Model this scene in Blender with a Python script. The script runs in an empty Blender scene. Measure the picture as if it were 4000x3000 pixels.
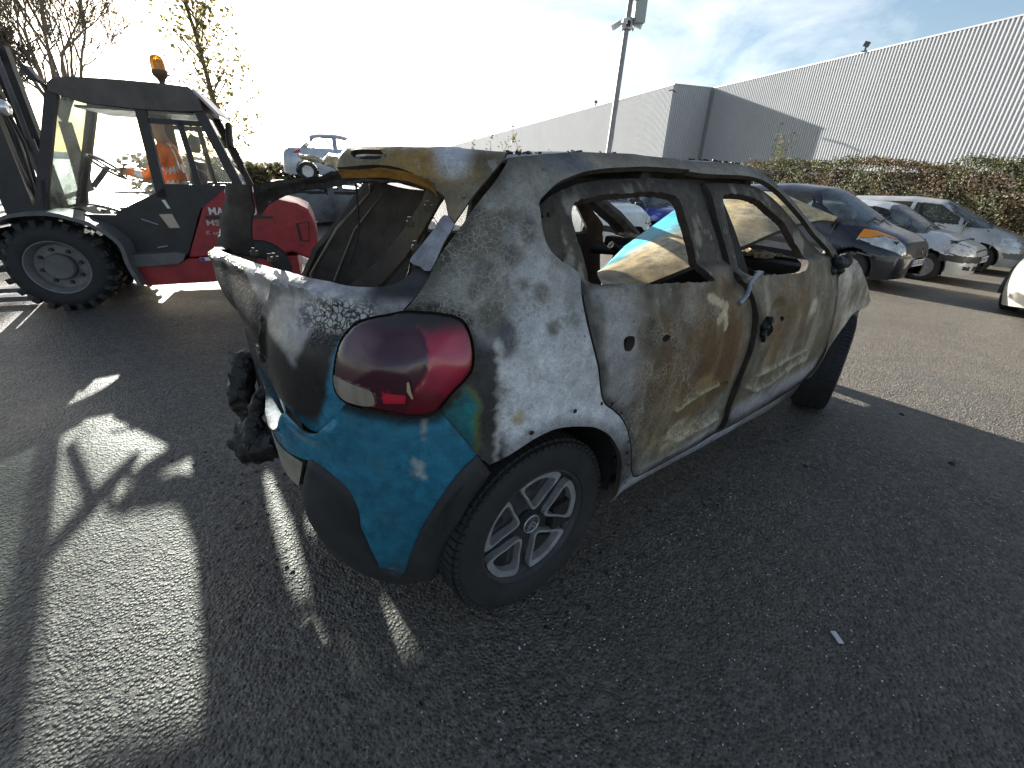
import bpy, bmesh, math, random
import numpy as np
from mathutils import Vector, Matrix, geometry
random.seed(7); np.random.seed(7)
scene = bpy.context.scene
COL = scene.collection
PI = math.pi
rad = math.radians

# ------------------------------------------------------------------ camera
FPX, CAM = 1706.38, np.array([-0.7558, -1.5773, 1.3454])
YAW, PITCH, ROLL = rad(50.777), rad(25.600), rad(2.165)
def cam_basis():
    f = np.array([math.cos(YAW)*math.cos(PITCH), math.sin(YAW)*math.cos(PITCH), -math.sin(PITCH)])
    r = np.array([math.sin(YAW), -math.cos(YAW), 0.0]); u = np.cross(r, f)
    return r*math.cos(ROLL)+u*math.sin(ROLL), -r*math.sin(ROLL)+u*math.cos(ROLL), f
CR, CU, CF = cam_basis()
cd = bpy.data.cameras.new('camera'); cam = bpy.data.objects.new('camera', cd); COL.objects.link(cam)
cam.matrix_world = Matrix(((CR[0], CU[0], -CF[0], CAM[0]), (CR[1], CU[1], -CF[1], CAM[1]), (CR[2], CU[2], -CF[2], CAM[2]), (0, 0, 0, 1)))
cd.sensor_width = 36.0; cd.lens = 36.0*FPX/4000.0; cd.clip_start = 0.05; cd.clip_end = 4000
scene.camera = cam
def ray(u, v):
    return CAM, CF + CR*(u-2000)/FPX + CU*(1500-v)/FPX
def on_axis(u, v, ax, val):
    o, d = ray(u, v); return o + d*((val-o[ax])/d[ax])
def on_plane(u, v, P0, n):
    o, d = ray(u, v); n = np.array(n, float); return o + d*(((np.array(P0)-o)@n)/(d@n))
def ground_px(u, v): return on_axis(u, v, 2, 0.0)

# ------------------------------------------------------------------ light
SUN_AZ, SUN_EL = rad(85.6), rad(17.0)
sun_dir = Vector((math.cos(SUN_AZ)*math.cos(SUN_EL), math.sin(SUN_AZ)*math.cos(SUN_EL), math.sin(SUN_EL)))
w = bpy.data.worlds.new('World'); scene.world = w; w.use_nodes = True
nt = w.node_tree; nt.nodes.clear()
wo = nt.nodes.new('ShaderNodeOutputWorld'); bg = nt.nodes.new('ShaderNodeBackground')
sky = nt.nodes.new('ShaderNodeTexSky'); sky.sky_type = 'NISHITA'; sky.sun_disc = False
sky.sun_elevation = SUN_EL; sky.sun_rotation = PI/2 - SUN_AZ
sky.altitude = 100; sky.air_density = 1.0; sky.dust_density = 0.9; sky.ozone_density = 1.0
# thin streaky cloud over the whole sky
tc = nt.nodes.new('ShaderNodeTexCoord'); mp = nt.nodes.new('ShaderNodeMapping')
mp.inputs['Scale'].default_value = (1.0, 1.6, 3.2); mp.inputs['Rotation'].default_value = (0, 0, 0.6)
nz = nt.nodes.new('ShaderNodeTexNoise'); nz.inputs['Scale'].default_value = 2.1; nz.inputs['Detail'].default_value = 7; nz.inputs['Roughness'].default_value = 0.62
nz.inputs['Distortion'].default_value = 0.5
rp = nt.nodes.new('ShaderNodeValToRGB'); rp.color_ramp.elements[0].position = 0.42; rp.color_ramp.elements[1].position = 0.74
rp.color_ramp.elements[0].color = (0.0, 0.0, 0.0, 1); rp.color_ramp.elements[1].color = (0.85, 0.85, 0.85, 1)
mx = nt.nodes.new('ShaderNodeMix'); mx.data_type = 'RGBA'; mx.blend_type = 'MIX'
br = nt.nodes.new('ShaderNodeMix'); br.data_type = 'RGBA'; br.blend_type = 'MIX'; br.inputs[0].default_value = 0.5
hs = nt.nodes.new('ShaderNodeHueSaturation'); hs.inputs['Saturation'].default_value = 0.18; hs.inputs['Value'].default_value = 1.7
L = nt.links.new
L(tc.outputs['Generated'], mp.inputs['Vector']); L(mp.outputs['Vector'], nz.inputs['Vector']); L(nz.outputs['Fac'], rp.inputs['Fac'])
L(sky.outputs['Color'], hs.inputs['Color']); L(rp.outputs['Color'], mx.inputs[0]); L(sky.outputs['Color'], mx.inputs[6]); L(hs.outputs['Color'], mx.inputs[7])
L(mx.outputs[2], bg.inputs['Color']); L(bg.outputs['Background'], wo.inputs['Surface'])
bg.inputs['Strength'].default_value = 0.045
sl = bpy.data.lights.new('sun', 'SUN'); so = bpy.data.objects.new('sun', sl); COL.objects.link(so)
sl.energy = 5.0; sl.angle = rad(0.53); sl.color = (1.0, 0.95, 0.87)
so.rotation_euler = sun_dir.to_track_quat('Z', 'Y').to_euler(); so.location = (0, 10, 30)
scene.render.engine = 'CYCLES'
scene.view_settings.view_transform = 'Standard'; scene.view_settings.look = 'None'
scene.view_settings.gamma = 1.0; scene.view_settings.use_curve_mapping = False
scene.view_settings.exposure = 2.0
scene.cycles.max_bounces = 8; scene.cycles.transparent_max_bounces = 16
scene.render.resolution_x = 1024; scene.render.resolution_y = 768

# ------------------------------------------------------------------ helpers
def link(o, parent=None):
    COL.objects.link(o)
    if parent is not None: o.parent = parent
    return o
def tag(o, label=None, cat=None, group=None, kind=None):
    if label: o['label'] = label
    if cat: o['category'] = cat
    if group: o['group'] = group
    if kind: o['kind'] = kind
    return o
def empty(name, loc=(0, 0, 0), rz=0.0, parent=None):
    o = bpy.data.objects.new(name, None); o.location = loc; o.rotation_euler = (0, 0, rz); o.empty_display_size = 0.2
    return link(o, parent)
def mesh_obj(name, verts, faces, mats, parent=None, smooth=False, midx=None, attrs=None):
    me = bpy.data.meshes.new(name)
    me.from_pydata([tuple(map(float, v)) for v in verts], [], [tuple(map(int, f)) for f in faces])
    for m in (mats if isinstance(mats, (list, tuple)) else [mats]): me.materials.append(m)
    if midx is not None: me.polygons.foreach_set('material_index', np.asarray(midx, np.int32))
    if smooth: me.polygons.foreach_set('use_smooth', np.ones(len(faces), bool))
    if attrs:
        for k, a in attrs.items():
            a = np.asarray(a, np.float32)
            if a.ndim == 2:
                at = me.color_attributes.new(k, 'FLOAT_COLOR', 'POINT')
                if a.shape[1] == 3: a = np.hstack([a, np.ones((len(a), 1), np.float32)])
                at.data.foreach_set('color', a.ravel())
            else:
                at = me.attributes.new(k, 'FLOAT', 'POINT'); at.data.foreach_set('value', a)
    me.update()
    return link(bpy.data.objects.new(name, me), parent)
def smooth_by_angle(o, deg=35):
    me = o.data
    me.polygons.foreach_set('use_smooth', np.ones(len(me.polygons), bool))
    me.set_sharp_from_angle(angle=rad(deg)); return o

class MB:
    """collects simple shapes into one mesh"""
    def __init__(s): s.v = []; s.f = []; s.m = []; s.cur = 0
    def add(s, V, Fc):
        b = len(s.v); s.v += [tuple(map(float, q)) for q in V]; s.f += [tuple(b+i for i in f) for f in Fc]; s.m += [s.cur]*len(Fc); return s
    def box(s, c, d, rz=0.0, ry=0.0, rx=0.0, bev=0.0):
        h = [q/2 for q in d]
        if bev > 0:
            bm = bmesh.new(); bmesh.ops.create_cube(bm, size=1)
            for v in bm.verts: v.co = Vector((v.co.x*d[0], v.co.y*d[1], v.co.z*d[2]))
            bmesh.ops.bevel(bm, geom=bm.edges[:], offset=min(bev, min(d)*0.45), segments=2, affect='EDGES', profile=0.6)
            bm.verts.index_update(); V = [v.co.copy() for v in bm.verts]; Fc = [[q.index for q in f.verts] for f in bm.faces]; bm.free()
        else:
            V = [Vector((x*h[0], y*h[1], z*h[2])) for x in (-1, 1) for y in (-1, 1) for z in (-1, 1)]
            Fc = [(0, 1, 3, 2), (4, 6, 7, 5), (0, 4, 5, 1), (2, 3, 7, 6), (0, 2, 6, 4), (1, 5, 7, 3)]
        M = Matrix.Rotation(rz, 3, 'Z') @ Matrix.Rotation(ry, 3, 'Y') @ Matrix.Rotation(rx, 3, 'X')
        return s.add([M @ q + Vector(c) for q in V], Fc)
    def bar(s, a, b, w, h, up=(0, 0, 1)):
        a, b = Vector(a), Vector(b); d = (b-a).normalized(); up = Vector(up); r = d.cross(up)
        if r.length < 1e-4: r = d.cross(Vector((1, 0, 0)))
        r.normalize(); u = r.cross(d)
        V = [p + r*(sx*w/2) + u*(sz*h/2) for p in (a, b) for sx, sz in ((-1, -1), (1, -1), (1, 1), (-1, 1))]
        return s.add(V, [(0, 3, 2, 1), (4, 5, 6, 7), (0, 1, 5, 4), (1, 2, 6, 5), (2, 3, 7, 6), (3, 0, 4, 7)])
    def tube(s, pts, rads, n=10, cap=True):
        pts = [Vector(q) for q in pts]
        if not hasattr(rads, '__len__'): rads = [rads]*len(pts)
        up = Vector((0.13, 0.21, 0.97)); base = len(s.v); V = []
        for i, q in enumerate(pts):
            d = (pts[min(i+1, len(pts)-1)] - pts[max(i-1, 0)]).normalized()
            r = d.cross(up)
            if r.length < 1e-3: r = d.cross(Vector((1, 0, 0)))
            r.normalize(); u = r.cross(d).normalized(); up = u
            V += [q + (r*math.cos(2*PI*k/n) + u*math.sin(2*PI*k/n))*rads[i] for k in range(n)]
        Fc = [(i*n+k, i*n+(k+1) % n, (i+1)*n+(k+1) % n, (i+1)*n+k) for i in range(len(pts)-1) for k in range(n)]
        if cap: Fc += [tuple(range(n-1, -1, -1)), tuple((len(pts)-1)*n+k for k in range(n))]
        return s.add(V, Fc)
    def lathe(s, prof, c, axis='Y', n=32, a0=0, a1=2*PI):
        """prof: (radius, offset along axis)"""
        full = abs(a1-a0-2*PI) < 1e-6; m = n if full else n+1; V = []
        for rr, t in prof:
            for k in range(m):
                a = a0+(a1-a0)*k/n; x, z = rr*math.cos(a), rr*math.sin(a)
                V.append({'Y': (c[0]+x, c[1]+t, c[2]+z), 'Z': (c[0]+x, c[1]+z, c[2]+t), 'X': (c[0]+t, c[1]+x, c[2]+z)}[axis])
        Fc = [(i*m+k, i*m+(k+1) % m, (i+1)*m+(k+1) % m, (i+1)*m+k) for i in range(len(prof)-1) for k in range(n if not full else m)]
        return s.add(V, Fc)
    def prism(s, poly, d, origin=(0, 0, 0), ax=(1, 0, 0), ay=(0, 0, 1)):
        """polygon (a,b) in the plane origin+a*ax+b*ay, extruded by vector d"""
        o, ax, ay, d = Vector(origin), Vector(ax), Vector(ay), Vector(d); n = len(poly)
        V = [o + ax*a + ay*b for a, b in poly]; V += [q + d for q in V]
        tri = geometry.tessellate_polygon([[Vector((a, b, 0)) for a, b in poly]])
        Fc = [tuple(t) for t in tri] + [tuple(n+i for i in reversed(t)) for t in tri] + [(i, (i+1) % n, n+(i+1) % n, n+i) for i in range(n)]
        return s.add(V, Fc)
    def build(s, name, mats, parent=None, smooth=None):
        o = mesh_obj(name, s.v, s.f, mats, parent, midx=s.m)
        bm = bmesh.new(); bm.from_mesh(o.data); bmesh.ops.recalc_face_normals(bm, faces=bm.faces[:]); bm.to_mesh(o.data); bm.free()
        if smooth: smooth_by_angle(o, smooth)
        return o

def copy_tree(o, parent=None):
    c = o.copy(); COL.objects.link(c); c.parent = parent
    for ch in list(o.children): copy_tree(ch, c)
    return c

# ------------------------------------------------------------------ numeric noise
def _h(i, j, k):
    n = (i*374761393 + j*668265263 + k*1274126177) & 0xffffffff
    n = ((n ^ (n >> 13))*1274126177) & 0xffffffff
    return ((n ^ (n >> 16)) & 0xffff)/65535.0
def vnoise(x, y, seed=0):
    x = np.asarray(x, float); y = np.asarray(y, float)
    i = np.floor(x).astype(np.int64); j = np.floor(y).astype(np.int64); fx = x-i; fy = y-j
    fx = fx*fx*(3-2*fx); fy = fy*fy*(3-2*fy)
    return (_h(i, j, seed)*(1-fx)+_h(i+1, j, seed)*fx)*(1-fy) + (_h(i, j+1, seed)*(1-fx)+_h(i+1, j+1, seed)*fx)*fy
def fbm(x, y, seed=0, oct=4, rough=0.55):
    t = 0; a = 1; n = 0
    for o in range(oct):
        t = t + a*vnoise(x*2**o, y*2**o, seed+o*17); n += a; a *= rough
    return t/n
def sstep(a, b, x):
    t = np.clip((x-a)/(b-a), 0, 1); return t*t*(3-2*t)
def inpoly(px, py, poly):
    px = np.asarray(px); py = np.asarray(py); c = np.zeros(px.shape, bool); n = len(poly)
    for i in range(n):
        x0, y0 = poly[i]; x1, y1 = poly[(i+1) % n]
        if y0 == y1: continue
        c ^= ((y0 > py) != (y1 > py)) & (px < (x1-x0)*(py-y0)/(y1-y0)+x0)
    return c
def dist_poly(px, py, pl, closed=False):
    d = np.full(np.shape(px), 1e9); n = len(pl)
    for i in range(n if closed else n-1):
        ax, ay = pl[i]; bx, by = pl[(i+1) % n]; dx, dy = bx-ax, by-ay; l = dx*dx+dy*dy+1e-12
        t = np.clip(((px-ax)*dx+(py-ay)*dy)/l, 0, 1); d = np.minimum(d, np.hypot(px-ax-t*dx, py-ay-t*dy))
    return d
def smooth_line(pl, step, closed=False):
    """Catmull-Rom through the points, resampled"""
    n = len(pl); out = []
    for i in range(n if closed else n-1):
        g = lambda k: np.array(pl[k % n] if closed else pl[min(max(k, 0), n-1)], float)
        p0, p1, p2, p3 = g(i-1), g(i), g(i+1), g(i+2)
        m = max(1, int(round(np.linalg.norm(p2-p1)/step)))
        for k in range(m):
            t = k/m
            out.append(tuple(0.5*((2*p1)+(-p0+p2)*t+(2*p0-5*p1+4*p2-p3)*t*t+(-p0+3*p1-3*p2+p3)*t**3)))
    if not closed: out.append(tuple(pl[-1]))
    return out

# ------------------------------------------------------------------ materials
def new_mat(name):
    m = bpy.data.materials.new(name); m.use_nodes = True; nt = m.node_tree; b = nt.nodes['Principled BSDF']; return m, nt, b
def simple(name, col, rough=0.5, metal=0.0, spec=0.5, noise=0.0, nscale=8.0, bump=0.0, bscale=60.0, coat=0.0, trans=0.0, alpha=1.0, emis=None, ior=1.45):
    m, nt, b = new_mat(name)
    b.inputs['Base Color'].default_value = (*col, 1); b.inputs['Roughness'].default_value = rough; b.inputs['Metallic'].default_value = metal
    b.inputs['Specular IOR Level'].default_value = spec; b.inputs['Coat Weight'].default_value = coat; b.inputs['Coat Roughness'].default_value = 0.06
    b.inputs['Transmission Weight'].default_value = trans; b.inputs['Alpha'].default_value = alpha; b.inputs['IOR'].default_value = ior
    if emis: b.inputs['Emission Color'].default_value = (*emis[:3], 1); b.inputs['Emission Strength'].default_value = emis[3]
    tc = nt.nodes.new('ShaderNodeTexCoord')
    if noise > 0:
        n = nt.nodes.new('ShaderNodeTexNoise'); n.inputs['Scale'].default_value = nscale; n.inputs['Detail'].default_value = 6; n.inputs['Roughness'].default_value = 0.65
        nt.links.new(tc.outputs['Object'], n.inputs['Vector'])
        r = nt.nodes.new('ShaderNodeMapRange'); r.inputs[1].default_value = 0.3; r.inputs[2].default_value = 0.7; r.inputs[3].default_value = 1-noise; r.inputs[4].default_value = 1+noise
        nt.links.new(n.outputs['Fac'], r.inputs[0])
        mu = nt.nodes.new('ShaderNodeMix'); mu.data_type = 'RGBA'; mu.blend_type = 'MULTIPLY'; mu.inputs[0].default_value = 1; mu.inputs[6].default_value = (*col, 1)
        nt.links.new(r.outputs[0], mu.inputs[7]); nt.links.new(mu.outputs[2], b.inputs['Base Color'])
        r2 = nt.nodes.new('ShaderNodeMapRange'); r2.inputs[3].default_value = max(0.02, rough-0.1); r2.inputs[4].default_value = min(1, rough+0.12)
        nt.links.new(n.outputs['Fac'], r2.inputs[0]); nt.links.new(r2.outputs[0], b.inputs['Roughness'])
    if bump > 0:
        n2 = nt.nodes.new('ShaderNodeTexNoise'); n2.inputs['Scale'].default_value = bscale; n2.inputs['Detail'].default_value = 4
        nt.links.new(tc.outputs['Object'], n2.inputs['Vector'])
        bp = nt.nodes.new('ShaderNodeBump'); bp.inputs['Strength'].default_value = bump; bp.inputs['Distance'].default_value = 0.01
        nt.links.new(n2.outputs['Fac'], bp.inputs['Height']); nt.links.new(bp.outputs['Normal'], b.inputs['Normal'])
    return m

# ================================================================== ground
def asphalt_mat():
    m, nt, b = new_mat('asphalt'); N = nt.nodes.new; Lk = nt.links.new
    geo = N('ShaderNodeNewGeometry'); P = geo.outputs['Position']
    def noise(sc, det=5, ro=0.6):
        n = N('ShaderNodeTexNoise'); n.inputs['Scale'].default_value = sc; n.inputs['Detail'].default_value = det; n.inputs['Roughness'].default_value = ro; Lk(P, n.inputs['Vector']); return n.outputs['Fac']
    def vor(sc, feat='F1'):
        n = N('ShaderNodeTexVoronoi'); n.feature = feat; n.inputs['Scale'].default_value = sc; Lk(P, n.inputs['Vector']); return n
    def mr(x, a, c, lo, hi):
        r = N('ShaderNodeMapRange'); r.inputs[1].default_value = a; r.inputs[2].default_value = c; r.inputs[3].default_value = lo; r.inputs[4].default_value = hi; Lk(x, r.inputs[0]); return r.outputs[0]
    def math2(op, x, y):
        n = N('ShaderNodeMath'); n.operation = op
        for i, q in enumerate((x, y)):
            if hasattr(q, 'links'): Lk(q, n.inputs[i])
            else: n.inputs[i].default_value = q
        return n.outputs[0]
    def mixc(f, a, c, bt='MIX'):
        n = N('ShaderNodeMix'); n.data_type = 'RGBA'; n.blend_type = bt
        for i, q in ((0, f), (6, a), (7, c)):
            if hasattr(q, 'links'): Lk(q, n.inputs[i])
            else: n.inputs[i].default_value = q if i == 0 else (*q, 1)
        return n.outputs[2]
    v1 = vor(85); sep = N('ShaderNodeSeparateColor'); Lk(v1.outputs['Color'], sep.inputs[0])
    base = mixc(noise(0.55, 6), (0.042, 0.041, 0.041), (0.078, 0.075, 0.069))
    stone = mixc(sep.outputs[0], (0.012, 0.012, 0.012), (0.185, 0.176, 0.158))
    c = mixc(0.70, base, stone)
    # pale aggregate: few cells are light
    sp = math2('MULTIPLY', mr(sep.outputs[1], 0.945, 0.975, 0, 1), mr(v1.outputs['Distance'], 0.30, 0.42, 1, 0))
    c = mixc(math2('MULTIPLY', sp, 0.75), c, (0.34, 0.34, 0.32))
    v2 = vor(38); sep2 = N('ShaderNodeSeparateColor'); Lk(v2.outputs['Color'], sep2.inputs[0])
    sp2 = math2('MULTIPLY', mr(sep2.outputs[1], 0.975, 0.985, 0, 1), mr(v2.outputs['Distance'], 0.10, 0.16, 1, 0))
    c = mixc(sp2, c, (0.40, 0.41, 0.41))
    # worn dusty areas and dark spills
    dust = mr(noise(0.23, 5, 0.7), 0.50, 0.68, 0, 1)
    c = mixc(math2('MULTIPLY', dust, 0.5), c, (0.105, 0.097, 0.082))
    spill = mr(noise(1.3, 4, 0.7), 0.62, 0.68, 0, 1)
    c = mixc(math2('MULTIPLY', spill, 0.55), c, (0.016, 0.016, 0.017))
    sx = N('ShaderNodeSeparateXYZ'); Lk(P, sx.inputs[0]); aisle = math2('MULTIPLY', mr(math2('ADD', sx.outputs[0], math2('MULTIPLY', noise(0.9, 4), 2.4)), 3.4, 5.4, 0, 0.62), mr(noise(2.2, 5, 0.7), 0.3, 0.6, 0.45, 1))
    c = mixc(aisle, c, (0.150, 0.128, 0.094))  # dusty tan that also puts the sunlit ground's warmth into the colour
    c = mixc(1.0, c, math2('MULTIPLY', mr(noise(24, 9, 0.85), 0.30, 0.70, 0.45, 1.55), mr(noise(6, 5, 0.8), 0.3, 0.7, 0.8, 1.2)), 'MULTIPLY'); c = mixc(1.0, c, (0.86, 0.83, 0.79), 'MULTIPLY')
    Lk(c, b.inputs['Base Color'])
    Lk(mr(noise(0.8, 4), 0.3, 0.7, 0.44, 0.68), b.inputs['Roughness'])
    b.inputs['Specular IOR Level'].default_value = 0.55
    bp = N('ShaderNodeBump'); bp.inputs['Strength'].default_value = 0.9; bp.inputs['Distance'].default_value = 0.0095
    h = math2('ADD', mr(v1.outputs['Distance'], 0.0, 0.6, 1, 0), math2('MULTIPLY', noise(170, 3), 0.5))
    h = math2('ADD', h, math2('MULTIPLY', noise(26, 3), 1.1))
    Lk(h, bp.inputs['Height']); Lk(bp.outputs['Normal'], b.inputs['Normal'])
    return m
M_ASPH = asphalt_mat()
GX = [-600, -120, -40, -14, -7, -4, -2, 0, 2, 3.5, 4.5, 6, 9, 13, 17.5, 20, 40, 90, 200, 700]
gv = [(x, y, -0.036*min(max(x-3.5, 0), 14)) for y in GX for x in GX]; ng = len(GX)
gf = [(j*ng+i, j*ng+i+1, (j+1)*ng+i+1, (j+1)*ng+i) for j in range(ng-1) for i in range(ng-1)]
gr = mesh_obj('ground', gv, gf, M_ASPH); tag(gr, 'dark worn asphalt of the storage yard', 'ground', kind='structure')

# glass crumbs and grit around the wreck: countless, one object
gm = MB(); rng = random.Random(3)
for i in range(3600):
    x = rng.gauss(0.6, 1.5); y = -0.9-abs(rng.gauss(0, 1.0)) if rng.random() < 0.6 else rng.uniform(-3.0, 0.6)
    if rng.random() < 0.25: x = rng.uniform(-2.2, 4.0)
    s = rng.choice((0.0015, 0.002, 0.0026, 0.0036)); a = rng.uniform(0, PI)
    dx, dy = math.cos(a)*s, math.sin(a)*s; h = s*rng.uniform(0.5, 1.1); k = rng.uniform(0.5, 1.0)
    gm.add([(x+dx, y+dy, 0.001), (x-dy*k, y+dx*k, 0.001), (x-dx, y-dy, 0.001), (x+dy*k, y-dx*k, 0.001), (x, y, 0.001+h)], [(0, 1, 4), (1, 2, 4), (2, 3, 4), (3, 0, 4)])
M_GLASSCR = simple('glass_crumb', (0.55, 0.60, 0.60), rough=0.25, spec=0.8)
tag(gm.build('glass_crumbs', M_GLASSCR), 'tiny pale glass crumbs scattered over the dark asphalt', 'glass crumbs', kind='stuff')
# a small flat scrap and a soot clod or two
def scrap(px, py, lx, ly, rz, mt, name, label, cat):
    g = ground_px(px, py); mb = MB(); mb.box((0, 0, 0.003), (lx, ly, 0.003)); mb.box((lx*0.1, 0, 0.005), (lx*0.5, ly*0.6, 0.001))
    o = mb.build(name, mt); o.location = (g[0], g[1], 0.001); o.rotation_euler = (0, 0, rz); tag(o, label, cat); return o
scrap(3268, 2492, 0.042, 0.017, rad(52), simple('scrap_white', (0.62, 0.62, 0.64), 0.4), 'paper_scrap', 'small white rectangular scrap lying alone on the shaded asphalt', 'scrap')
def clod(px, py, r, label, seed):
    g = ground_px(px, py); bm = bmesh.new(); bmesh.ops.create_icosphere(bm, subdivisions=2, radius=r); q = random.Random(seed)
    for v in bm.verts: v.co = v.co*(1+q.uniform(-.3, .3)); v.co.z = v.co.z*0.45
    me = bpy.data.meshes.new('soot_clod'); bm.to_mesh(me); bm.free(); me.materials.append(M_CLOD)
    o = link(bpy.data.objects.new('soot_clod', me)); o.location = (g[0], g[1], r*0.25); tag(o, label, 'clod')
M_CLOD = simple('clod', (0.02, 0.02, 0.02), 0.9)
clod(3520, 1620, 0.016, 'small black clod on the shaded asphalt near the sunlit edge', 1)
clod(3145, 1822, 0.011, 'smallest black clod on the asphalt below the front door', 2)
clod(3718, 1812, 0.014, 'small black clod nearest the right edge of the photo', 3)

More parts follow.
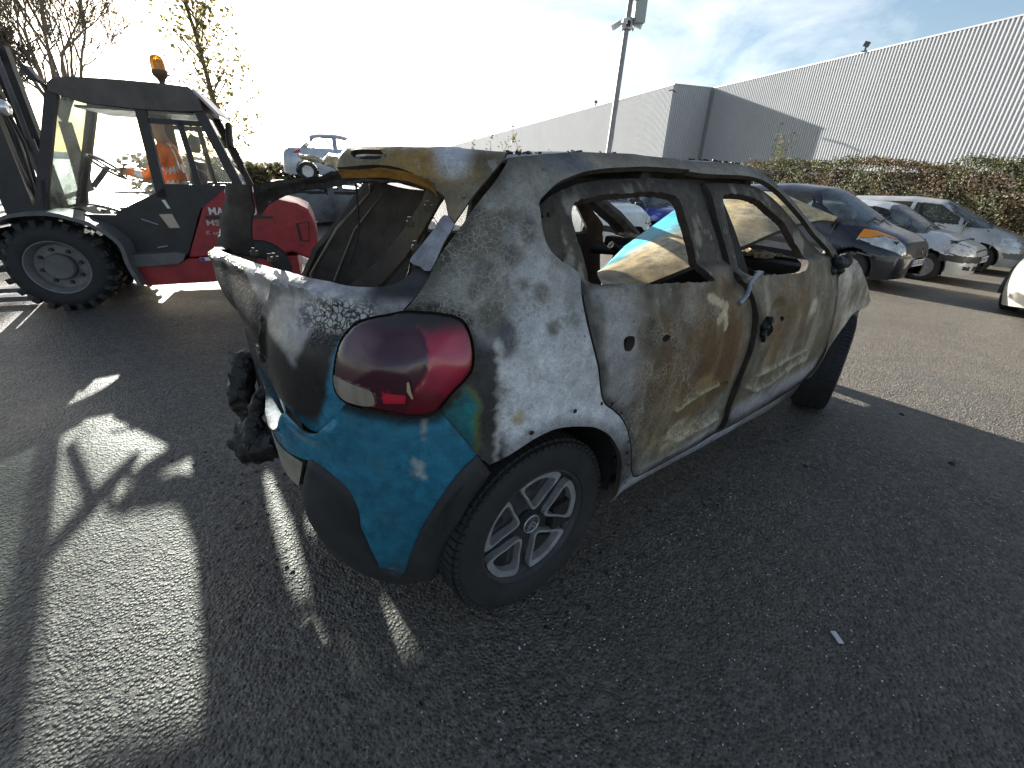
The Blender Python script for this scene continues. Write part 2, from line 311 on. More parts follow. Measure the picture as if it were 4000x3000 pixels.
# ================================================================== burnt car
TR = {'qgap':[(0.337,1.373),(0.369,1.345),(0.401,1.318),(0.43,1.295),(0.463,1.264),(0.489,1.236),(0.517,1.206),(0.541,1.179),(0.563,1.147),(0.577,1.118),(0.593,1.093),(0.617,1.062),(0.63,1.05)],
'tgap':[(0.35,1.377),(0.365,1.361),(0.396,1.341),(0.428,1.319),(0.462,1.29),(0.492,1.259),(0.514,1.234),(0.531,1.205),(0.555,1.165),(0.575,1.132),(0.591,1.101),(0.616,1.069),(0.634,1.051)],
'lamp':[(0.63,1.05),(0.562,1.048),(0.511,1.039),(0.486,1.023),(0.472,0.993),(0.466,0.951),(0.471,0.916),(0.491,0.888),(0.516,0.863),(0.547,0.821),(0.561,0.809),(0.586,0.803),(0.63,0.802),(0.672,0.808),(0.715,0.813),(0.745,0.818),(0.765,0.821),(0.78,0.83),(0.794,0.848),(0.799,0.878),(0.796,0.916),(0.791,0.946),(0.782,0.975),(0.764,1.001),(0.743,1.02),(0.706,1.033),(0.669,1.041)],
'lobe':[(0.596,1.011),(0.578,0.995),(0.57,0.968),(0.57,0.934),(0.58,0.902),(0.597,0.88)],
'revlamp':[(0.796,0.892),(0.735,0.882),(0.695,0.872),(0.686,0.86),(0.687,0.832),(0.715,0.823),(0.745,0.825),(0.772,0.834),(0.789,0.853)],
'redref':[(0.668,0.867),(0.618,0.864),(0.621,0.843),(0.669,0.84)],
'tgtop':[(1.007,1.101),(0.922,1.099),(0.845,1.099),(0.797,1.095),(0.741,1.096),(0.69,1.101),(0.66,1.109),(0.639,1.121),(0.607,1.145)],
'tgcrease':[(0.908,1.107),(0.802,1.073),(0.767,1.074),(0.711,1.075),(0.662,1.085),(0.603,1.087)],
'tgseam':[(0.765,0.82),(0.787,0.788),(0.815,0.755),(0.835,0.734),(0.85,0.727),(0.875,0.727),(0.905,0.74),(0.944,0.758),(0.988,0.787),(1.031,0.817),(1.062,0.856),(1.087,0.888)],
'bgap':[(0.547,0.821),(0.517,0.776),(0.493,0.737),(0.468,0.695)],
'trimR':[(0.465,0.692),(0.5,0.651),(0.529,0.611),(0.563,0.544),(0.592,0.482),(0.618,0.411),(0.643,0.339),(0.673,0.237),(0.685,0.212)],
'trimL':[(0.685,0.212),(0.723,0.218),(0.738,0.249),(0.739,0.317),(0.747,0.405),(0.757,0.482),(0.763,0.532),(0.779,0.581),(0.807,0.608),(0.834,0.627),(0.87,0.641),(0.888,0.632)],
'valbot':[(0.598,0.18),(0.719,0.12),(0.793,0.121),(0.851,0.145),(0.89,0.214),(0.943,0.264),(0.952,0.339),(0.961,0.405),(0.94,0.517)],
'strip':[(1.116,0.755),(1.046,0.776),(1.0,0.716),(0.952,0.684),(0.901,0.62),(0.946,0.521),(0.972,0.564),(1.028,0.653)],
'bumpL':[(1.101,0.888),(1.045,0.849),(1.015,0.796),(0.98,0.749),(0.94,0.667),(0.888,0.635)],
'trimin':[(0.462,0.689),(0.432,0.63),(0.448,0.603),(0.472,0.562),(0.495,0.514),(0.513,0.466),(0.531,0.414),(0.551,0.353),(0.57,0.274),(0.597,0.189)],
'arch':[(0.436,0.66),(0.422,0.665),(0.389,0.678),(0.357,0.695),(0.314,0.715),(0.263,0.726),(0.211,0.719),(0.156,0.703),(0.106,0.681),(0.047,0.637),(0.001,0.585),(-0.043,0.518),(-0.067,0.451),(-0.082,0.372),(-0.08,0.319),(-0.052,0.303)],
'rdrear':[(0.13,1.106),(0.136,1.058),(0.132,1.008),(0.123,0.95),(0.109,0.892),(0.118,0.944),(0.103,0.87),(0.074,0.758),(0.021,0.708),(-0.034,0.655),(-0.085,0.575),(-0.128,0.474),(-0.151,0.409),(-0.177,0.368)],
'rdbot':[(-0.177,0.368),(-0.218,0.343),(-0.339,0.331),(-0.563,0.316),(-0.795,0.325)],
'rdfront':[(-0.74,0.987),(-0.772,0.956),(-0.798,0.912),(-0.811,0.862),(-0.822,0.81),(-0.82,0.758),(-0.816,0.705),(-0.802,0.653),(-0.79,0.598),(-0.783,0.541),(-0.784,0.479),(-0.812,0.405),(-0.808,0.353),(-0.795,0.325)],
'fdrear':[(-0.767,0.995),(-0.804,0.962),(-0.828,0.922),(-0.855,0.865),(-0.869,0.822),(-0.87,0.77),(-0.871,0.704),(-0.86,0.656),(-0.85,0.606),(-0.848,0.541),(-0.843,0.48),(-0.858,0.409),(-0.878,0.355),(-0.884,0.309)],
'fdbot':[(-0.884,0.309),(-1.067,0.29),(-1.272,0.296),(-1.465,0.306),(-1.623,0.307),(-1.771,0.323)],
'fdfront':[(-1.739,0.94),(-1.783,0.82),(-1.831,0.713),(-1.87,0.606),(-1.897,0.495),(-1.869,0.389),(-1.771,0.323)],
'rdbelt':[(0.123,1.108),(0.106,1.094),(0.064,1.08),(-0.004,1.065),(-0.083,1.053),(-0.211,1.043),(-0.392,1.034),(-0.381,1.034),(-0.694,1.01),(-0.739,1.001)],
'fdbelt':[(-0.75,1.005),(-0.81,1.005),(-1.028,0.996),(-1.322,0.983),(-1.639,0.954),(-1.757,0.94)],
'opening':[(0.13,1.106),(0.16,1.128),(0.192,1.143),(0.221,1.163),(0.24,1.187),(0.248,1.22),(0.245,1.256),(0.239,1.283),(0.226,1.295),(0.198,1.311),(0.148,1.33),(0.066,1.347),(-0.047,1.364),(-0.172,1.375),(-0.384,1.385),(-0.581,1.385),(-0.561,1.38),(-0.689,1.374),(-0.817,1.375),(-0.967,1.375),(-1.08,1.368),(-1.155,1.351),(-1.221,1.323),(-1.287,1.284)],
'rwin':[(0.068,1.086),(0.062,1.123),(0.07,1.167),(0.079,1.209),(0.08,1.254),(0.069,1.283),(0.042,1.299),(-0.036,1.313),(-0.111,1.323),(-0.198,1.324),(-0.302,1.329),(-0.427,1.329),(-0.412,1.328),(-0.471,1.319),(-0.488,1.291),(-0.494,1.257),(-0.497,1.211),(-0.502,1.168),(-0.505,1.125),(-0.507,1.085),(-0.52,1.048),(-0.538,1.026),(-0.283,1.047),(-0.148,1.056),(-0.029,1.071)],
'sail':[(0.235,1.28),(0.215,1.295),(0.175,1.302),(0.149,1.28),(0.152,1.243),(0.149,1.205),(0.142,1.154),(0.138,1.113),(0.177,1.14),(0.216,1.164),(0.238,1.193),(0.246,1.229)],
'rdframein':[(0.128,1.112),(0.132,1.154),(0.138,1.205),(0.142,1.255),(0.129,1.302),(0.102,1.315),(0.013,1.335),(-0.098,1.356),(-0.229,1.366),(-0.37,1.371),(-0.564,1.37)],
'rdupr':[(-0.653,1.335),(-0.649,1.287),(-0.658,1.238),(-0.67,1.172),(-0.682,1.113),(-0.686,1.058),(-0.681,1.014)],
'fdupl':[(-0.702,1.36),(-0.717,1.327),(-0.711,1.27),(-0.711,1.204),(-0.727,1.131),(-0.735,1.075),(-0.737,1.01)],
'fwin':[(-0.799,1.316),(-0.787,1.303),(-0.776,1.252),(-0.772,1.193),(-0.784,1.128),(-0.792,1.071),(-0.8,1.02),(-0.918,1.011),(-1.15,0.995),(-1.324,0.991),(-1.39,1.02),(-1.414,1.066),(-1.366,1.11),(-1.32,1.161),(-1.284,1.2),(-1.238,1.228),(-1.178,1.254),(-1.106,1.292),(-1.024,1.315),(-0.918,1.326),(-0.836,1.324)],
'apil':[(-1.021,1.415),(-1.132,1.393),(-1.2,1.371),(-1.265,1.329),(-1.33,1.289),(-1.406,1.238),(-1.501,1.178),(-1.626,1.113),(-1.736,1.05),(-1.777,1.018)],
'rail':[(0.333,1.383),(0.247,1.391),(0.149,1.398),(-0.113,1.412),(-0.358,1.417),(-0.63,1.415),(-0.801,1.42),(-1.021,1.415)],
'fend_r':[(-1.839,1.015),(-1.961,0.972),(-2.099,0.949),(-2.175,0.889),(-2.274,0.829),(-2.351,0.776),(-2.426,0.704)],
'fend_arch':[(-2.409,0.707),(-2.337,0.671),(-2.197,0.685),(-2.103,0.67),(-2.044,0.627),(-1.993,0.583),(-1.924,0.504),(-1.895,0.399),(-1.807,0.311)],
'sillbot':[(-0.057,0.301),(-0.108,0.31),(-0.356,0.305),(-0.945,0.218),(-1.271,0.203),(-1.622,0.189),(-1.952,0.203)],
'hole':[(-0.012,0.92),(-0.037,0.927),(-0.064,0.919),(-0.06,0.896),(-0.041,0.882),(-0.017,0.889)],
'hole2':[(-0.196,0.891),(-0.214,0.9),(-0.239,0.891),(-0.235,0.882),(-0.21,0.878),(-0.199,0.882)],
'fhole':[(-0.909,0.836),(-0.956,0.834),(-0.99,0.81),(-1.031,0.784),(-1.032,0.767),(-0.997,0.751),(-0.96,0.769),(-0.916,0.793)],
'fhole2':[(-1.088,0.813),(-1.1,0.822),(-1.122,0.815),(-1.125,0.804),(-1.105,0.799)],
'sptop':[(0.883,1.38),(0.848,1.384),(0.665,1.389),(0.499,1.394),(0.491,1.392),(0.401,1.387),(0.339,1.382)],
'spbot':[(0.891,1.337),(0.735,1.343),(0.652,1.336),(0.581,1.318),(0.569,1.302),(0.542,1.288),(0.536,1.271),(0.528,1.249),(0.516,1.237)],
'slot':[(0.84,1.371),(0.826,1.373),(0.739,1.372),(0.731,1.353),(0.821,1.354)],
'tgstrip':[(0.542,1.251),(0.512,1.237),(0.54,1.194),(0.573,1.133),(0.598,1.142),(0.624,1.152),(0.598,1.185),(0.567,1.221)],
'ridge1':[(-0.352,0.59),(-0.461,0.617),(-0.624,0.623)],
'ridge2':[(-0.323,0.476),(-0.427,0.426),(-0.741,0.421)],
'ridge3':[(-0.975,0.555),(-1.042,0.563),(-1.223,0.563),(-1.435,0.567),(-1.54,0.572)],
'ridge4':[(-0.925,0.525),(-1.065,0.465),(-1.198,0.462),(-1.395,0.493),(-1.621,0.504)],
'cup':[(-0.074,0.925),(-0.103,0.943),(-0.155,0.94),(-0.193,0.924),(-0.192,0.883),(-0.178,0.857),(-0.125,0.847),(-0.078,0.877)],
'silvtip':[(0.91,0.885),(0.862,0.923),(0.785,1.029),(0.851,0.993),(0.82,0.935)],
'rag':[(0.403,1.034),(0.416,0.981),(0.408,0.931),(0.409,0.83),(0.418,0.718),(0.423,0.67)],
'teal2':[(0.531,0.816),(0.503,0.861),(0.466,0.902),(0.443,0.808),(0.472,0.727)],
'brown':[(-0.353,0.765),(-0.511,0.821),(-0.258,0.684),(-0.163,0.869),(-0.499,0.91)],
'cream':[(-0.547,0.954),(-0.614,0.937),(-0.551,0.902),(-0.597,0.877),(-1.481,0.805),(-0.553,0.494)],
'acc':[(0.203,1.268),(0.175,1.271),(0.22,1.209),(0.173,1.15),(0.154,1.152)]}
XA, NSE, SL = 0.25, 2.6, 0.86*PI/2
_zt = np.array([-.3,0.0,.15,.22,.35,.5,.62,.75,.86,.93,1.0,1.1,1.2,1.3,1.38,1.42,1.46,1.6])
_Wt = np.array([.70,.76,.79,.815,.848,.862,.868,.868,.858,.842,.815,.772,.725,.67,.61,.56,.45,.2])
_Rt = np.array([.35,.50,.56,.585,.615,.640,.645,.628,.612,.60,.575,.53,.475,.41,.36,.33,.25,.1])
_zd = np.linspace(-.2, 1.5, 681)
def _sm(t):
    y = np.interp(np.linspace(-.3, 1.6, 761), _zt, t); k = np.exp(-0.5*(np.arange(-24, 25)*0.0025/0.016)**2); k /= k.sum()
    y = np.convolve(np.pad(y, 24, mode='edge'), k, mode='valid'); return np.interp(_zd, np.linspace(-.3, 1.6, 761), y)
_Wd, _Rd = _sm(_Wt), _sm(_Rt)
def Wf(x, z):
    wv = np.interp(z, _zd, _Wd)
    return wv - 0.05*np.clip(x-2.3, 0, None)**2 - 0.012*np.clip(0.6-x, 0, None)**2
def S(s, z):
    s = np.asarray(s, float); z = np.asarray(z, float)
    x = np.where(s < 0, XA-s, XA+(s-2*SL)); y = np.where(s < 0, -1, 1)*Wf(x, z)
    psi = np.clip(s, 0, 2*SL)/0.86; A = XA+np.interp(z, _zd, _Rd); Wa = Wf(np.full_like(z, XA), z)
    r = (np.abs(np.sin(psi)/A)**NSE + np.abs(np.cos(psi)/Wa)**NSE)**(-1/NSE)
    mid = (s >= 0) & (s <= 2*SL)
    x = np.where(mid, XA-r*np.sin(psi), x); y = np.where(mid, -r*np.cos(psi), y)
    return np.stack([x, y, z], -1)
def Sn(s, z):
    h = 2e-3; a = S(s+h, z)-S(s-h, z); b = S(s, z+h)-S(s, z-h); n = np.cross(b, a)
    n = n/np.linalg.norm(n, axis=-1, keepdims=True)
    return n
_t = Sn(np.array([-0.5]), np.array([0.6]))
NSGN = -1.0 if _t[0][1] > 0 else 1.0
def cave(s, z): return -0.10*sstep(0.92, 1.40, s)*sstep(0.98, 0.74, z)      # the rear is pushed in towards the left
def Sd(s, z, o=0.0):
    s = np.asarray(s, float); z = np.asarray(z, float); return S(s, z)+Sn(s, z)*NSGN*(cave(s, z)+o)[:, None]

def tri_region(outer, holes, res, jitter=0.25, seed=0):
    pts = []; edges = []
    for loop in [outer]+holes:
        b = len(pts); pts += loop; edges += [(b+i, b+(i+1) % len(loop)) for i in range(len(loop))]
    o = np.array(outer); x0, y0 = o.min(0); x1, y1 = o.max(0); q = np.random.RandomState(seed)
    gx, gy = np.meshgrid(np.arange(x0, x1, res), np.arange(y0, y1, res*0.87)); gx[1::2] += res/2
    gx = (gx+q.uniform(-jitter, jitter, gx.shape)*res).ravel(); gy = (gy+q.uniform(-jitter, jitter, gy.shape)*res).ravel()
    k = inpoly(gx, gy, outer)
    for h in holes: k &= ~inpoly(gx, gy, h)
    d = dist_poly(gx, gy, outer, True)
    for h in holes: d = np.minimum(d, dist_poly(gx, gy, h, True))
    k &= d > res*0.55
    allp = [Vector(p) for p in pts] + [Vector((a, b)) for a, b in zip(gx[k], gy[k])]
    V, _, Fc, _, _, _ = geometry.delaunay_2d_cdt(allp, edges, [], 0, 1e-6)
    V = np.array([tuple(v) for v in V]); Fc = np.array([tuple(f) for f in Fc if len(f) == 3])
    c = V[Fc].mean(1); k = inpoly(c[:, 0], c[:, 1], outer)
    for h in holes: k &= ~inpoly(c[:, 0], c[:, 1], h)
    return V, Fc[k]
def shell(P, Fc, nrm, th):
    """closed sheet: outer surface P, inner surface P - nrm*th; returns verts, faces, material index"""
    n = len(P); V = np.vstack([P, P - nrm*(th[:, None] if hasattr(th, '__len__') else th)])
    e = {}
    for f in Fc:
        for i in range(3):
            a, b = int(f[i]), int(f[(i+1) % 3]); k = (min(a, b), max(a, b)); e.setdefault(k, []).append((a, b))
    rim = [v[0] for v in e.values() if len(v) == 1]
    faces = [tuple(f) for f in Fc] + [tuple(f[::-1]+n) for f in Fc] + [(b, a, a+n, b+n) for a, b in rim]
    mi = [0]*len(Fc)+[1]*len(Fc)+[1]*len(rim)
    return V, faces, mi
def panel(name, outer, holes=(), res=0.012, off=None, th=0.012, mats=None, paint=None, parent=None, mirror=False, step=None, closed_smooth=True, base=0.0, soot=0.0):
    step = step or res
    V2, Fc = tri_region(outer, [list(h) for h in holes], res, seed=len(name))
    s, z = V2[:, 0], V2[:, 1]
    o = np.full(len(s), float(base)) + (off(s, z) if off else 0)
    o = o + cave(s, z); nr = Sn(s, z)*NSGN; P = S(s, z)+nr*o[:, None]
    # orient outwards
    f0 = Fc; g = np.cross(P[f0[:, 1]]-P[f0[:, 0]], P[f0[:, 2]]-P[f0[:, 0]])
    flip = (g*nr[f0[:, 0]]).sum(1) < 0; Fc = np.where(flip[:, None], Fc[:, ::-1], Fc)
    V, faces, mi = shell(P, Fc, nr, th)
    if mirror: V = V*np.array([1, -1, 1]); faces = [f[::-1] for f in faces]
    at = None
    if paint:
        c, k, r = paint(s, z)
        if soot > 0:
            de = dist_poly(s, z, outer[::2], True); c = lerp(c, (0.036, 0.031, 0.027), soot*sstep(0.045, 0.004, de+0.045*(fbm(s*18, z*18, 77)-.42)))
        at = {'Col': np.vstack([c, c]), 'crk': np.concatenate([k, k]), 'rgh': np.concatenate([r, r])}
    ob = mesh_obj(name, V, faces, mats, parent, smooth=True, midx=mi, attrs=at); ob.data.set_sharp_from_angle(angle=rad(50)); return ob
def dens(pl, st=0.012, closed=False): return smooth_line(pl, st, closed)
def lin(pl, st=0.012):
    out = []
    for i in range(len(pl)-1):
        a, b = np.array(pl[i]), np.array(pl[i+1]); m = max(1, int(round(np.linalg.norm(b-a)/st)))
        out += [tuple(a+(b-a)*k/m) for k in range(m)]
    return out+[tuple(pl[-1])]
def rough_edge(pl, amp, seed):
    q = random.Random(seed); return [(a+q.uniform(-amp, amp), b+q.uniform(-amp, amp)) for a, b in pl]
def join(*ls):
    out = []
    for l in ls:
        for p in l:
            if not out or math.hypot(out[-1][0]-p[0], out[-1][1]-p[1]) > 0.002: out.append(tuple(p))
    if math.hypot(out[0][0]-out[-1][0], out[0][1]-out[-1][1]) < 0.002: out.pop()
    return out
def shift(pl, ds, dz=0): return [(a+ds, b+dz) for a, b in pl]

# ------------------------------------------------------------------ burnt metal
def burnt_mat():
    m, nt, b = new_mat('burnt_metal'); N = nt.nodes.new; Lk = nt.links.new
    tc = N('ShaderNodeTexCoord'); O = tc.outputs['Object']
    def attr(n):
        a = N('ShaderNodeAttribute'); a.attribute_name = n; return a
    gm_ = N('ShaderNodeGamma'); Lk(attr('Col').outputs['Color'], gm_.inputs[0]); gm_.inputs[1].default_value = 1.38; vm_ = N('ShaderNodeVectorMath'); vm_.operation = 'SCALE'; Lk(gm_.outputs[0], vm_.inputs[0]); vm_.inputs['Scale'].default_value = 1.55
    col = vm_.outputs[0]; crk = attr('crk').outputs['Fac']; rgh = attr('rgh').outputs['Fac']
    def noise(sc, det=5, ro=0.62, vec=O):
        n = N('ShaderNodeTexNoise'); n.inputs['Scale'].default_value = sc; n.inputs['Detail'].default_value = det; n.inputs['Roughness'].default_value = ro; Lk(vec, n.inputs['Vector']); return n
    def mr(x, a, c, lo, hi):
        r = N('ShaderNodeMapRange'); r.inputs[1].default_value = a; r.inputs[2].default_value = c; r.inputs[3].default_value = lo; r.inputs[4].default_value = hi; Lk(x, r.inputs[0]); return r.outputs[0]
    def m2(op, x, y):
        n = N('ShaderNodeMath'); n.operation = op
        for i, q in enumerate((x, y)):
            if hasattr(q, 'links'): Lk(q, n.inputs[i])
            else: n.inputs[i].default_value = q
        return n.outputs[0]
    def mixc(f, a, c, bt='MIX'):
        n = N('ShaderNodeMix'); n.data_type = 'RGBA'; n.blend_type = bt
        for i, q in ((0, f), (6, a), (7, c)):
            if hasattr(q, 'links'): Lk(q, n.inputs[i])
            else: n.inputs[i].default_value = q if i == 0 else (*q, 1)
        return n.outputs[2]
    wob = noise(22, 3); va = N('ShaderNodeVectorMath'); va.operation = 'MULTIPLY_ADD'; Lk(wob.outputs['Color'], va.inputs[0]); va.inputs[1].default_value = (0.03, 0.03, 0.03); Lk(O, va.inputs[2])
    def vor(sc, feat):
        v = N('ShaderNodeTexVoronoi'); v.feature = feat; v.inputs['Scale'].default_value = sc; Lk(va.outputs[0], v.inputs['Vector']); return v
    e1 = vor(62, 'DISTANCE_TO_EDGE').outputs['Distance']; e2 = vor(150, 'DISTANCE_TO_EDGE').outputs['Distance']
    patch = mr(noise(9, 4).outputs['Fac'], 0.42, 0.58, 0, 1)
    line = m2('MAXIMUM', mr(e1, 0.0, 0.075, 1, 0), m2('MULTIPLY', mr(e2, 0.0, 0.10, 1, 0), m2('SUBTRACT', 1.0, patch)))
    pos = m2('MULTIPLY', line, m2('MULTIPLY', mr(crk, 0.05, 1.0, 0, 0.72), mr(noise(14, 3).outputs['Fac'], 0.38, 0.58, 0.15, 1)))
    neg = m2('MULTIPLY', m2('MAXIMUM', mr(e1, 0.03, 0.14, 1, 0), mr(noise(60, 2).outputs['Fac'], 0.55, 0.62, 0, 1)), mr(crk, -0.05, -1.0, 0, 1))
    mot = mr(noise(26, 8, 0.72).outputs['Fac'], 0.28, 0.72, 0.52, 1.22)
    mo2 = mr(noise(130, 3, 0.6).outputs['Fac'], 0.3, 0.7, 0.86, 1.12)
    c = mixc(1.0, col, m2('MULTIPLY', mot, mo2), 'MULTIPLY')
    c = mixc(pos, c, (0.46, 0.445, 0.39)); c = mixc(neg, c, (0.012, 0.011, 0.012))
    msk = mr(rgh, 0.37, 0.48, 0, 1)
    sc1 = m2('MULTIPLY', mr(noise(6.5, 10, 0.74).outputs['Fac'], 0.545, 0.590, 0, 0.48), msk); c = mixc(sc1, c, (0.050, 0.041, 0.030))
    fl1 = m2('MULTIPLY', mr(noise(15, 10, 0.72).outputs['Fac'], 0.610, 0.635, 0, 0.32), msk); c = mixc(fl1, c, (0.43, 0.42, 0.385))
    gr1 = m2('MULTIPLY', mr(noise(190, 4, 0.8).outputs['Fac'], 0.56, 0.64, 0, 0.55), msk); c = mixc(gr1, c, (0.055, 0.038, 0.022))
    # sparse pits
    pit = vor(24, 'F1'); sp = N('ShaderNodeSeparateColor'); Lk(pit.outputs['Color'], sp.inputs[0])
    pm = m2('MULTIPLY', mr(sp.outputs[0], 0.90, 0.93, 0, 1), mr(pit.outputs['Distance'], 0.10, 0.16, 0.8, 0))
    c = mixc(m2('MULTIPLY', pm, mr(rgh, 0.40, 0.5, 0, 1)), c, (0.05, 0.045, 0.035))
    Lk(c, b.inputs['Base Color']); Lk(m2('ADD', rgh, mr(noise(50, 3).outputs['Fac'], 0.3, 0.7, -0.08, 0.10)), b.inputs['Roughness'])
    b.inputs['Specular IOR Level'].default_value = 0.5; b.inputs['Metallic'].default_value = 0.22
    bp = N('ShaderNodeBump'); bp.inputs['Strength'].default_value = 0.5; bp.inputs['Distance'].default_value = 0.003
    h = m2('ADD', m2('MULTIPLY', pos, 0.8), m2('MULTIPLY', m2('MULTIPLY', noise(75, 5, 0.7).outputs['Fac'], mr(rgh, 0.3, 0.6, 0.0, 1)), 1.0)); h = m2('SUBTRACT', h, neg)
    Lk(h, bp.inputs['Height']); Lk(bp.outputs['Normal'], b.inputs['Normal'])
    return m
M_BURNT = burnt_mat()
M_SOOT = simple('soot_inner', (0.050, 0.040, 0.031), 0.85, noise=0.6, nscale=9, bump=0.4, bscale=90)
M_SOOT2 = simple('soot_black', (0.016, 0.015, 0.014), 0.8, noise=0.5, nscale=14, bump=0.5, bscale=70)
M_TYRE = simple('tyre_rubber', (0.022, 0.022, 0.023), 0.75, noise=0.35, nscale=10, bump=0.25, bscale=140)
M_BLACKPL = simple('grained_black_plastic', (0.026, 0.027, 0.029), 0.62, noise=0.35, nscale=7, bump=0.15, bscale=300)
M_CHAR = simple('charred_plastic', (0.012, 0.012, 0.012), 0.45, noise=0.5, nscale=20, bump=1.0, bscale=45)
BM2 = [M_BURNT, M_SOOT]

def blob(s, z, s0, z0, rs, rz, seed=0, amp=0.55, sc=14):
    d = ((s-s0)/rs)**2+((z-z0)/rz)**2
    return 1-sstep(0.45, 1.25, np.sqrt(d)+amp*(fbm(s*sc, z*sc, seed)-0.5)*2)
def lerp(c, col, k): return c*(1-k[:, None])+np.array(col)[None, :]*k[:, None]
TEAL = (0.058, 0.225, 0.315)
def metal_base(s, z, seed=0, lo=(0.105, 0.10, 0.092), hi=(0.31, 0.315, 0.325)):
    g = fbm(s*5, z*5, seed, 5, 0.6); g = sstep(0.25, 0.72, g)
    c = np.array(lo)[None, :]*(1-g[:, None])+np.array(hi)[None, :]*g[:, None]
    o = sstep(0.52, 0.72, fbm(s*3.2, z*3.2, seed+50, 4))
    c = lerp(c, (0.19, 0.16, 0.10), o*0.6); d = sstep(0.56, 0.70, fbm(s*11, z*11, seed+90, 4)); return lerp(c, (0.075, 0.068, 0.055), d*0.45)
def paint_side(s, z):
    c = metal_base(s, z, 1)
    # bluish bare zone above arch and sill, grey C pillar, tan band on the rail
    c = lerp(c, (0.56, 0.575, 0.605), blob(s, z, 0.18, 0.76, 0.32, 0.22, 2)*0.92)
    c = lerp(c, (0.54, 0.55, 0.57), blob(s, z, 0.31, 0.96, 0.17, 0.26, 3)*0.70)
    c = lerp(c, (0.27, 0.265, 0.23), blob(s, z, 0.46, 1.06, 0.16, 0.10, 4)*0.7)
    c = lerp(c, (0.30, 0.285, 0.24), (sstep(1.29, 1.34, z))*0.75)
    c = lerp(c, (0.34, 0.30, 0.22), sstep(1.35, 1.40, z)*sstep(0.05, -0.10, s)*0.85)
    c = lerp(c, (0.20, 0.205, 0.22), sstep(1.34, 1.38, z)*blob(s, z, 0.06, 1.37, 0.16, 0.06, 5)*0.9)
    c = lerp(c, (0.33, 0.325, 0.30), ((z > 1.265) & (z < 1.33) & (s > 0.24))*0.8)
    for k, (a, b, r) in enumerate(((0.36, 1.16, .035), (0.44, 1.13, .03), (0.30, 1.22, .03), (0.42, 1.03, .035), (0.28, 1.08, .03), (0.36, 1.24, .03), (0.25, 0.99, .022), (0.33, 1.10, .02), (0.47, 1.09, .02))):
        c = lerp(c, (0.13, 0.12, 0.095), blob(s, z, a, b, r, r, 60+k)*0.75)
    # black burn scar between lamp and arch, then surviving paint beside the lamp
    scar = sstep(0.395, 0.418, s+0.020*(fbm(s*30, z*30, 9)-0.5)*2)*sstep(1.01, 0.94, z+0.06*(fbm(s*20, z*20, 8)-0.5))
    c = lerp(c, (0.055, 0.052, 0.055), scar)
    hump = blob(s, z, 0.39, 0.985, 0.030, 0.05, 77, 0.3); c = lerp(c, (0.10, 0.095, 0.11), hump*0.9)
    keep = sstep(0.445, 0.50, s+0.05*(fbm(s*12, z*12, 10)-0.5)*2 - 0.25*np.clip(z-0.84, 0, 1))*sstep(0.93, 0.84, z)*sstep(0.69, 0.73, z+0.55*(s-0.46))
    c = lerp(c, (0.16, 0.20, 0.085), sstep(0.0, 0.35, keep)*scar); c = lerp(c, (0.03, 0.23, 0.26), sstep(0.35, 0.8, keep)*scar)
    c = lerp(c, (0.50, 0.50, 0.48), ((dist_poly(s, z, [(0.41, .98), (0.405, .90), (0.409, .83), (0.414, .72), (0.42, .67)]) < 0.004+0.022*(fbm(s*23, z*17, 12)-0.35)))*0.7)
    c = lerp(c, (0.045, 0.038, 0.03), (dist_poly(s, z, LAMP, True) < 0.012)*1.0)
    # sill: whitish with dark lower side
    c = lerp(c, (0.48, 0.50, 0.55), sstep(0.40, 0.33, z)*sstep(0.2, 0.0, s)*0.75)
    c = lerp(c, (0.40, 0.34, 0.22), blob(s, z, 0.36, 0.775, 0.018, 0.018, 13)*0.8)
    # front quarter of shell: smoky A pillar
    c = lerp(c, (0.20, 0.185, 0.155), sstep(-1.0, -1.25, s)*0.6); c = lerp(c, (0.06, 0.052, 0.045), sstep(-1.5, -1.7, s)*sstep(1.12, 1.04, z)*0.8)
    rail = 0.5+0.5*sstep(1.30, 1.26, z)
    k = np.clip(blob(s, z, 0.36, 1.13, 0.26, 0.17, 20)*1.0 + blob(s, z, 0.16, 0.86, 0.14, 0.12, 21)*0.9, 0, 1)*(1-scar) + 0.12*rail
    r = np.full(len(s), 0.55); r = r*(1-keep*scar)+0.28*keep*scar
    return c, k, r
def streak(s, z, seed): return sstep(0.5, 0.72, fbm(s*16, z*3.2, seed, 4))
